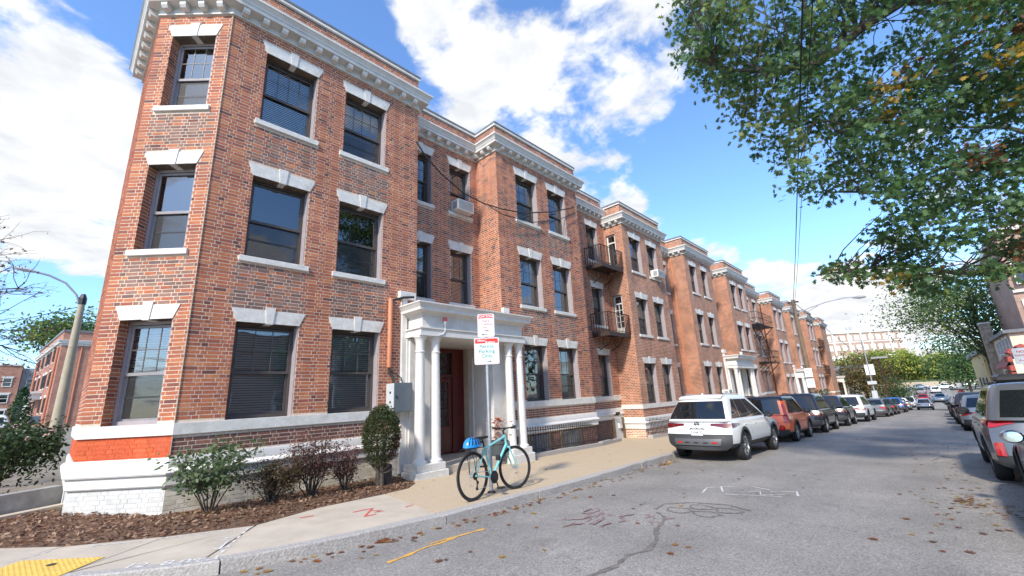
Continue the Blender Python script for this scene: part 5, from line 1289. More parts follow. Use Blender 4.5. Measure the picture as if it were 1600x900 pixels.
def build_car(label, cat, x, y, rotz, c, pm, group, roofm=None, clad=True, wins=None, tail='wrap', rails=False, plate='', wheel_style=1, detail=1, facing=1, badge=None, antenna=True, rw=(.10, .86, .86), namek='parked_car', roofbox=False):
    z = Zr(x); pitch = math.atan2(Zr(x + 1) - Zr(x - 1), 2)
    t = thing(namek, label, cat, (x, y, z), 0, group); t.rotation_euler = (0, -pitch * math.cos(rotz), rotz)
    k = c.k
    link('body', body_mesh(c, pm, clad), t); link('cabin', cabin_mesh(c, pm, roofm or pm), t)
    for (a0, a1, b0, b1) in (wins or [(.02, .315, .16, .355), (.325, .61, .365, .635), (.62, .97, .645, .86)]):
        for sg in (1, -1):
            mb = MB(); grid(mb, lambda u, q: c.cab_side((a0 + (b0 - a0) * (q - .1) / .76) * (1 - u) + (a1 + (b1 - a1) * (q - .1) / .76) * u, q, sg), np.linspace(0, 1, 6), np.linspace(.10, .86, 5), flip=sg > 0); mb.part('side_window', m_carglass, t, smooth=True)
    mb = MB(); grid(mb, lambda v, q: c.cab_rear(v, q), np.linspace(-rw[2], rw[2], 9), np.linspace(rw[0], rw[1], 5), flip=True); mb.part('rear_window', m_carglass, t, smooth=True)
    mb = MB(); grid(mb, lambda v, q: c.cab_front(v, q), np.linspace(-.88, .88, 9), np.linspace(.08, .9, 5)); mb.part('windscreen', m_carglass, t, smooth=True)
    rm, ty = wheel_meshes(c.wr, wheel_style)
    for a in (c.ra, c.fa):
        for sg in (1, -1):
            w = link('wheel', rm, t, (a, sg * (c.wid(a) - .135), c.wr), 0 if sg > 0 else math.pi); link('tyre', ty, w)
            if clad:
                mb = MB(); R0, R1 = c.arch - .012, c.arch + .065
                def ar(th, q):
                    R = R0 + (R1 - R0) * max(q, 0); xx, zz = a + R * math.cos(th), c.wr + R * math.sin(th); yy = c.side_y(xx, max(zz, c.zs)) + (.014 if q >= 0 else -.16); return (xx, sg * yy, max(zz, c.zs - .02) if q > 0 else zz)
                grid(mb, ar, np.linspace(.05, math.pi - .05, 15), [-1, 0, 1], flip=sg < 0); mb.part('wheel_arch_trim', m_cladding, t, smooth=True)
    # lamps
    zt = c.zb
    tp = k.get('tail', (.62, .80, .45, 1.0))                     # z range as part of belt, v range
    for sg in (1, -1):
        mb = MB(); za, zc = tp[0] * zt, tp[1] * zt
        if tail == 'wrap':
            grid(mb, lambda v, q: c.rear_pt(sg * v, za + (zc - za) * (q * (.45 + .55 * smooth(tp[2], tp[3], v)) + (.55 - .55 * smooth(tp[2], tp[3], v)) * .9), .012), np.linspace(tp[2], .995, 8), np.linspace(0, 1, 4), flip=sg > 0)
            xe = -c.L / 2 + k.get('tail_len', .42)
            grid(mb, lambda u, q: (lambda xx, zz: c.side_pt(xx, zz, sg, .010))(-c.L / 2 + .10 + c.lean * .7 + (xe + c.L / 2 - .10) * u, za + (zc - za) * (.12 + .5 * u) + (zc - za) * (.88 - .62 * u) * q), np.linspace(0, 1, 5), np.linspace(0, 1, 4), flip=sg > 0)
        elif tail == 'tall':
            grid(mb, lambda v, q: c.rear_pt(sg * v, za + (zc - za) * q, .014), np.linspace(.82, .995, 4), np.linspace(0, 1, 6), flip=sg > 0)
            grid(mb, lambda u, q: c.side_pt(-c.L / 2 + .12 + c.lean * .8 + .16 * u * (1 - .5 * q), za + (zc - za) * q, sg, .010), [0, .5, 1], np.linspace(0, 1, 6), flip=sg > 0)
        mb.part('tail_light', k.get('tailm', m_tail), t, smooth=True)
        mb = MB(); grid(mb, lambda u, q: (lambda xx: c.side_pt(xx, c.zh * (.80 + .13 * q), sg, .012))(c.L / 2 - .62 + .46 * u), np.linspace(0, 1, 5), [0, 1], flip=sg > 0); mb.part('headlight', m_lampclear, t, smooth=True)
        mb = MB(); xm, ym, zm = c.cb1 - k.get('mirror_dx', .52), c.W / 2 + k.get('mirror_out', .11), c.zb + .06
        P = [(1.0, 0)]; mb.T = Matrix.Translation((xm, sg * ym, zm)); mb.lathe([(.012, -.085), (.055, -.08), (.085, -.05), (.09, .0), (.075, .06), (.03, .10)], 12, axis='x'); mb.v = [(xm + (p[0] - xm), sg * ym + (p[1] - sg * ym) * 1.35, p[2]) for p in mb.v]; mb.T = None
        mb.tube([(xm + .03, sg * (c.W / 2 - .03), zm - .06), (xm, sg * ym, zm - .03)], .025, 6)
        mi = mb.part('mirror', k.get('mirrorm', m_blackplastic), t, smooth=True)
        mb = MB(); mb.T = Matrix.Translation((xm - .086, sg * ym, zm)); mb.lathe([(.07, 0), (.068, -.003)], 14, axis='x'); mb.v = [(p[0], sg * ym + (p[1] - sg * ym) * 1.3, p[2]) for p in mb.v]; mb.part('mirror_glass', k.get('mirrorg', m_carglass), mi)
        if detail:
            for xx in (c.ct0 + (c.ct1 - c.ct0) * .28, c.ct0 + (c.ct1 - c.ct0) * .78):
                mb = MB(); zz = c.zb * .86; yy = c.side_y(xx, zz); mb.bevbox(xx - .11, xx + .11, sg * yy - .012, sg * yy + .03, zz - .014, zz + .014, .006); mb.part('door_handle', k.get('handlem', pm), t)
    if detail:
        mb = MB()                                                   # door shut lines, thin dark strips on the flank
        for sg in (1, -1):
            for xx in (c.ct0 + (c.ct1 - c.ct0) * .10, c.ct0 + (c.ct1 - c.ct0) * .52, c.cb1 - .42):
                grid(mb, lambda u, q: c.side_pt(xx + u, c.zs + .12 + (c.zb - c.zs - .15) * q, sg, .0015), [-.004, .004], np.linspace(0, 1, 6), flip=sg > 0)
        mb.part('door_gaps', m_blackplastic, t, kind='stuff')
        mb = MB(); za = k.get('plate_z', .60) * zt; w = .155
        grid(mb, lambda v, q: (c.rearx(0, za) - .02, v, za - .075 + .15 * q), [-w, w], [0, 1], flip=True); pl = mb.part('licence_plate', m_signwhite, t)
        if plate:
            vs, fs = text_geo(plate); mb = MB(); mb.add([(c.rearx(0, za) - .0225, -p[0] * .088, za - .03 + p[1] * .088) for p in vs], fs); mb.part('plate_lettering', m_signblack, pl)
        mb = MB(); mb.box(c.rearx(0, za + .1) - .028, c.rearx(0, za + .1) - .002, -.20, .20, za + .088, za + .103); mb.part('plate_trim', m_blackplastic, t)
        mb = MB(); a, b = c.cx(.2); mb.tube([(a - .07, .05, c.cz(.12)), (a - .06, -.28, c.cz(.16))], .012, 5); mb.part('rear_wiper', m_blackplastic, t)
    if rails:
        for sg in (1, -1):
            mb = MB(); yy = sg * (c.cw(1.0) - .10); mb.tube([(c.ct0 + .12, yy, c.H - .03), (c.ct0 + .25, yy, c.H + .035), (c.ct1 - .4, yy, c.H + .03), (c.ct1 - .25, yy, c.H - .03)], .018, 6); mb.part('roof_rail', m_blackplastic if rails == 1 else m_chrome, t, smooth=True)
    if antenna:
        mb = MB(); mb.add([(c.ct0 + .12, 0, c.H + .085), (c.ct0 + .10, .02, c.H + .0), (c.ct0 + .10, -.02, c.H), (c.ct0 + .34, 0, c.H + .01)], [(0, 1, 3), (0, 3, 2), (0, 2, 1), (1, 2, 3)]); mb.part('antenna_fin', pm, t)
    return t
m_glass_mirror = M('mirror_glass', (.72, .82, .82), .06, metal=.85)
p_white = paint('white_car_paint', (.76, .77, .75)); p_orange = paint('orange_red_paint', (.92, .13, .006)); p_black = paint('black_car_paint', (.012, .013, .016), .2); p_navy = paint('dark_blue_paint', (.018, .02, .032), .2)
p_silver = paint('silver_paint', (.30, .31, .315), .3, .5); p_mid = paint('mid_grey_paint', (.15, .155, .16), .3, .5); p_greyc = paint('grey_paint', (.17, .18, .185), .3, .5); p_blue = paint('blue_paint', (.03, .12, .38)); p_red = paint('red_paint', (.38, .02, .02)); p_dark = paint('charcoal_paint', (.05, .052, .056), .25, .4)
GL, GR = 'cars parked along the left kerb', 'cars parked along the right kerb'
def suv(**k):
    d = dict(L=4.7, W=1.87, H=1.70, zb=1.03, zs=.34, zf=.27, wheel_r=.36, cab=(-2.22, 1.15, -1.86, .22), zh=.92, tail=(.70, .86, .42, 1.0), wb=.90, wt=.70); d.update(k); return Car(**d)
def sedan(**k):
    d = dict(L=4.65, W=1.82, H=1.45, zb=.92, zs=.26, zf=.20, wheel_r=.33, cab=(-1.75, 1.10, -.95, .20), zh=.74, zt=.95, tail=(.68, .86, .5, 1.0), wb=.88, wt=.66, lean=.04, arch_gap=.05); d.update(k); return Car(**d)

# white SUV: nearest of the left row
cR = suv(L=4.8, W=1.88, H=1.72, zb=1.06, zs=.40, zf=.30, wheel_r=.375, arch_gap=.055, cab=(-2.30, 1.22, -1.74, .10), tail=(.80, .925, .42, 1.0), tailm=m_taildark, tail_len=.62, plate_z=.70, clad_rows=5, wt=.68, lean=.12, rpow=1.25, mirrorm=m_blackplastic, bump=1.6)
car1 = build_car('white SUV with black bumper trim, nearest parked car on the left side', 'car', 12.2 + 2.4, 4.90, 0, cR, p_white, GL, wins=[(.03, .26, .14, .27), (.27, .60, .28, .62), (.61, .985, .63, .88)], plate='2YHR 72', rails=2, rw=(.10, .80, .98))
def rogue_details(t, c):
    mb = MB(); zc = c.zb * .905
    mb.tube([(c.rearx(0, zc) - .022, .062 * math.cos(a), zc + .052 * math.sin(a)) for a in np.linspace(0, 2 * math.pi, 19)], .009, 5); mb.box(c.rearx(0, zc) - .034, c.rearx(0, zc) - .018, -.085, .085, zc - .011, zc + .011); mb.part('badge', m_chrome, t, smooth=True)
    mb = MB()
    for i, ch in enumerate('ROGUE'):
        vs, fs = text_geo(ch); y0 = .30 - i * .15; zz = c.zb * .795; mb.add([(c.rearx(y0 / .9, zz) - .016, y0 - p[0] * .055 * 1.3, zz + p[1] * .055) for p in vs], fs)
    mb.part('tailgate_lettering', m_chrome, t)
    mb = MB(); zz = c.zb * .765; grid(mb, lambda v, q: c.rear_pt(v, zz + q * .022, .02 * math.sin(math.pi * max(.02, q)) + .002), np.linspace(-.62, .62, 9), [0, .5, 1], flip=True); mb.part('tailgate_crease', p_white, t, smooth=True)
    mb = MB(); grid(mb, lambda v, q: c.rear_pt(v, c.zs + .02 + q * .17, .035), np.linspace(-.70, .70, 9), np.linspace(0, 1, 4), flip=True); sk = mb.part('skid_plate', m_greyc2, t, smooth=True)
    mb = MB()
    for v0 in (-.33, -.05, .23): grid(mb, lambda v, q: c.rear_pt(v0 + v * .14, c.zs + .07 + q * .035, .039), [0, .5, 1], [0, 1], flip=True)
    mb.part('bumper_slots', m_blackplastic, t)
    for sg in (1, -1): mb = MB(); grid(mb, lambda v, q: c.rear_pt(sg * v, c.zs + .07 + q * .045, .042), np.linspace(.44, .60, 4), [0, 1], flip=sg > 0); mb.part('reflector', m_tail, t)
    mb = MB(); grid(mb, lambda v, q: c.rear_pt(v, c.zb * .60 + q * .008, .004), np.linspace(-.12, .12, 4), [0, 1], flip=True); mb.part('hatch_button', m_blackplastic, t)
    mb = MB(); a, b = c.cx(.93); mb.add([(a - .10, -.60, c.cz(.95)), (a - .10, .60, c.cz(.95)), (a + .16, .62, c.cz(1.0) + .03), (a + .16, -.62, c.cz(1.0) + .03), (a - .09, -.60, c.cz(.90)), (a - .09, .60, c.cz(.90))], [(0, 1, 2, 3), (4, 5, 1, 0)]); mb.part('rear_spoiler', p_white, t)
m_greyc2 = M('silver_grey_plastic', (.11, .11, .115), .45, metal=.3)
rogue_details(car1, cR)
# orange-red boxy hatchback
cS = suv(L=4.15, W=1.80, H=1.64, zb=.98, zs=.32, zf=.24, wheel_r=.345, cab=(-2.0, 1.05, -1.80, .12), zh=.90, tail=(.70, 1.25, .8, 1.0), lean=.06, wt=.76, wb=.92, clad_rows=2)
cS = suv(L=4.15, W=1.80, H=1.64, zb=1.00, zs=.32, zf=.24, wheel_r=.345, cab=(-2.0, 1.05, -1.80, .12), zh=.90, tail=(.70, .98, .8, 1.0), lean=.06, wt=.78, wb=.92, clad_rows=3)
car2 = build_car('orange red boxy hatchback parked just ahead of the white SUV', 'car', 18.45 + 2.07, 4.88, 0, cS, p_orange, GL, roofm=p_black, tail='tall', rails=1, rw=(.06, .86, .80))
for sg in (1, -1):
    mb = MB(); grid(mb, lambda v, q: (lambda a, p: (p[0] - .012, sg * (cS.cw(q) - .10 + .09 * v), cS.cz(q)))(0, cS.cab_rear(sg * .9, q)), [0, .5, 1], np.linspace(.02, .62, 5), flip=sg > 0); mb.part('upper_tail_light', m_tail, car2)
    mb = MB(); p = cS.rear_pt(sg * .72, .52, .02); mb.lathe([(.10, 0), (.10, -.02), (.075, -.022)], 16, p, 'x'); mb.part('fog_light', m_tail, car2); mb = MB(); mb.lathe([(.06, -.004), (.05, -.01)], 12, (p[0] - .022, p[1], p[2]), 'x'); mb.part('fog_lens', m_redbeacon, car2)
build_car('shiny black SUV with a maroon tail light, parked ahead of the orange car', 'car', 23.6 + 2.35, 4.78, 0, suv(W=1.9, tailm=m_taildark, H=1.74), p_black, GL, rails=1)
build_car('dark navy SUV parked just behind the second white SUV', 'car', 29.4 + 2.3, 4.62, 0, suv(L=4.5, H=1.62, tailm=m_taildark), p_navy, GL)
build_car('white SUV with grey lower bumper, farther down the left row beyond the dark cars', 'car', 36.0 + 2.35, 4.32, -.035, suv(W=1.9, H=1.70), p_white, GL, wheel_style=2)
build_car('grey sedan with red tail lights parked beyond the second white SUV', 'car', 46.5 + 2.3, 3.93, -.035, sedan(), p_greyc, GL)
build_car('dark sedan parked between the grey sedan and the blue car', 'car', 53.0 + 2.3, 3.78, -.03, sedan(), p_dark, GL, detail=0)
build_car('bright blue car parked far down the left row', 'car', 61.5 + 2.2, 3.5, -.02, suv(L=4.3, H=1.55), p_blue, GL, detail=0)
build_car('small white car parked beyond the blue car', 'car', 69.5 + 2.2, 3.36, -.02, sedan(), p_white, GL, detail=0)
build_car('white SUV driving away down the middle of the street', 'car', 90, 1.55, 0, suv(), p_white, None, detail=0, namek='moving_car')
build_car('white car facing the camera at the dip of the street', 'car', 103, 3.6, math.pi, suv(H=1.8), p_white, None, detail=0, namek='moving_car')
build_car('red car braking near the far junction', 'car', 117, 1.95, 0, sedan(), p_red, None, detail=0, namek='moving_car')
build_car('silver car coming up from the far junction', 'car', 116, -.4, math.pi, sedan(), p_silver, None, detail=0, namek='moving_car')
for i, (x, y, p, l) in enumerate(((140, -.1, p_white, 'white car waiting at the far junction'), (138, 2.4, p_silver, 'pale silver car just before the far junction'), (152, -1.6, p_white, 'second white car at the far junction, turned sideways'), (155, 3.0, p_silver, 'silver car crossing the far junction'), (160, -6.5, p_white, 'white car parked across the far junction'))):
    build_car(l, 'car', x, y, 0 if i < 2 else math.pi / 2, sedan(), p, None, detail=0, namek='moving_car')
# right row
cF = suv(L=4.72, W=1.88, H=1.72, zb=1.12, tail=(.86, .985, .64, 1.0), tail_len=.75, wheel_r=.36, rpow=1.1, cab=(-2.25, 1.2, -1.80, .25), lean=.14, clad_rows=3, plate_z=.62)
carF = build_car('silver grey SUV with a dark roof tray, nearest whole car on the right', 'car', 11.45 + 2.36, -1.40, 0, cF, p_mid, GR, rails=1, wins=[(.03, .26, .15, .28), (.29, .58, .31, .60), (.61, .97, .63, .86)], roofm=p_mid, clad=True)
for sg in (1, -1): mb = MB(); grid(mb, lambda v, q: cF.rear_pt(sg * v, .50 + q * .22, .016), np.linspace(.84, .97, 3), [0, .5, 1], flip=sg > 0); mb.part('reflector', m_tail, carF)
t = thing('roof_tray', 'low black cargo tray on the roof of the near silver grey SUV', 'roof tray', (13.7, -1.4, Zr(13.7) + 1.765)); mb = MB(); mb.bevbox(-.55, .75, -.45, .45, 0, .16, .05); mb.part('tray', m_blackplastic, t); mb = MB()
for xx in (-.3, .5): mb.box(xx - .03, xx + .03, -.6, .6, -.035, -.003)
mb.part('cross_bars', m_blackplastic, t)
build_car('black car at the right edge of the view with its silver mirror showing', 'car', 8.80, -1.58, 0, sedan(mirrorm=m_chrome, mirrorg=m_glass_mirror, mirror_out=.04, mirror_dx=.70, wheel_r=.34), p_black, GR, detail=1)
build_car('silver sedan with a blue tinted rear window, second in the right row', 'car', 26.4 + 2.3, -1.43, 0, sedan(), p_silver, GR)
build_car('dark grey hatchback parked ahead of the silver sedan on the right', 'car', 32.3 + 2.2, -1.40, 0, suv(L=4.4, H=1.6), p_dark, GR)
build_car('black car parked fourth along the right kerb', 'car', 38.5 + 2.2, -1.4, 0, sedan(), p_black, GR, detail=0)
build_car('silver car parked fifth along the right kerb', 'car', 45.0 + 2.2, -1.4, 0, suv(L=4.4, H=1.58), p_silver, GR, detail=0)
build_car('grey car parked last along the right kerb', 'car', 52.0 + 2.2, -1.4, 0, sedan(), p_greyc, GR, detail=0)

# ================================================================= BICYCLE
m_turq = paint('turquoise_bicycle_paint', (.22, .60, .60), .3)
BA = math.atan2(.15, 1.21); bz = Zs(5.5) + .004; BS = 1.10
bike = thing('bicycle', 'turquoise bicycle with rear rack leaning on the sign post', 'bicycle', (4.91, 5.72, bz), BA); bike.scale = (BS, BS, BS); bike.rotation_euler = (rad(-3.5), math.atan2(.03, 1.2), BA)
R = .345; RW, FW, BB = Vector((0, 0, R)), Vector((1.055, 0, R)), Vector((.445, 0, .275)); ST, HT, HB = Vector((.29, 0, .74)), Vector((.815, 0, .88)), Vector((.86, 0, .73)); SP = Vector((.255, 0, .86))
def bwheel(c, steer, extra):
    M_ = Matrix.Translation(c) @ Matrix.Rotation(steer, 4, 'Z')
    mb = MB(M_); mb.lathe([(R + .016 * math.cos(a) - .018, .017 * math.sin(a)) for a in np.linspace(0, 2 * math.pi, 9)[:-1]], 48, axis='y', closed=True); ty = None
    w = MB(M_); w.lathe([(R - .035, -.011), (R - .035, .011), (R - .052, .009), (R - .052, -.009)], 48, axis='y', closed=True); w.mat = 1
    w.lathe([(.02, -.045), (.02, .045)], 12, axis='y')
    for k in range(28):
        a = 2 * math.pi * k / 28; sg = 1 if k % 2 else -1; da = .5 * (1 if (k // 2) % 2 else -1)
        w.tube([(.02 * math.cos(a + da), sg * .035, .02 * math.sin(a + da)), ((R - .045) * math.cos(a), 0, (R - .045) * math.sin(a))], .0013, 3, False)
    W_ = w.part('wheel', [m_blackrim, m_galv], bike, smooth=True); mb.part('tyre', m_tyre, W_, smooth=True, angle=60); return W_
m_blackrim = M('black_rim', (.05, .05, .055), .35, metal=.5)
bwheel(RW, 0, 1); bwheel(FW, rad(-14), 0)
mb = MB(); mb.tube([BB, ST], .0165, 10); mb.tube([ST + Vector((0, 0, -.04)), HT + Vector((.01, 0, -.03))], .0175, 10); mb.tube([BB, HB], .021, 10); mb.tube([HB + Vector((.012, 0, -.035)), HT], .021, 10)
for sg in (1, -1): mb.tube([BB + Vector((-.02, sg * .03, 0)), RW + Vector((0, sg * .06, 0))], .010, 8); mb.tube([ST + Vector((0, sg * .012, -.06)), RW + Vector((0, sg * .06, 0))], .009, 8)
mb.lathe([(.024, -.04), (.024, .04)], 12, BB, 'y'); mb.part('frame', m_turq, bike, smooth=True)
mb = MB()
for sg in (1, -1): mb.tube([HB + Vector((.02, sg * .045, -.05)), HB + Vector((.045, sg * .05, -.12)), FW + Vector((0, sg * .05, 0))], [.014, .013, .010], 8)
mb.tube([HB + Vector((.02, -.05, -.05)), HB + Vector((.02, .05, -.05))], .016, 8); mb.part('fork', m_turq, bike, smooth=True)
mb = MB(); mb.tube([HT, HT + Vector((-.02, 0, .06)), HT + Vector((.05, 0, .10))], .016, 8); hb = HT + Vector((.05, 0, .10)); dirh = Vector((.24, 1, 0)).normalized(); mb.tube([hb - dirh * .30 + Vector((-.05, 0, .02)), hb - dirh * .10, hb + dirh * .10, hb + dirh * .30 + Vector((-.03, 0, .02))], .012, 8); H_ = mb.part('handlebar', m_blackplastic, bike, smooth=True)
for sg in (1, -1):
    mb = MB(); a, b = hb + dirh * sg * .17, hb + dirh * sg * .31 + Vector((-.045, 0, .02)); mb.tube([a, b], .018, 8); mb.tube([a + Vector((.03, 0, -.01)), b + Vector((.05, 0, -.03))], .006, 5); mb.part('grip', m_tyre, H_, smooth=True)
mb = MB(); mb.tube([hb + Vector((.03, .1, 0)), hb + Vector((.16, .05, -.05)), HB + Vector((.10, 0, .02)), HB + Vector((.03, 0, -.04))], .003, 4); mb.tube([hb + Vector((.03, -.1, 0)), hb + Vector((.12, -.06, -.08)), HB + Vector((.06, 0, .0))], .003, 4); mb.part('brake_cable', m_galv, bike)
mb = MB(); mb.tube([ST, SP], .0135, 8); mb.part('seat_post', m_blackplastic, bike)
mb = MB(); mb.add([(SP.x + x, y, SP.z + z) for x, y, z in ((-.14, -.075, .03), (-.14, .075, .03), (-.02, .055, .035), (.14, .018, .03), (.14, -.018, .03), (-.02, -.055, .035), (-.13, -.05, -.02), (-.13, .05, -.02), (-.02, .035, -.012), (.13, .012, .0), (.13, -.012, .0), (-.02, -.035, -.012))], [(0, 1, 2, 5), (5, 2, 3, 4), (7, 6, 11, 8), (8, 11, 10, 9), (0, 6, 7, 1), (1, 7, 8, 2), (2, 8, 9, 3), (3, 9, 10, 4), (4, 10, 11, 5), (5, 11, 6, 0)]); mb.part('saddle', m_blackplastic, bike, smooth=True, angle=60)
mb = MB(); mb.lathe([(.092, -.052), (.094, -.05), (.094, -.046), (.03, -.045)], 28, BB, 'y'); mb.lathe([(.075, -.060), (.075, -.056)], 24, BB, 'y'); mb.tube([BB + Vector((0, -.065, 0)), BB + Vector((.05, -.07, -.16))], .011, 6); mb.tube([BB + Vector((0, .065, 0)), BB + Vector((-.05, .07, .16))], .011, 6); mb.part('crankset', m_blackplastic, bike, smooth=True)
for (p, s_) in (((.05, -.12, -.16), -1), ((-.05, .12, .16), 1)): mb = MB(); q = BB + Vector(p); mb.box(q.x - .045, q.x + .045, q.y - .045, q.y + .045, q.z - .012, q.z + .012); mb.part('pedal', m_blackplastic, bike)
mb = MB(); mb.lathe([(.055, -.05), (.03, -.025)], 18, RW, 'y'); mb.lathe([(.04, -.052), (.04, -.05)], 16, RW, 'y'); mb.tube([RW + Vector((.0, -.06, -.03)), RW + Vector((.03, -.06, -.09)), RW + Vector((.01, -.06, -.17))], .012, 6); mb.lathe([(.024, -.068), (.024, -.056)], 10, RW + Vector((.03, 0, -.09)), 'y'); mb.lathe([(.024, -.068), (.024, -.056)], 10, RW + Vector((.01, 0, -.17)), 'y'); mb.part('derailleur', m_black, bike)
mb = MB()
for (p, q) in ((RW + Vector((0, -.05, .05)), BB + Vector((0, -.05, .09))), (RW + Vector((.01, -.06, -.19)), BB + Vector((0, -.05, -.09)))): mb.tube([p, q], .004, 4)
mb.part('chain', m_galv, bike)
mb = MB(); zr = .735
for sg in (1, -1):
    mb.tube([(.24, sg * .05, zr), (-.16, sg * .055, zr), (-.20, sg * .05, zr - .03)], .006, 6)
    for xx in (-.10, .04): mb.tube([(xx, sg * .055, zr), (RW.x + (.02 if xx > 0 else -.02), sg * .065, RW.z + .22), (RW.x, sg * .065, RW.z + .02)], .005, 5)
for xx in (.2, .05, -.1, -.16): mb.tube([(xx, -.055, zr), (xx, .055, zr)], .005, 5)
mb.part('rear_rack', m_black, bike)
mb = MB(); mb.bevbox(.60, .64, -.035, .035, .50, .58, .01); mb.part('bottle_mount', m_blackplastic, bike)
# helmet on the rack
_bm4 = Matrix.Translation((4.91, 5.72, bz)) @ (Matrix.Rotation(BA, 4, 'Z') @ Matrix.Rotation(math.atan2(.03, 1.2), 4, 'Y') @ Matrix.Rotation(rad(-3.5), 4, 'X')) @ Matrix.Scale(BS, 4)
hp = _bm4 @ Vector((.02, 0, .745)); hel = thing('bicycle_helmet', 'bright blue vented helmet resting on the bicycle rack', 'helmet', hp, BA); m_hel = M('blue_helmet', (.02, .24, .62), .3, coat=.5)
mb = MB(); nu, nv = 24, 9
def hpt(u, v):
    a = 2 * math.pi * u; e = v * math.pi / 2; r = math.cos(e) ** .75; return (.19 * r * math.cos(a) * (1.05 if math.cos(a) > 0 else 1.0), .125 * r * math.sin(a), .155 * math.sin(e) + .01)
grid(mb, hpt, np.linspace(0, 1, nu + 1), np.linspace(0, .98, nv)); mb.part('shell', m_hel, hel, smooth=True)
mb = MB()
for a0 in (-.9, -.55, -.2, .15, .5, .85):
    for (e0, e1) in ((.18, .5), (.55, .82)):
        pts = [Vector(hpt((.75 + a0 * .17) % 1, e)) * 1.012 for e in np.linspace(e0, e1, 4)]; wv = Vector((.016, 0, 0)); V = []
        for p in pts: V += [p - wv + Vector((0, -.004, 0)), p + wv + Vector((0, -.004, 0))]
        mb.add(V, [(2 * i, 2 * i + 1, 2 * i + 3, 2 * i + 2) for i in range(3)])
mb.part('vents', m_blackplastic, hel)
# ================================================================= VEGETATION
OAKLEAF = [(0, 0), (.22, -.06), (.20, -.36), (.38, -.14), (.50, -.46), (.60, -.14), (.80, -.30), (.80, -.08), (1, 0), (.80, .08), (.80, .30), (.60, .14), (.50, .46), (.38, .14), (.20, .36), (.22, .06)]
OVAL = [(0, 0), (.3, -.22), (.7, -.18), (1, 0), (.7, .18), (.3, .22)]
DIAM = [(0, 0), (.5, -.26), (1, 0), (.5, .26)]
def leaf_cloud(name, pos, size, poly, cols, parent=None, loc=None, droop=.3, kind='stuff', fold=.12):
    """many separate leaf faces in one mesh; pos (N,3), size (N,), cols (N,3)"""
    n = len(pos); k = len(poly); pos = np.asarray(pos, np.float32)
    th = RNG.uniform(0, 2 * np.pi, n); ph = RNG.normal(-droop, .55, n); U = np.stack([np.cos(th) * np.cos(ph), np.sin(th) * np.cos(ph), np.sin(ph)], 1)
    r = RNG.normal(0, 1, (n, 3)); r[:, 2] += 1.1; V = np.cross(r, U); V /= np.linalg.norm(V, axis=1)[:, None] + 1e-9; Wn = np.cross(U, V)
    P = np.array(poly, np.float32); bend = -fold * P[:, 0] ** 2 + .18 * np.abs(P[:, 1])
    co = pos[:, None, :] + size[:, None, None] * (U[:, None, :] * P[None, :, 0:1] + V[:, None, :] * P[None, :, 1:2] + Wn[:, None, :] * bend[None, :, None])
    me = bpy.data.meshes.new(name); me.vertices.add(n * k); me.vertices.foreach_set('co', co.reshape(-1).astype(np.float32))
    me.loops.add(n * k); me.loops.foreach_set('vertex_index', np.arange(n * k)); me.polygons.add(n); me.polygons.foreach_set('loop_start', np.arange(n) * k)
    me.materials.append(m_leaf); ca = me.color_attributes.new('Col', 'FLOAT_COLOR', 'CORNER')
    C = np.ones((n, k, 4), np.float32); C[:, :, :3] = np.asarray(cols, np.float32)[:, None, :]; ca.data.foreach_set('color', C.ravel())
    me.update(calc_edges=True)
    return link(name, me, parent, loc, kind=kind)
def pick(cols, n, jit=.18):
    c = np.array(cols)[RNG.integers(0, len(cols), n)]; return c * RNG.uniform(1 - jit, 1 + jit, (n, 1))
def bent(a, b, sag=.0, n=5, wob=.06):
    a, b = Vector(a), Vector(b); L = (b - a).length; out = []
    for i in range(n + 1):
        t = i / n; p = a.lerp(b, t); w = math.sin(t * math.pi) * wob * L; out.append(p + Vector((random.gauss(0, w * .4), random.gauss(0, w * .4), random.gauss(0, w * .4) + math.sin(t * math.pi) * sag * L)))
    return out
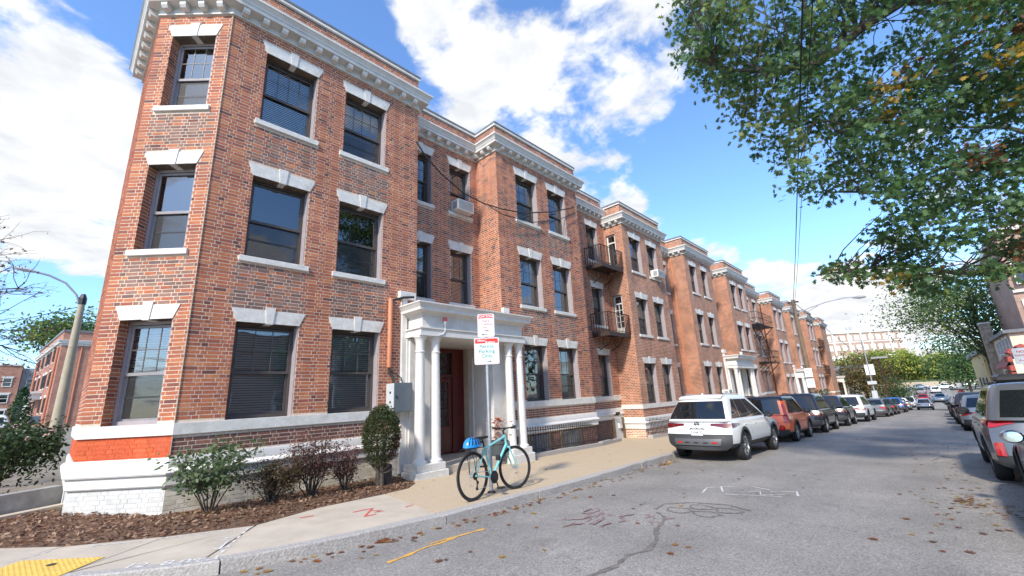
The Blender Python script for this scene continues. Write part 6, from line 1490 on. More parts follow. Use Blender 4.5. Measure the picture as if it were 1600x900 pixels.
# ---- the oak that hangs over the street from the right
OAKC = [(9.04,1.09,6.61),(10.70,-1.16,5.51),(10.14,0.49,10.13),(11.19,0.01,4.30),(11.92,-2.43,10.00),(14.32,-3.50,6.93),(12.37,-2.89,10.96),(10.17,-1.57,7.80),(14.17,-3.55,7.33),(15.23,-3.36,5.45),(12.00,-3.77,9.34),(10.27,-0.11,5.81),(10.57,-0.99,7.70),(12.82,-1.34,6.73),(12.78,-2.77,10.30),(10.98,-0.84,5.01),(12.71,-2.82,6.03),(11.91,-2.79,7.10),(13.35,-4.28,10.73),(15.96,-4.60,7.33),(9.45,-0.18,10.69),(7.34,1.93,9.48),(13.45,-3.72,7.74),(11.61,-0.69,5.93),(12.78,-1.09,6.46),(11.57,-1.00,7.86),(10.03,0.79,9.51),(9.97,-0.75,6.03),(9.39,-0.05,5.86),(10.66,-0.23,5.44),(11.32,-1.61,4.62),(13.73,-4.40,8.71),(9.59,-0.15,8.36),(11.60,-2.57,7.98),(11.85,-3.11,8.43),(9.84,0.01,5.09),(10.38,0.19,8.95),(8.91,1.29,8.71),(8.78,0.49,10.23),(12.28,-3.50,8.99),(14.24,-2.87,6.01),(9.08,-0.32,9.64),(12.30,-3.11,8.45),(10.16,-0.33,7.56),(11.92,-3.81,8.65),(13.58,-2.86,5.56),(8.82,0.39,7.95),(11.73,-2.91,9.16),(11.93,-1.84,6.62),(13.63,-3.52,5.74),(10.85,-0.13,4.64),(9.70,1.49,7.25),(15.35,-3.44,4.56),(9.27,0.42,9.01),(11.16,-0.31,7.62),(7.25,1.06,9.33),(13.28,-3.15,3.71),(10.36,-1.06,8.18),(10.42,0.52,5.98),(9.34,-0.33,9.23),(11.15,-2.25,7.25),(8.92,1.28,8.33),(13.71,-3.17,8.27),(11.44,-1.70,7.32),(11.06,-0.40,5.31),(11.58,-2.07,6.89),(10.38,-0.63,5.04),(11.40,0.83,4.02),(8.57,0.75,6.89),(14.57,-3.10,4.59),(11.53,-2.09,5.94),(6.76,1.54,9.66),(11.76,-3.55,8.54),(13.92,-4.12,10.55),(13.96,-1.56,4.50),(10.66,-0.73,4.25),(13.51,-2.76,7.05),(12.90,-4.38,9.97),(8.39,0.44,9.22),(11.84,-1.13,4.83),(9.67,-0.03,7.67),(9.98,-0.93,10.39),(14.95,-4.48,7.82),(13.04,-2.28,5.50),(12.13,-0.46,6.26),(8.65,1.03,10.92),(13.70,-3.61,6.60),(9.28,0.33,9.68),(9.88,0.05,9.58),(14.52,-4.50,8.76),(10.59,-1.66,8.36),(13.89,-3.69,10.67),(10.94,-0.46,6.18),(13.88,-2.60,4.30),(14.06,-3.63,7.97),(13.23,-3.79,6.71),(12.17,-3.43,8.38),(14.06,-1.74,4.25),(10.20,0.41,8.03),(8.34,1.52,11.16),(10.45,-0.92,5.10),(10.80,-1.20,9.49),(10.31,-1.65,9.60),(12.74,-2.84,10.80),(14.68,-4.77,10.92),(13.31,-1.87,5.97),(14.50,-3.73,5.43),(11.42,-1.77,6.03),(11.28,-1.45,5.56),(12.66,-2.95,5.23),(10.40,0.79,5.39),(9.73,-0.75,8.01),(11.81,-2.55,7.67),(11.10,-0.04,7.04),(7.38,1.39,8.33),(9.34,1.32,8.17),(13.77,-2.61,4.93),(7.92,1.40,7.53),(9.29,0.93,9.64),(10.92,-0.68,6.77),(14.15,-4.43,10.30),(10.96,-2.34,10.26),(8.80,0.36,10.60),(14.92,-4.44,8.80),(12.90,-3.00,10.54),(14.20,-3.13,3.87),(7.07,1.05,9.95),(8.59,0.73,9.86),(12.21,-2.07,6.52),(11.72,-2.14,8.45),(11.72,-2.54,7.22),(10.63,-0.77,5.92),(8.89,-0.60,8.82),(7.98,1.37,9.83),(7.39,1.45,10.93),(7.70,2.13,7.83),(10.76,-1.21,9.94),(10.81,0.20,3.45),(9.90,-0.41,10.71),(12.68,-3.45,5.53),(7.39,0.65,9.91),(7.84,2.19,8.97),(7.98,1.65,7.82),(13.20,-1.86,4.23),(13.47,-3.89,7.78),(9.81,-0.96,8.31),(13.29,-2.24,6.27),(9.44,-0.01,6.71),(11.79,-3.05,10.67),(8.63,1.71,9.92),(13.55,-1.22,4.10),(11.80,0.27,3.96),(8.79,0.14,7.47),(10.50,-2.03,8.24),(10.08,-1.45,8.90),(15.10,-4.97,9.90),(12.79,-1.90,3.81),(9.99,-0.12,4.83),(8.99,0.24,6.64),(11.01,-1.94,8.98),(15.48,-3.70,5.28),(9.99,0.71,7.11),(9.10,0.64,7.43),(12.34,-1.94,4.74),(9.78,0.47,7.42),(12.07,-1.42,8.64),(14.26,-3.03,7.77),(9.50,-0.43,10.78),(7.59,1.63,8.29),(8.72,0.11,10.63),(13.28,-1.50,5.91),(10.13,-0.39,8.17),(14.43,-3.29,7.85),(10.78,-1.09,6.80),(11.77,-1.39,3.41),(12.07,-2.19,7.98),(12.78,-2.53,10.15),(12.34,-3.21,7.97),(8.59,0.10,9.57),(12.91,-4.55,9.62),(8.55,0.59,10.57),(10.90,-1.02,4.07),(7.81,1.82,9.04),(8.53,0.82,6.20),(8.56,1.01,11.30),(9.11,1.02,10.25),(13.81,-3.83,6.38),(9.14,1.72,9.01),(8.60,1.81,10.50),(10.10,0.82,8.99),(8.86,-0.29,10.60),(13.28,-2.06,4.67),(10.70,-0.46,6.64),(10.87,-0.42,4.12),(7.92,1.06,8.52),(10.45,-0.45,4.55),(10.32,-1.07,6.97),(13.40,-3.76,11.14),(11.65,-0.45,3.86),(12.56,-2.99,5.78),(9.23,0.98,8.34),(8.52,0.09,8.04),(11.92,-0.33,3.62),(12.45,-3.59,8.03),(9.40,0.61,8.02),(10.92,-1.82,6.89),(8.63,2.15,8.02),(10.35,-1.88,9.76),(12.28,-1.58,9.51),(9.60,1.04,9.42),(12.41,-1.98,8.52),(10.21,0.01,10.24),(14.84,-4.92,10.65),(9.27,-0.52,8.80),(12.46,-3.78,10.20),(11.06,-2.19,7.60),(9.22,1.09,7.69),(12.05,-2.22,10.02),(10.78,-1.22,11.20),(9.91,-0.66,10.30),(11.41,-0.81,9.73),(9.03,1.54,6.59),(12.28,-2.97,9.02),(14.90,-4.66,8.58),(8.98,-0.72,10.00),(14.54,-3.71,4.85),(9.06,1.00,5.21),(9.48,-0.16,9.09),(11.85,-1.24,6.72),(12.45,-2.35,6.63),(11.35,-1.11,11.01),(10.37,-0.76,6.84),(12.24,-3.45,6.83),(13.77,-4.57,10.81),(13.67,-1.56,5.33),(9.63,1.21,6.57),(11.49,-2.57,8.26),(12.85,-3.24,10.61),(10.75,-0.84,7.99),(9.97,-0.81,9.25),(14.70,-4.59,9.96),(14.82,-2.79,5.55),(8.93,1.30,10.05),(10.15,-0.55,8.43),(12.11,-3.72,7.98),(12.49,-3.67,8.41),(12.93,-3.69,7.86),(11.34,-1.38,7.80),(9.06,0.75,5.38),(9.64,0.56,6.63),(9.66,-1.21,9.41),(13.47,-3.14,10.30),(15.39,-2.83,4.06),(12.84,-1.39,3.93),(13.50,-3.59,8.88),(10.88,-0.10,3.36),(12.08,-2.19,10.62),(13.32,-3.58,7.17),(12.80,-1.77,8.38),(11.98,-1.51,6.26),(10.25,-0.12,8.40),(13.16,-0.81,4.19),(10.14,0.17,6.50),(9.04,0.68,5.74),(10.23,-1.43,10.39),(11.68,-3.08,8.68),(9.01,-0.98,9.97),(13.07,-2.72,9.12),(9.16,-0.37,8.45),(11.98,-1.46,7.47),(13.32,-3.74,10.11),(14.78,-4.53,8.10),(10.04,0.40,5.50),(8.46,2.26,10.07),(12.56,-3.12,7.63),(9.67,-0.60,7.79),(11.92,-1.62,6.78),(9.15,1.01,5.60),(11.55,0.02,6.06),(9.34,1.23,7.22),(12.31,-3.36,7.95),(10.78,-1.89,8.22),(12.92,-3.09,10.89),(9.66,-1.27,10.26),(9.90,0.25,6.04),(12.68,-2.44,4.41),(11.72,-1.43,5.14),(9.11,0.91,6.14),(10.32,0.24,7.05),(9.63,-1.63,9.93),(9.94,1.58,6.63),(11.05,-0.34,7.14),(14.57,-3.55,4.80),(14.95,-3.67,4.38),(14.69,-3.61,5.86),(9.14,1.78,7.23),(10.50,0.97,7.71),(14.26,-2.85,4.35),(11.79,0.06,4.12),(12.09,-2.59,9.02),(13.30,-3.39,6.06),(15.19,-3.17,4.20),(10.08,0.17,7.53),(13.16,-2.45,6.21),(14.36,-4.94,10.25),(8.12,0.36,10.45),(9.26,1.58,7.43),(13.86,-3.07,4.71),(11.05,-1.84,10.60),(8.48,2.07,8.41),(15.15,-3.69,6.30),(15.03,-4.09,7.50),(14.11,-3.76,6.25),(11.90,-1.99,4.89),(11.23,-3.28,9.17),(11.37,-2.75,8.12),(12.00,-2.91,9.65),(9.82,-0.60,6.80),(10.67,-0.57,10.68),(10.83,-0.45,4.93),(11.88,-1.16,3.49),(7.65,1.75,10.09),(14.09,-3.03,6.17),(8.98,1.79,8.16),(11.85,-1.83,5.21),(11.95,-2.96,6.79),(12.51,-1.84,8.84),(12.61,-3.06,8.10),(12.72,-0.35,3.44),(12.92,-2.72,5.07),(10.04,-0.89,8.90),(10.53,-0.71,7.51),(11.82,-2.38,7.03),(13.23,-2.23,4.81),(12.80,-2.49,5.83),(11.83,-0.19,4.28),(12.26,-2.84,6.19),(10.41,-0.15,7.58),(11.02,0.02,3.66),(9.36,-0.19,9.69),(10.91,0.61,3.69),(8.30,0.64,9.06),(12.05,-1.58,4.40),(10.30,-1.49,9.50),(13.93,-2.22,4.49),(14.59,-2.54,4.62),(13.79,-3.70,5.59),(13.22,-2.23,3.86),(13.27,-2.77,4.66),(11.59,-1.49,10.31),(9.90,-1.91,9.69),(8.29,1.57,10.58),(14.56,-3.68,5.14),(9.31,0.71,9.40),(13.00,-2.98,5.61),(9.26,-0.47,8.14),(7.68,0.86,9.34),(7.90,1.55,6.80),(9.15,1.36,7.58),(12.33,-1.87,10.04),(14.23,-2.68,6.00),(11.80,-1.95,5.43),(12.85,-1.37,5.38),(11.67,-3.45,9.93),(10.28,-0.26,4.28),(12.43,-2.84,11.64),(10.73,-1.01,10.09),(11.65,-2.50,5.89),(11.68,-1.92,10.15),(10.59,-1.27,8.92),(9.85,-0.65,11.31),(13.91,-1.64,5.07),(11.83,-1.60,7.13),(11.78,-1.86,6.92),(13.55,-2.30,7.41),(8.67,2.17,9.25),(13.65,-3.20,7.11),(12.22,-2.60,9.59),(14.65,-3.91,8.71),(10.26,0.25,5.79),(10.98,-0.58,8.19),(11.46,-2.23,7.13),(7.61,1.08,9.27),(9.51,-0.11,11.18),(12.54,-3.37,10.32),(9.93,-1.13,8.18),(10.87,0.52,6.85),(10.34,-0.26,6.07),(8.12,0.97,11.24),(9.87,0.83,3.42),(14.84,-3.49,5.54),(11.61,-1.66,5.88),(14.12,-3.97,6.21),(10.08,1.22,6.33),(12.72,-3.63,11.05),(11.80,-0.62,3.46),(11.41,-0.77,4.84),(10.60,-1.29,10.56),(8.75,0.33,8.24),(7.51,1.67,7.86),(11.99,-2.35,6.04),(7.64,1.21,8.15),(11.38,-3.05,9.91),(8.53,1.44,7.50),(11.69,-1.08,8.75),(13.28,-1.84,5.51),(14.59,-5.04,11.46),(12.88,-3.56,6.34),(14.18,-4.72,9.76),(14.01,-3.27,4.13),(10.01,-1.44,9.66),(8.16,2.32,8.71),(8.26,1.78,7.41),(9.01,0.77,10.72),(11.18,-2.17,8.34),(10.31,-0.20,11.10),(12.80,-4.49,9.86),(12.14,-2.77,9.09),(11.67,-2.26,6.62),(8.49,0.18,9.86),(12.37,-1.39,7.23),(8.39,1.95,10.02),(13.58,-2.69,3.72),(8.29,0.82,7.31),(7.31,1.83,10.12),(8.77,0.13,9.39),(9.76,1.09,9.14),(7.36,1.66,10.84),(10.62,-0.61,3.93),(10.75,-0.23,6.68),(12.09,-2.52,10.50),(10.08,-0.93,6.19),(11.14,0.68,5.97),(13.47,-3.74,10.68),(12.36,-2.22,5.62),(13.41,-2.97,7.02),(10.57,0.79,6.90),(12.04,-2.55,11.54),(7.76,1.41,10.95),(13.45,-4.04,8.40),(10.35,1.01,3.78),(12.82,-3.20,11.17),(11.37,-2.23,10.24),(12.38,-2.96,8.33),(10.70,0.15,4.37),(10.15,0.40,8.47),(13.72,-2.13,6.29),(14.54,-2.38,11.13),(11.77,-0.96,10.37),(14.60,-1.37,5.77),(10.37,1.06,12.14),(11.86,0.99,4.00),(16.11,-2.31,7.99),(15.32,-4.02,9.72),(10.66,1.73,7.11),(15.12,-3.84,8.75),(14.44,-2.43,13.08),(12.90,-0.89,8.18),(15.81,-2.20,6.88),(16.07,-5.51,12.15),(10.76,0.05,10.66),(9.91,2.36,10.84),(13.24,-2.02,11.04),(14.70,-2.78,6.57),(12.65,1.17,7.79),(16.73,-4.49,8.69),(17.57,-4.18,8.38),(10.71,0.42,11.45),(10.99,1.18,10.94),(9.67,0.95,12.49),(13.62,-2.57,11.19),(14.25,-2.56,8.14),(13.14,-0.18,6.79),(17.76,-4.88,9.81),(11.22,0.29,13.36),(16.25,-2.74,7.44),(14.27,-2.21,8.24),(12.98,-0.59,5.63),(17.33,-4.82,7.73),(12.43,0.02,9.05),(10.67,0.16,9.95),(9.93,1.81,9.06),(15.10,-1.52,4.93),(15.19,-4.47,9.16),(10.28,2.27,8.96),(13.32,-2.61,10.34),(15.89,-1.79,5.74),(14.77,-3.90,11.14),(10.10,1.86,11.18),(14.40,-3.53,12.40),(17.21,-4.09,5.73),(12.74,-0.62,7.27),(18.16,-4.44,7.85),(11.46,0.58,8.89),(14.73,-3.58,9.21),(13.68,-0.98,6.63),(18.02,-3.85,6.13),(12.52,0.48,8.00),(14.43,-3.32,8.24),(11.71,0.04,12.60),(15.15,-1.50,8.42),(13.15,0.32,4.33),(13.46,-1.91,9.31),(15.90,-4.28,10.77),(17.42,-5.30,11.20),(13.52,-2.97,12.04),(12.35,1.06,6.47),(15.16,-2.01,4.99),(11.57,1.13,8.09),(11.62,-0.68,9.79),(9.68,1.46,9.46),(9.72,2.27,12.54),(16.76,-5.00,13.44),(15.73,-4.61,8.25),(13.96,-2.55,9.84),(17.40,-5.34,12.02),(17.17,-3.31,5.19),(15.86,-3.87,5.95),(16.11,-2.69,8.26),(10.96,1.12,8.52),(11.01,2.07,8.82),(15.48,-0.79,4.38),(17.71,-4.06,5.09),(15.00,-0.58,4.89),(12.50,-0.76,11.74),(12.81,0.62,7.05),(14.64,-1.61,8.88),(8.95,2.01,10.94),(15.15,-3.40,6.52),(15.96,-5.10,11.87),(9.47,1.06,10.65),(15.33,-3.54,11.86),(13.24,-0.26,3.77),(15.84,-3.24,8.21),(16.21,-1.38,5.60),(13.93,-1.38,9.99),(15.42,-3.22,10.85),(16.27,-2.53,5.59),(13.86,-2.07,13.21),(12.03,-0.83,12.65),(15.97,-5.22,10.74),(14.65,-1.94,4.34),(11.50,0.61,12.97),(14.71,-4.82,11.67),(10.44,2.62,10.12),(17.19,-3.43,8.14),(14.57,-0.14,5.52),(12.09,-1.19,9.98),(10.50,0.70,10.33),(12.57,-0.30,6.00),(13.74,-1.34,7.12),(11.89,-0.43,13.44),(11.49,-1.22,11.06),(18.15,-4.88,6.92),(16.89,-3.52,4.80),(11.47,0.92,9.92),(14.50,-1.94,11.24),(16.09,-4.54,10.05),(12.47,-1.44,12.68),(10.61,1.69,7.85),(18.29,-4.82,7.53),(18.20,-4.05,6.82),(12.72,-0.25,11.27),(16.39,-2.85,4.42),(15.38,-2.47,9.75),(16.45,-3.16,5.77),(9.10,1.50,12.41),(12.89,-2.45,12.28),(12.20,-1.34,10.80),(11.62,-0.39,12.06),(10.31,1.79,12.38),(15.18,-3.54,10.46),(14.54,-1.84,7.92),(14.43,-4.13,10.97),(13.73,-1.16,6.14),(15.24,-1.73,7.12),(13.55,-0.97,10.13),(14.81,-3.21,9.55),(12.95,-1.15,8.82),(15.78,-4.96,9.21),(16.12,-4.13,12.82),(18.76,-4.05,4.57),(9.51,2.04,13.42),(16.46,-2.69,6.48),(11.98,-0.28,7.34),(15.97,-5.44,11.23),(19.37,-4.57,4.91),(18.55,-5.05,8.77),(10.85,2.24,10.79),(14.35,-1.84,9.16),(13.96,-2.72,12.36),(11.92,-0.45,8.20),(15.72,-2.87,9.64),(11.02,0.17,9.16),(12.37,1.37,7.12),(12.04,-0.38,9.72),(11.72,-0.52,8.66),(12.15,0.64,8.39),(11.11,1.74,9.24),(15.21,-3.19,12.67),(14.91,-3.65,10.91),(13.81,0.12,7.95),(15.13,-2.01,6.01),(15.57,-3.74,6.39),(16.99,-2.89,5.18),(11.76,-0.06,8.00),(16.31,-3.13,6.52),(14.85,-0.89,5.64),(14.63,-4.09,12.34),(10.57,1.47,13.15),(14.07,-2.82,8.33),(16.74,-4.16,5.14),(15.87,-1.10,4.98),(15.76,-3.87,8.51),(9.60,2.66,10.24),(17.96,-4.63,6.09),(14.75,-0.14,4.89),(13.33,0.22,6.64),(15.63,-4.49,10.94),(11.20,1.55,11.85),(10.77,1.25,9.06),(13.88,-0.67,7.10),(10.96,0.51,9.94),(16.47,-1.85,4.25),(13.65,-1.87,12.23),(14.60,-2.22,10.54),(10.56,1.31,7.16),(15.61,-4.95,9.71),(16.03,-4.69,7.82),(18.24,-5.46,9.93),(16.16,-1.77,6.79),(13.36,0.08,3.99),(17.75,-2.67,4.56),(12.30,0.66,3.81)]
oak = thing('oak_tree', 'large oak with spreading lobed foliage hanging over the street from the right', 'tree', (18.5, -5.6, Zr(18.5))); OL = -Vector((18.5, -5.6, Zr(18.5)))
LIMBS = [[(17.6, -5.3, 6.0), (17.11, -4.9, 9.5), (14.85, -3.53, 10.42), (11.97, -1.33, 9.87), (10.86, -.41, 8.93), (10.38, .01, 8.37), (9.84, .42, 7.99), (9.05, .93, 7.66), (8.26, 1.5, 7.58), (7.52, 2.05, 7.79)],
         [(17.7, -5.2, 5.2), (16.72, -4.06, 7.37), (14.27, -2.6, 8.36), (12.51, -1.22, 8.03), (11.44, -.56, 7.7), (10.8, -.13, 7.55), (10.18, .37, 6.76), (9.41, .92, 6.67)],
         [(17.9, -5.1, 3.6), (17.45, -4.0, 4.2), (15.4, -2.03, 3.95), (13.64, -.9, 3.83), (12.2, .06, 4.0), (11.2, .87, 3.85), (10.54, 1.28, 3.75)],
         [(17.8, -5.0, 4.6), (17.43, -3.84, 5.96), (15.24, -2.45, 6.45), (13.75, -1.3, 6.38), (12.27, -.09, 5.69), (10.89, .81, 5.58)],
         [(17.9, -5.5, 6.4), (17.5, -6.5, 9.5), (15, -7, 12), (12, -5.5, 13.5)], [(18.4, -5.7, 6.4), (20, -7.5, 10), (22, -9, 13)], [(18.4, -5.4, 6.0), (20.5, -3.5, 9.5), (22, -1.0, 11.5)]]
mb = MB(); mb.tube([(18.5, -5.6, Zr(18.5) - .2), (18.45, -5.6, .4), (18.2, -5.5, 2.6), (18.0, -5.4, 5.0), (18.05, -5.5, 6.8)], [.52, .40, .36, .34, .26], 12); mb.part('trunk', m_bark, oak, OL, smooth=True)
lp = []
for li, L_ in enumerate(LIMBS):
    r0 = (.21, .17, .13, .14, .16, .15, .15)[li]; mb = MB(); mb.tube(L_, [max(.014, r0 * (1 - .93 * (i / (len(L_) - 1)) ** .65)) for i in range(len(L_))], 8); mb.part('limb', m_bark, oak, OL, smooth=True)
    for a, b in zip(L_[1:-1], L_[2:]):
        for t in (0, .5): lp.append(Vector(a).lerp(Vector(b), t))
extra = []
for L_ in LIMBS[4:]:
    for p in L_[1:]:
        for k in range(16): extra.append(tuple(Vector(p) + Vector((random.gauss(0, 1.5), random.gauss(0, 1.5), random.gauss(0, 1.0)))))
mb = MB(); pos, sz, cl = [], [], []
GREEN = [(.080, .160, .055), (.095, .180, .060), (.065, .135, .050), (.115, .205, .065), (.085, .160, .070)]
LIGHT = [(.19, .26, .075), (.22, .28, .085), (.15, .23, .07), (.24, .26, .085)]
RUST = [(.20, .085, .035), (.15, .06, .03), (.26, .12, .04)]; YEL = [(.42, .27, .04), (.36, .24, .05)]
for ci, c in enumerate(OAKC + extra):
    if 447 <= ci < len(OAKC) and ci % 3 == 0: continue
    c = Vector(c)
    if ci < len(OAKC) and math.sin(c.x * 1.9 + c.z * 1.3) + math.sin(c.y * 2.3 - c.z * 1.7 + 1.0) + .5 * math.sin(c.z * 3.1 + c.y) < -1.2: continue
    near = min(lp, key=lambda q: (q - c).length_squared)
    if (near - c).length < 3.5: mb.tube(bent(near, c, .04, 4, .10), [.016, .013, .010, .007, .004], 4, False)
    n = random.randint(56, 88) if ci < len(OAKC) else 45
    r = random.random(); pal = GREEN
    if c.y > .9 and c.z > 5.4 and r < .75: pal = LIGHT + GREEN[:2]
    elif r < .035: pal = RUST
    elif r < .075: pal = YEL + GREEN[:1]
    elif r < .22: pal = GREEN + LIGHT[:2]
    s_ = .30 if ci < len(OAKC) else .8
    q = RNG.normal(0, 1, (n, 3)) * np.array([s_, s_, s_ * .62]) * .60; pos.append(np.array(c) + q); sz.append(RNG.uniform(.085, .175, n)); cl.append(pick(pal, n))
    for k in range(3): mb.tube([c, c + Vector(q[k])], [.005, .002], 3, False)
mb.part('twigs', m_bark, oak, OL, kind='stuff')
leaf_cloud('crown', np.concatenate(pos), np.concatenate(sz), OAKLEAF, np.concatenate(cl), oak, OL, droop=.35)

# ---- generic tree
def tree(name, label, x, y, z, h, rx, rz, zc, n, size, pal, trunk_r=.18, group=None, poly=OVAL, clumps=26, lean=(0, 0)):
    t = thing(name, label, 'tree', (x, y, z), 0, group); mb = MB()
    top = Vector((lean[0], lean[1], zc)); mb.tube([(0, 0, -.3), (lean[0] * .3, lean[1] * .3, zc * .35), tuple(top), (lean[0] * 1.1, lean[1] * 1.1, zc + rz * .5)], [trunk_r * 1.25, trunk_r, trunk_r * .6, trunk_r * .15], 8)
    pos, sz, cl = [], [], []
    for k in range(clumps):
        v = Vector((random.gauss(0, 1), random.gauss(0, 1), random.gauss(0, 1))).normalized(); f = random.random() ** .4
        c = top + Vector((v.x * rx * f, v.y * rx * f, v.z * rz * f)); st = Vector((lean[0] * .5, lean[1] * .5, zc * random.uniform(.4, .95)))
        mb.tube(bent(st, c, .05, 4, .08), [trunk_r * .35, trunk_r * .27, trunk_r * .2, trunk_r * .12, trunk_r * .05], 5, False)
        m = int(n * 2.2) // clumps; sp = rx * random.uniform(.20, .34); q = RNG.normal(0, 1, (m, 3)) * np.array([sp, sp, sp * .7])
        tone = random.uniform(.75, 1.25); pos.append(np.array(c) + q); sz.append(RNG.uniform(.6, 1.3, m) * size); cl.append(pick(pal, m) * tone)
    mb.part('trunk', m_bark, t, smooth=True); leaf_cloud('crown', np.concatenate(pos), np.concatenate(sz), poly, np.concatenate(cl), t)
    return t
YG = [(.36, .42, .07), (.44, .46, .09), (.27, .36, .07), (.46, .42, .09), (.22, .31, .07)]; MG = [(.10, .18, .06), (.08, .145, .05), (.15, .22, .07)]; DG = [(.04, .085, .035), (.055, .11, .04)]
AUT = [(.22, .155, .05), (.16, .14, .05), (.26, .145, .055), (.10, .12, .045), (.08, .10, .04)]
tree('maple_tree', 'spreading green tree with thin branches behind the stone chimney on the right', 70, -5.0, Zr(70), 14, 6.4, 4.2, 11.0, 7500, .30, MG + DG + YG[2:3], .28, clumps=46)
tree('autumn_tree', 'rounded tree turning brown, at the end of the brick row on the left', 76, 6.7, Zr(76), 8, 3.6, 2.6, 4.7, 2600, .30, AUT, .16, clumps=34)
tree('street_tree', 'small dark green tree on the left pavement beyond the tree turning brown', 99, 5.4, Zr(99), 6, 2.6, 2.1, 3.2, 1400, .30, DG + MG, .12)
tree('street_tree', 'dark green tree standing before the yellow house on the right', 112, -4.6, Zr(112), 11, 4.8, 4.2, 7.0, 2000, .45, MG + DG, .2)
for i in range(22):
    x, y = random.uniform(172, 196), 19 - i * 2.0
    tree('hillside_tree', 'bright yellow green tree in the belt beyond the far junction', x, y, Zr(x) - .3, 10, 4.6, 4.0, random.uniform(3.8, 8.2), 900, .75, YG if i % 4 else MG + YG, .18, 'yellow green trees beyond the far junction', clumps=18)
tree('park_tree', 'broad green tree rising behind the side street brick building', -.2, 104, 1.5, 16, 5.2, 3.0, 14.6, 2600, .6, MG + YG[2:3], .4, clumps=40)
# trees across the street that the windows mirror
for i, (x, y) in enumerate(((-14, -14), (14, -14.5), (31, -13), (-18, -8))): tree('yard_tree', 'leafy yard tree on the far side of the street, outside the view', x, y, Zr(x), 12, 4.2, 4.4, 7.4, 1500, .5, MG + DG, .25, 'yard trees across the street')
# conifer by the side street
t = thing('conifer_shrub', 'narrow dark green conifer on the side street at the far left', 'conifer', (-2.45, 62.5, 1.15)); mb = MB(); mb.tube([(0, 0, 0), (0, 0, 3.2)], [.12, .03], 6); mb.part('trunk', m_bark, t)
n = 1300; z = RNG.uniform(0, 1, n) ** 1.3; r = (1 - z) ** .75 * 1.05 * RNG.uniform(.6, 1.05, n); a = RNG.uniform(0, 6.28, n); leaf_cloud('crown', np.stack([r * np.cos(a), r * np.sin(a), .1 + z * 3.6], 1), RNG.uniform(.18, .34, n), DIAM, pick(DG, n), t)
# bare tree, far left edge
t = thing('bare_tree', 'almost bare tree with thin twigs at the left edge of the view', 'tree', (-4.2, 17.5, .1)); mb = MB(); lf = []
mb.tube([(0, 0, -.2), (.1, 0, 2.0), (.3, .1, 4.2), (.35, 0, 6.5)], [.20, .15, .11, .05], 8)
def twig(p, d, L, r, lev):
    p1 = p + d * L; mid = p.lerp(p1, .5) + Vector((random.gauss(0, .05), random.gauss(0, .05), random.gauss(0, .05))) * L; mb.tube([p, mid, p1], [r, r * .8, r * .55], 5 if lev < 2 else 3, False)
    if lev >= 3:
        for k in range(2): lf.append(p.lerp(p1, random.uniform(.2, 1.05)) + Vector((random.gauss(0, .05), random.gauss(0, .05), random.gauss(-.02, .05))))
        return
    for k in range(4 if lev < 2 else 3):
        dd = (d + Vector((random.gauss(0, .42), random.gauss(0, .42), random.gauss(.02, .36)))).normalized(); twig(p.lerp(p1, random.uniform(.45, 1.0)), dd, L * random.uniform(.55, .76), r * .5, lev + 1)
for (zz, d, L) in ((2.6, (1, -.1, .22), 1.9), (3.1, (.9, .3, .25), 2.0), (3.6, (1, -.2, .10), 2.1), (4.2, (.95, .1, .35), 1.8), (4.8, (.8, -.3, .5), 1.7), (5.4, (.7, .2, .7), 1.5), (3.4, (-.8, .3, .4), 1.8), (4.6, (-.7, -.4, .5), 1.6)): twig(Vector((.25, 0, zz)), Vector(d).normalized(), L, .045, 0)
mb.part('trunk', m_bark, t); n = len(lf); leaf_cloud('crown', np.array([tuple(p) for p in lf]), RNG.uniform(.04, .11, n), DIAM, pick([(.14, .08, .08), (.17, .10, .08), (.10, .07, .07), (.16, .14, .07)], n), t)
# rose bush behind the low wall
t = thing('rose_bush', 'large dark green rose bush with pale pink blooms left of the corner building', 'bush', (-1.2, 14.6, .05)); mb = MB(); cl_ = []
for k in range(70): a = random.uniform(0, 6.28); p = Vector((1.55 * math.cos(a) * random.random() ** .5, 2.0 * math.sin(a) * random.random() ** .5, random.uniform(.5, 1.25))); cl_.append(p); mb.tube(bent((p.x * .3, p.y * .3, 0), p, .1, 4), [.018, .014, .01, .007, .004], 4, False)
mb.part('stems', m_bark, t); q = np.concatenate([np.array(p) + RNG.normal(0, 1, (190, 3)) * np.array([.26, .26, .18]) for p in cl_]); q[:, 2] = np.maximum(q[:, 2], .05); q = q[(q[:, 0] < 1.42)]
leaf_cloud('crown', q, RNG.uniform(.055, .12, len(q)), OVAL, pick([(.03, .06, .022), (.045, .085, .03), (.07, .115, .04), (.025, .045, .02)], len(q)), t)
BL = []
while len(BL) < 26:
    p = random.choice(cl_) + Vector((random.gauss(0, .25), -abs(random.gauss(.25, .15)), random.gauss(.12, .12)))
    if p.x < 1.35: BL.append(p)
mb = MB()
for p in BL[:1]:
    for (r, h) in ((.045, 0), (.035, .02), (.02, .035)): mb.lathe([(r * .4, h - .02), (r, h + .01), (r * .7, h + .02)], 7)
bm_ = mb.mesh('bloom', M('pale_pink_petals', (.70, .48, .42), .6, var=.2, scale=30))
for p in BL: o = link('bloom', bm_, t, p); o.scale = (random.uniform(.9, 1.5),) * 3
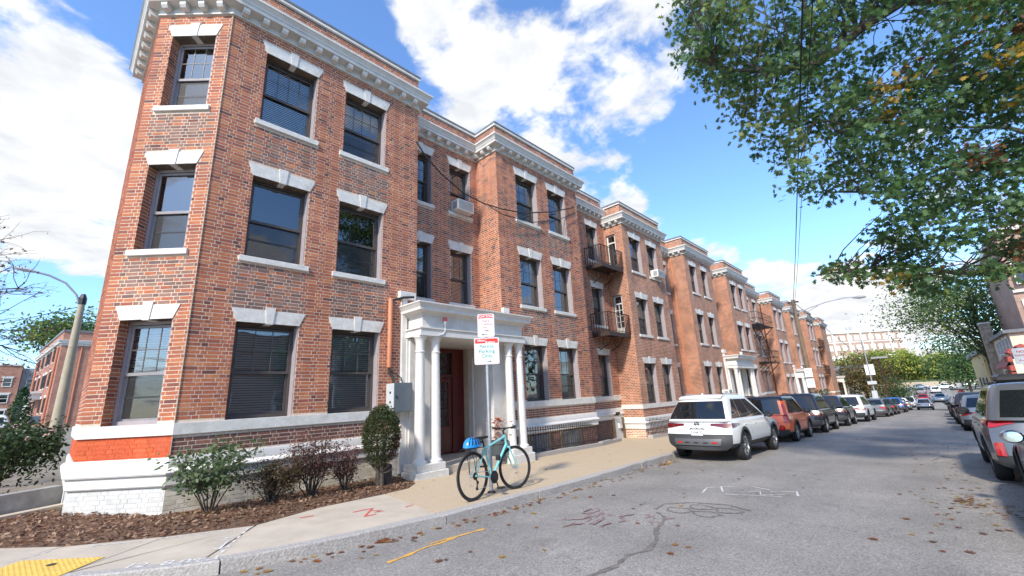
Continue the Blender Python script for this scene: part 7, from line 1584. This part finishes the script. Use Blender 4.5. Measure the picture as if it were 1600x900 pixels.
# shrubs in the bed and the clipped topiary
def shrub(label, x, y, rx, h, z0, n, size, pal, stems=14, sp=.5, low=.25, poly=OVAL):
    z = Zbed(x, y) - .02; t = thing('shrub', label, 'shrub', (x, y, z)); mb = MB(); tips = []
    for k in range(stems):
        a = random.uniform(0, 6.28); rr = rx * random.random() ** .5; p = Vector((rr * math.cos(a), rr * .75 * math.sin(a), random.uniform(h * .55, h))); pts = bent((p.x * .12, p.y * .12, 0), p, .04, 4, .08); mb.tube(pts, [.011, .009, .007, .005, .003], 4, False)
        tips += pts[2:]
        for j in range(3): q = pts[random.randint(2, 4)]; e = q + Vector((random.gauss(0, rx * .25), random.gauss(0, rx * .25), random.gauss(.03, .07))); mb.tube([q, e], [.004, .002], 3, False); tips.append(e)
    mb.part('stems', m_bark, t); T_ = np.array([tuple(p) for p in tips]); T_ = T_[T_[:, 2] > h * low]; k = RNG.integers(0, len(T_), n); q = T_[k] + RNG.normal(0, 1, (n, 3)) * rx * .15
    leaf_cloud('foliage', q, RNG.uniform(.6, 1.3, n) * size, poly, pick(pal, n), t, droop=.1); return t
shrub('open green shrub with pale leaves, leftmost in the bed by the painted base', 1.83, 8.3, .56, .98, 0, 1500, .078, [(.12, .19, .08), (.15, .21, .09), (.20, .25, .13), (.06, .10, .04)], 13, low=.42)
shrub('low dark brownish shrub between the green one and the taller reddish one', 2.66, 8.25, .44, .60, 0, 3600, .044, [(.13, .08, .055), (.16, .11, .06), (.09, .06, .045), (.13, .12, .05)], 20, low=.12)
shrub('tall reddish brown shrub with bare stems below, third in the bed', 3.34, 8.3, .42, .98, 0, 3400, .044, [(.18, .085, .075), (.14, .07, .065), (.22, .11, .09), (.11, .085, .055)], 20, low=.35)
shrub('small reddish shrub next to the clipped topiary', 3.98, 8.35, .27, .78, 0, 1700, .044, [(.22, .085, .07), (.15, .07, .06), (.24, .11, .08)], 14, low=.3)
t = thing('topiary', 'clipped egg shaped evergreen shrub in front of the grey electrical box', 'topiary', (4.70, 8.32, Zbed(4.7, 8.32) - .03)); mb = MB()
for (dx, dy) in ((-.05, .0), (.06, .03), (.0, -.05)): mb.tube([(dx, dy, 0), (dx * 1.2, dy, .3), (dx * 2, dy * 2, 1.0)], [.05, .045, .02], 7)
for k in range(16): a = random.uniform(0, 6.28); mb.tube(bent((0, 0, .25), (.3 * math.cos(a), .3 * math.sin(a), random.uniform(.3, .8)), .02, 3), .007, 4, False)
mb.part('trunk', m_bark, t); mb = MB(); mb.bevbox(-.02, .22, -.06, .1, 0, .42, .02); mb.part('trunk_wrap', m_blackplastic, t)
n = 9000; v = RNG.normal(0, 1, (n, 3)); v /= np.linalg.norm(v, axis=1)[:, None]; rr = RNG.uniform(.80, 1.03, n)[:, None]; q = v * rr * np.array([.37, .37, .60]) + np.array([0, 0, .98]); keep = ~((q[:, 2] < .72) & (RNG.uniform(0, 1, n) < .55)); q = q[keep]
bro = (q[:, 0] > .02) & (q[:, 2] < 1.0) | (RNG.uniform(0, 1, len(q)) < .08); cc = pick([(.06, .085, .03), (.08, .11, .04), (.05, .07, .028), (.11, .13, .05)], len(q)); cc[bro] = pick([(.11, .075, .045), (.09, .06, .04)], int(bro.sum())); leaf_cloud('crown', q, RNG.uniform(.032, .062, len(q)), DIAM, cc, t, droop=-.3)
# ---- fallen leaves
LV = []
def leaf_ok(x, y): return True
spots = []
for k in range(440):
    r = random.random()
    if r < .34: x = random.uniform(1.6, 12.5); y = Yk(x) - abs(random.gauss(.02, .16)) - .03; z = Zr(x)
    elif r < .52: x = random.uniform(2.0, 13); y = random.uniform(2.0, 5.2); z = Zr(x)
    elif r < .86: x = random.uniform(6.5, 22); y = random.gauss(.1, .5); z = Zr(x)
    elif r < .93: x = random.uniform(13, 40); y = random.uniform(0, 4.2); z = Zr(x)
    else: x = random.uniform(4, 14); y = random.uniform(6, 8.3); z = Zs(x)
    spots.append((x, y, z))
spots += [(9.65 + random.gauss(0, .35), .02 + random.gauss(0, .09), Zr(9.65)) for k in range(70)] + [(9.1 + random.gauss(0, .5), -.45 + random.gauss(0, .22), Zr(9.1)) for k in range(60)] + [(11.3 + random.gauss(0, .3), 5.45 + random.gauss(0, .06), Zr(11.3)) for k in range(50)] + [(3.0 + random.gauss(0, .12), 5.33 + random.gauss(0, .05), Zr(3)) for k in range(14)]
spots.sort(key=lambda p: p[0] ** 2 + p[1] ** 2)
LC = [(.36, .13, .045), (.30, .10, .04), (.22, .09, .05), (.46, .28, .06), (.42, .22, .08), (.17, .09, .05), (.50, .36, .12), (.28, .15, .08)]
lmesh = []
for c in LC:
    mb = MB(); mb.col = c; mb.add([(x - .5, y, .03 * math.sin(x * 4 + c[0] * 20) + .16 * abs(y) + .012) for x, y in OAKLEAF], [tuple(range(len(OAKLEAF)))]); lmesh.append(mb.mesh('fallen_leaf', m_leaf))
for i, (x, y, z) in enumerate(spots[:150]):
    o = link('fallen_leaf', random.choice(lmesh), None, (x, y, z + .006), random.uniform(0, 6.28)); s_ = random.uniform(.06, .125); o.scale = (s_, s_, s_); ci = lmesh.index(o.data); cn = ('rust orange', 'reddish brown', 'dull brown', 'ochre yellow', 'tan', 'dark brown', 'pale yellow', 'light brown')[ci]; tag(o, cn + ' fallen oak leaf lying on the ' + ('pavement' if y > Yk(x) else 'asphalt against the kerb' if y > Yk(x) - .35 else 'asphalt of the roadway'), 'leaf', 'fallen oak leaves')
rest = spots[150:]; mb = MB()
for (x, y, z) in rest:
    mb.col = random.choice(LC); s_ = random.uniform(.05, .11); a = random.uniform(0, 6.28); mb.add([(x + s_ * ((px - .5) * math.cos(a) - py * math.sin(a)), y + s_ * ((px - .5) * math.sin(a) + py * math.cos(a)), z + .008 + s_ * (.16 * abs(py) + .05 * math.sin(px * 5 + a))) for px, py in OAKLEAF], [tuple(range(len(OAKLEAF)))])
tag(mb.part('leaf_litter', m_leaf, kind='stuff'), 'scattered brown leaf litter over the road and along both kerbs', 'leaves')
# ================================================================= SURROUNDING BUILDINGS AND STREET FURNITURE
def simple_window(parent, loc, ang, w, h, fm, glass=None, parts=True):
    key = ('sw', round(w, 2), round(h, 2), fm.name, glass.name if glass else '')
    if key not in _wm:
        mb = MB(); _ring(mb, w, h, min(.12, w * .13), -.06, .03); mb.box(-w / 2 + .1, w / 2 - .1, -.04, .02, h * .48, h * .53); a = mb.mesh('window', fm)
        mb = MB(); mb.quad((-w / 2 + .08, .0, .08), (w / 2 - .08, .0, .08), (w / 2 - .08, .0, h - .08), (-w / 2 + .08, .0, h - .08)); _wm[key] = (a, mb.mesh('pane', glass or m_carglass))
    a, g = _wm[key]; o = link('window', a, parent, loc, ang); link('pane', g, o); return o
def wall_box(parent, poly, z0, z1, mat, loc, name='wall'):
    mb = MB(); n = len(poly); uo = 0
    for i in range(n):
        (ax, ay), (bx, by) = poly[i], poly[(i + 1) % n]; L = math.hypot(bx - ax, by - ay)
        mb.add([(ax, ay, z0), (bx, by, z0), (bx, by, z1), (ax, ay, z1)], [(0, 1, 2, 3)], [[(uo, z0), (uo + L, z0), (uo + L, z1), (uo, z1)]]); uo += L
    mb.add([(x, y, z1) for x, y in poly], [tuple(range(n))]); return mb.part(name, mat, parent, loc)
# side-street brick building with cornice and white porch
K = (-.72, 72.0); Kf = (-3.1, 96.0); zb, zt = 1.2, 11.6
bS = thing('brick_building', 'brick building with grey cornice and white porch down the side street', 'building', (K[0], K[1], zb)); lo = -Vector((K[0], K[1], zb))
wall_box(bS, [Kf, K, (9, 72.2), (9, 96)], zb - .5, zt, m_bricktex2, lo)
pth = [(Kf[0] + .2, 96.2), Kf, K, (9, 72.2)]; ms = miters(pth)
mb = MB(); mb.sweep(pth, [(o * 1.3, z * 1.3 + zt - 1.6) for o, z in CORN], ms); mb.part('cornice', m_cornice, bS, lo); mb = MB(); mb.sweep(pth, [(-.3, zt), (.1, zt), (.12, zt + .25), (-.3, zt + .25)], ms); mb.part('coping', m_coping, bS, lo)
d, L, ang = seg_frame(Kf, K)
for u in (4, 8.5, 13, 15.5, 19.5):
    for z in (zb + 1.3, zb + 4.3, zb + 7.2):
        if u == 13 and z < 3: continue
        p = Vector((Kf[0] + d.x * u, Kf[1] + d.y * u, z)); simple_window(bS, p + Vector((d.y, -d.x, 0)) * .05 + lo, ang, 1.1, 1.7, m_frame)
        mb = MB(); T = Matrix.Translation(p) @ Matrix.Rotation(ang, 4, 'Z'); mb.T = T; mb.box(-.7, .7, -.08, .0, 1.72, 2.02); mb.part('lintel', m_stone, bS, lo); mb = MB(T); mb.box(-.7, .7, -.08, .0, -.14, 0); mb.part('sill', m_stone, bS, lo)
mb = MB(Matrix.Translation((Kf[0] + d.x * 12, Kf[1] + d.y * 12, zb)) @ Matrix.Rotation(ang, 4, 'Z'))
for u in (-1.9, -1.2, 1.2, 1.9): mb.tube([(u, -.9, 0), (u, -.9, 3.0)], .17, 8)
mb.box(-2.3, 2.3, -1.25, 0, 3.0, 3.75); mb.box(-2.55, 2.55, -1.5, 0, 3.75, 4.0); mb.part('porch', m_white, bS, lo)
for u in (2.0, 22.8): mb = MB(); p = (Kf[0] + d.x * u, Kf[1] + d.y * u); mb.tube([(p[0] - .12, p[1], zb), (p[0] - .12, p[1], zt - 1.7)], .10, 6); mb.part('downpipe', m_conduit, bS, lo)
for x in (1.0, 2.2): mb = MB(); mb.tube([(x, 72.0, zb), (x, 72.0, zt - 1.7)], .07, 6); mb.part('downpipe', m_conduit, bS, lo)
mb = MB(); mb.bevbox(-1.9, -1.1, 70.2, 70.9, 1.2, 2.1, .03); single('utility_cabinet', mb, m_greybox, 'grey utility cabinet at the corner of the side street brick building', 'cabinet', (-1.5, 70.5, 1.2))
# far left blocks
bL = thing('brick_building', 'plain red brick block with white windows at the far left edge', 'building', (-10, 130, 1)); lo = -Vector((-10, 130, 1)); wall_box(bL, [(-22, 130), (-6.0, 130), (-6.0, 145), (-22, 145)], 0, 12.4, m_bricktex2, lo)
for x in (-7.6, -10.6, -13.6, -16.6, -19.6):
    for z in (2.2, 5.2, 8.3): simple_window(bL, Vector((x, 129.95, z)) + lo, 0, 1.25, 1.7, m_white); mb = MB(); mb.box(x - .8, x + .8, 129.88, 130, z + 1.72, z + 2.0); mb.part('lintel', m_stone, bL, lo)
mb = MB(); mb.box(-22.1, -5.9, 129.85, 130.1, 12.4, 12.65); mb.part('coping', m_stone, bL, lo)
bG = thing('grey_building', 'grey rendered block with paired windows beside the far left brick block', 'building', (-4.5, 132, 1)); lo = -Vector((-4.5, 132, 1)); wall_box(bG, [(-5.95, 132), (0, 132), (0, 145), (-5.95, 145)], 0, 12.0, m_greywall, lo)
for x in (-4.6, -3.2):
    for z in (1.6, 4.9, 8.2): simple_window(bG, Vector((x, 131.95, z)) + lo, 0, 1.2, 1.8, m_white)
# parked cars on the side street
build_car('white car parked on the side street behind the rose bush', 'car', -2.6, 40, math.pi / 2, sedan(), p_white, None, detail=0)
build_car('dark car parked farther along the side street at the far left', 'car', -4.9, 58, math.pi / 2, suv(), p_black, None, detail=0)
for o in [o for o in bpy.data.objects if o.get('label', '').startswith(('white car parked on the side', 'dark car parked farther along the side'))]: o.location.z = .55 if o.location.y < 50 else .95; o.rotation_euler = (0, 0, math.pi / 2)
# big brick block on the far hill
bF = thing('brick_block', 'long six storey brick block with white window bands far down the street', 'building', (210, 15, 0)); lo = -Vector((210, 15, 0))
P0, P1 = Vector((201, 28.7)), Vector((220.6, 4.25)); d = (P1 - P0).normalized(); L = (P1 - P0).length; ang = math.atan2(d.y, d.x); nb_ = Vector((-d.y, d.x))
wall_box(bF, [tuple(P0), tuple(P1), tuple(P1 + nb_ * 14), tuple(P0 + nb_ * 14)], -2, 20.1, m_bricktex3, lo)
TB = lambda u, z, e=.0: Vector((P0.x + d.x * u - nb_.x * e, P0.y + d.y * u - nb_.y * e, z))
mb = MB(Matrix.Translation((P0.x, P0.y, 0)) @ Matrix.Rotation(ang, 4, 'Z'))
mb.box(-.3, L + .3, -.35, .0, 19.4, 20.3); mb.box(-.1, L + .1, -.12, .0, 15.8, 16.2)
for u in (.5, 5.8, 11.5, 16, 19.5, 26.2, L - .5): mb.box(u - .3, u + .3, -.15, .0, 0, 19.4)
mb.part('white_bands', m_white, bF, lo)
for z in (16.6, 12.9, 9.1, 5.4):
    for k in range(12):
        u = 1.5 + k * (L - 3) / 11
        simple_window(bF, TB(u, z, .05) + lo, ang, 1.7, 2.0, m_white, m_blind)
mb = MB(Matrix.Translation((P0.x, P0.y, 0)) @ Matrix.Rotation(ang, 4, 'Z')); mb.box(15, 21, 2, 6, 20.1, 22.4); mb.tube([(14, 3, 20.1), (14, 3, 25)], .08, 5); mb.tube([(11, 3, 24.7), (19, 3, 24.9)], .06, 5); mb.part('roof_plant', m_white, bF, lo)
wx = thing('low_building', 'low tan building with a flat dark roof under the far brick block', 'building', (118, 14, -1.5)); lo = -Vector((118, 14, -1.5)); wall_box(wx, [(118, 19), (118, 10.2), (126, 10.2), (126, 19)], -2.5, 4.2, m_cream, lo); mb = MB(); mb.box(117.6, 126.2, 9.9, 19.2, 4.2, 4.9); mb.part('roof', m_coping, wx, lo)
# cream house after the row, left
bC = thing('cream_house', 'pale cream house after the last white porch on the left', 'house', (80, 11, -2.4)); lo = -Vector((80, 11, -2.4)); wall_box(bC, [(75.4, 9.0), (92, 7.8), (92, 16), (75.4, 16)], -3.5, 2.3, m_cream, lo)
for x in (77.5, 81, 84.5, 88): simple_window(bC, Vector((x, 9.0 - (x - 75.4) * .0723 - .05, -1.3)) + lo, -.072, 1.2, 1.7, m_greywall)
mb = MB(); mb.add([(75.2, 8.8, 2.3), (92.2, 7.6, 2.3), (92.2, 16.2, 2.3), (75.2, 16.2, 2.3), (77, 12.2, 4.0), (90.5, 12, 4.0)], [(0, 1, 5, 4), (2, 3, 4, 5), (1, 2, 5), (3, 0, 4)]); mb.part('roof', m_coping, bC, lo)
# right side: cream stucco house with red tiled gable, stone chimney, brick block behind, yellow house
bR = thing('stucco_house', 'cream stucco house with red tiled gable edge on the right', 'house', (60, -7, -2)); lo = -Vector((60, -7, -2))
wall_box(bR, [(50.5, -5.0), (66.5, -5.0), (66.5, -13), (50.5, -13)][::-1], -2.6, 4.6, m_cream, lo)
wall_box(bR, [(48.8, -4.6), (50.5, -4.6), (50.5, -12), (48.8, -12)][::-1], -2.6, 2.6, m_cream, lo, 'porch_wall')
# tiles up the edge of the projecting gable
gp = [(-4.45, .2), (-4.45, 2.2), (-4.5, 3.0), (-4.8, 3.35), (-5.6, 3.55), (-6.6, 3.9), (-8.2, 4.7)]
for (a, b) in zip(gp[:-1], gp[1:]):
    n = max(1, int(math.hypot(b[0] - a[0], b[1] - a[1]) / .42))
    for k in range(n):
        p = [a[0] + (b[0] - a[0]) * (k + .5) / n, a[1] + (b[1] - a[1]) * (k + .5) / n]; th = math.atan2(b[1] - a[1], b[0] - a[0]); mb = MB(Matrix.Translation((49.6, p[0], p[1])) @ Matrix.Rotation(th, 4, 'X')); mb.lathe([(.17, -.2), (.21, .2)], 8, (0, 0, 0), 'y'); mb.bevbox(-.95, .9, -.2, .19, -.13, .13, .03); mb.part('roof_tile', m_redtile, bR, lo)
mb = MB(); mb.add([(50.6, -4.3, 2.1), (58.5, -4.3, 2.1), (58.5, -5.0, 3.0), (50.6, -5.0, 3.0)], [(0, 1, 2, 3)]); mb.box(50.6, 58.5, -4.99, -4.3, 1.98, 2.1); mb.part('tiled_eave', m_redtile, bR, lo)
mb = MB(); mb.add([(50.6, -4.3, -.2), (60.5, -4.3, -.2), (60.5, -5.0, .5), (50.6, -5.0, .5)], [(0, 1, 2, 3)]); mb.box(50.6, 60.5, -4.99, -4.3, -.4, -.2); mb.part('tiled_eave', m_redtile, bR, lo)
for x in (52, 54.2, 56.4, 58.6): simple_window(bR, Vector((x, -4.95, .6)) + lo, math.pi, 1.3, 1.3, m_white); simple_window(bR, Vector((x, -4.95, 3.1)) + lo, math.pi, 1.3, 1.3, m_white)
mb = MB(); mb.box(50.2, 66.8, -13.2, -4.7, 4.6, 4.85); mb.part('roof', m_coping, bR, lo)
mb = MB(); mb.prism([(62.0, -4.4), (63.6, -4.4), (63.6, -5.3), (62.0, -5.3)], -2.6, 2.6); mb.prism([(62.2, -4.45), (63.4, -4.45), (63.4, -5.2), (62.2, -5.2)], 2.6, 6.4); ch = mb.part('chimney', m_fieldstone, bR, lo); mb = MB(); mb.box(62.1, 63.5, -5.25, -4.4, 6.4, 6.55); mb.part('chimney_cap', m_stone, ch)
bT = thing('brick_apartments', 'tall brick apartment house with white bay windows at the right edge', 'apartment building', (56, -9, -2)); lo = -Vector((56, -9, -2)); wall_box(bT, [(51.2, -6.0), (66, -6.2), (66, -14), (51.2, -14)][::-1], 4.9, 12.5, m_bricktex3, lo)
mb = MB(); mb.box(51.0, 51.2, -9.5, -6.02, 7.7, 7.9); mb.part('bay', m_white, bT, lo)
for yy in (-6.7, -7.7, -8.7): simple_window(bT, Vector((50.86, yy, 8.3)) + lo, -math.pi / 2, .75, 1.9, m_white); simple_window(bT, Vector((51.15, yy, 5.4)) + lo, -math.pi / 2, .8, 1.7, m_white)
mb = MB(); mb.box(50.9, 66.2, -14.1, -5.9, 12.5, 13.0); mb.part('cornice', m_cornice, bT, lo)
bY = thing('yellow_house', 'yellow house with dark shutters beyond the stone chimney on the right', 'house', (84, -8, -2.4)); lo = -Vector((84, -8, -2.4)); wall_box(bY, [(76, -4.9), (96, -4.9), (96, -13), (76, -13)][::-1], -3, 4.0, m_yellowwall, lo)
wall_box(bY, [(96.02, -4.9), (96.02, -13), (96.0, -13), (96.0, -4.9)], -3, 4.0, m_yellowwall, lo, 'end_wall') if 0 else None
mb = MB(); mb.box(75.6, 96.4, -13.3, -4.5, 4.0, 4.5); mb.part('roof', m_coping, bY, lo)
for x in (80, 85, 90):
    simple_window(bY, Vector((x, -4.85, -.7)) + lo, math.pi, 1.1, 1.9, m_white)
    for sg in (-1, 1): mb = MB(); mb.box(x + sg * .85 - .28, x + sg * .85 + .28, -4.88, -4.82, -.7, 1.2); mb.part('shutter', m_black, bY, lo)
# dark hedge on the right pavement and one in front of the porches on the left
def hedge(label, x, y, L, w, h, n):
    t = thing('hedge', label, 'hedge', (x, y, Zr(x))); mb = MB()
    for k in range(8): mb.tube([(L * (k / 7 - .5), 0, 0), (L * (k / 7 - .5), 0, h * .7)], .03, 4)
    mb.part('stems', m_bark, t); q = RNG.uniform(-1, 1, (n, 3)) * np.array([L / 2, w / 2, h / 2]) + np.array([0, 0, h / 2 + .1]); leaf_cloud('foliage', q, RNG.uniform(.12, .25, n), OVAL, pick(DG, n), t)
hedge('dark hedge on the right pavement below the yellow house', 80, -3.9, 14, 1.2, 1.5, 900); hedge('dark evergreen shrub on the left pavement beside the third white porch', 52.3, 8.0, 2.2, 1.2, 2.4, 700)
# terraced wall and bank at the far junction
mb = MB(); mb.box(164, 164.6, -40, 30, -2.5, -.55); mb.box(169, 169.5, -40, 30, -1.5, .35); single('retaining_wall', mb, M('tan_wall', (.46, .38, .26), .9, var=.1), 'pale tan terrace walls beyond the far junction', 'wall', (164, 0, -.5))
mb = MB(); mb.quad((169.4, -80, .25), (225, -80, 4.0), (225, 60, 4.0), (169.4, 60, .25)); struct('hill', mb, m_grass)
t = thing('hillside_house', 'pale house half hidden on the far hillside', 'house', (230, -22, 5)); wall_box(t, [(0, -6), (0, 6), (9, 6), (9, -6)][::-1], 0, 6, m_cream, None); mb = MB(); mb.add([(-.5, -6.5, 6), (-.5, 6.5, 6), (9.5, 6.5, 6), (9.5, -6.5, 6), (4.5, -5, 9), (4.5, 5, 9)], [(0, 1, 5, 4), (2, 3, 4, 5), (1, 2, 5), (3, 0, 4)]); mb.part('roof', m_coping, t)
# across the street near the camera (what the windows face)
bN = thing('brick_house', 'brick house across the street, outside the view', 'house', (8, -22, 0)); lo = -Vector((8, -22, 0)); wall_box(bN, [(-14, -18), (30, -18), (30, -28), (-14, -28)][::-1], -1, 7.2, m_bricktex2, lo)
for x in range(-12, 30, 4):
    for z in (1.2, 4.4): simple_window(bN, Vector((x, -17.95, z)) + lo, math.pi, 1.2, 1.7, m_white)

# ---- poles, lamps, wires
x0, y0 = 34.0, 5.72; t = thing('utility_pole', 'wooden utility pole with street lamp arm on the left pavement', 'utility pole', (x0, y0, Zs(x0))); lo = -Vector((x0, y0, Zs(x0)))
mb = MB(); mb.tube([(x0, y0, Zs(x0) - .1), (x0, y0, 3), (x0 - .02, y0, 7.15)], [.15, .13, .11], 10); mb.part('pole', m_polewood, t, lo, smooth=True)
mb = MB(); mb.tube([(x0, y0, 6.15), (x0, 5.0, 6.42), (x0, 4.0, 6.66), (x0, 3.0, 6.76), (x0, 2.5, 6.72)], .035, 6); mb.tube([(x0, y0, 5.9), (x0, 4.4, 6.5)], .02, 5); a = mb.part('lamp_arm', m_galv, t, lo, smooth=True); mb = MB(); mb.tube([(x0, 2.55, 6.70), (x0, 2.2, 6.66), (x0, 1.88, 6.64)], [.05, .11, .06], 8); mb.part('lamp_head', m_greywall, a, smooth=True)
mb = MB(); mb.lathe([(.03, 0), (.05, .06), (.03, .12)], 8, (x0, y0 - .15, 6.0)); mb.box(x0 - .1, x0 + .1, y0 - .3, y0 + .3, 6.95, 7.03); mb.part('insulator', m_black, t, lo)
def post_sign(label, x, y, z, w, h, text, ang, col=None):
    t = thing('street_sign', label, 'sign', (x, y, z), ang); mb = MB(); mb.prism_y(rrect(w, h, .03), -.004, .0); mb.part('plate', m_signwhite, t)
    for (s_, size, zz, m) in text: mb = MB(); put_text(mb, s_, size, 0, zz, -.006); mb.part('lettering', m, t)
    return t
post_sign('white sign high on the wooden utility pole, above a pale green one', x0 - .16, y0 - .02, 2.25, .42, .58, [('NO', .13, .08, m_signred), ('PARKING', .085, -.06, m_signred)], -math.pi / 2); post_sign('pale green permit sign low on the wooden utility pole', x0 - .16, y0 - .02, 1.58, .45, .58, [('Permit', .11, .07, m_signgreen), ('Only', .11, -.08, m_signgreen)], -math.pi / 2)
mb = MB(); A, B_ = Vector((x0, y0, 7.0)), Vector((6.48, .195, 6.86)); mb.tube([A, A.lerp(B_, .5) - Vector((0, 0, .12)), B_, B_ + (B_ - A) * .5, B_ + (B_ - A) * 1.1], .014, 5); single('overhead_wire', mb, m_cable, 'overhead wire running from the utility pole over the street, the left of the pair', 'wire', tuple(A))
mb = MB(); A, B_ = Vector((x0, y0, 6.6)), Vector((6.56, .10, 6.80)); mb.tube([A, A.lerp(B_, .5) - Vector((0, 0, .1)), B_, B_ + (B_ - A) * .5, B_ + (B_ - A) * 1.1], .008, 5); single('overhead_wire', mb, m_cable, 'thinner overhead wire beside the other, the right of the pair', 'wire', tuple(A))
mb = MB(); mb.tube([(x0, y0, 7.0), (52, 5.2, 4.9), (70, 4.8, 3.4)], .02, 5); single('overhead_wire', mb, m_cable, 'wire sloping down from the utility pole along the brick row', 'wire', (x0, y0, 7))
def plain_pole(name, label, cat, x, y, h, r, mat, extra=None): 
    t = thing(name, label, cat, (x, y, Zs(x))); mb = MB(); mb.tube([(0, 0, -.1), (0, 0, h)], [r, r * .7], 8); mb.part('pole', mat, t, smooth=True); return t
t = plain_pole('sign_pole', 'slim grey pole with a white board before the tree turning brown', 'pole', 55, 4.25, 7.0, .08, m_galv); mb = MB(); mb.box(-.03, .03, -.42, .30, 3.6, 4.6); mb.part('board', m_signwhite, t); mb = MB(); mb.box(-.2, .2, -.35, .35, 2.7, 3.0); mb.box(-.15, .15, -.2, .2, 1.3, 2.1); mb.part('control_box', m_lightgrey, t)
t = plain_pole('lamp_post', 'dark lamp post with a flat head beyond the slim grey pole', 'lamp post', 62, 3.75, 5.6, .08, m_rust); mb = MB(); mb.box(-.25, .25, -.8, .6, 5.6, 5.78); mb.part('lamp_head', m_greywall, t)
t = thing('stop_sign', 'red stop sign on a post at the far right kerb', 'sign', (88, -2.6, Zs(88))); mb = MB(); mb.tube([(0, 0, 0), (0, 0, 3.4)], .04, 6); mb.part('post', m_galv, t); mb = MB(); T = Matrix.Translation((-.06, 0, 2.25)) @ Matrix.Rotation(-math.pi / 2, 4, 'Z'); mb.T = T; mb.prism_y([(  .38 * math.cos(rad(22.5 + 45 * k)), .38 * math.sin(rad(22.5 + 45 * k))) for k in range(8)], -.01, .01); mb.part('plate', m_signred, t); mb = MB(T); put_text(mb, 'STOP', .25, 0, -.09, -.015); mb.part('lettering', m_signwhite, t)
mb = MB(T); mb.prism_y([(x, z + 1.0) for x, z in rrect(.5, .6, .03)], -.01, .01); mb.prism_y([(x, z - 1.1) for x, z in rrect(.4, .7, .03)], -.01, .01); mb.part('extra_plates', m_signwhite, t)
t = thing('no_parking_sign', 'white no parking sign on a leaning grey post at the right kerb', 'sign', (25.8, -2.72, Zs(25.8))); mb = MB(); mb.tube([(0, 0, 0), (0, .03, 3.1)], .03, 8); mb.part('post', m_galv, t); mb = MB(); T = Matrix.Translation((-.04, .03, 2.75)) @ Matrix.Rotation(-math.pi / 2, 4, 'Z'); mb.T = T; mb.prism_y(rrect(.42, .62, .04), -.004, .004); mb.part('plate', m_signwhite, t); mb = MB(T); put_text(mb, 'NO', .13, 0, .13, -.008); put_text(mb, 'PARKING', .085, 0, .0, -.008); put_text(mb, '<-->', .12, 0, -.2, -.008); mb.part('lettering', m_signred, t)
# concrete lamp post on the side street
X, Y = .08, 29.6; t = thing('street_lamp', 'tan concrete street lamp post with curved arm left of the corner building', 'street lamp', (X, Y, .2)); lo = -Vector((X, Y, .2))
mb = MB(); mb.tube([(X, Y, .1), (X, Y, 3), (X, Y, 7.25)], [.23, .19, .125], 10); mb.part('pole', m_poleconc, t, lo, smooth=True)
mb = MB(); mb.tube([(X - .02, Y, 6.9), (X - .25, Y, 7.55), (X - .7, Y + .05, 8.1), (X - 1.3, Y + .1, 8.4), (X - 1.9, Y + .1, 8.52)], .05, 7); a = mb.part('arm', m_galv, t, lo, smooth=True); mb = MB(); mb.tube([(X - 1.8, Y + .1, 8.5), (X - 2.1, Y + .1, 8.56), (X - 2.5, Y + .1, 8.58)], [.07, .13, .05], 8); mb.part('lamp_head', m_lightgrey, a, smooth=True)
mb = MB(); mb.lathe([(.16, 7.1), (.16, 7.4), (.08, 7.62)], 8, (X, Y, 0)); mb.part('cap', m_blackplastic, t, lo)
mb = MB(); mb.tube([(X, Y, 7.0), (X - 3, Y + 6, 6.7), (X - 8, Y + 14, 7.2)], .02, 4); single('overhead_wire', mb, m_cable, 'thin wire from the concrete lamp post towards the left edge', 'wire', (X, Y, 7))
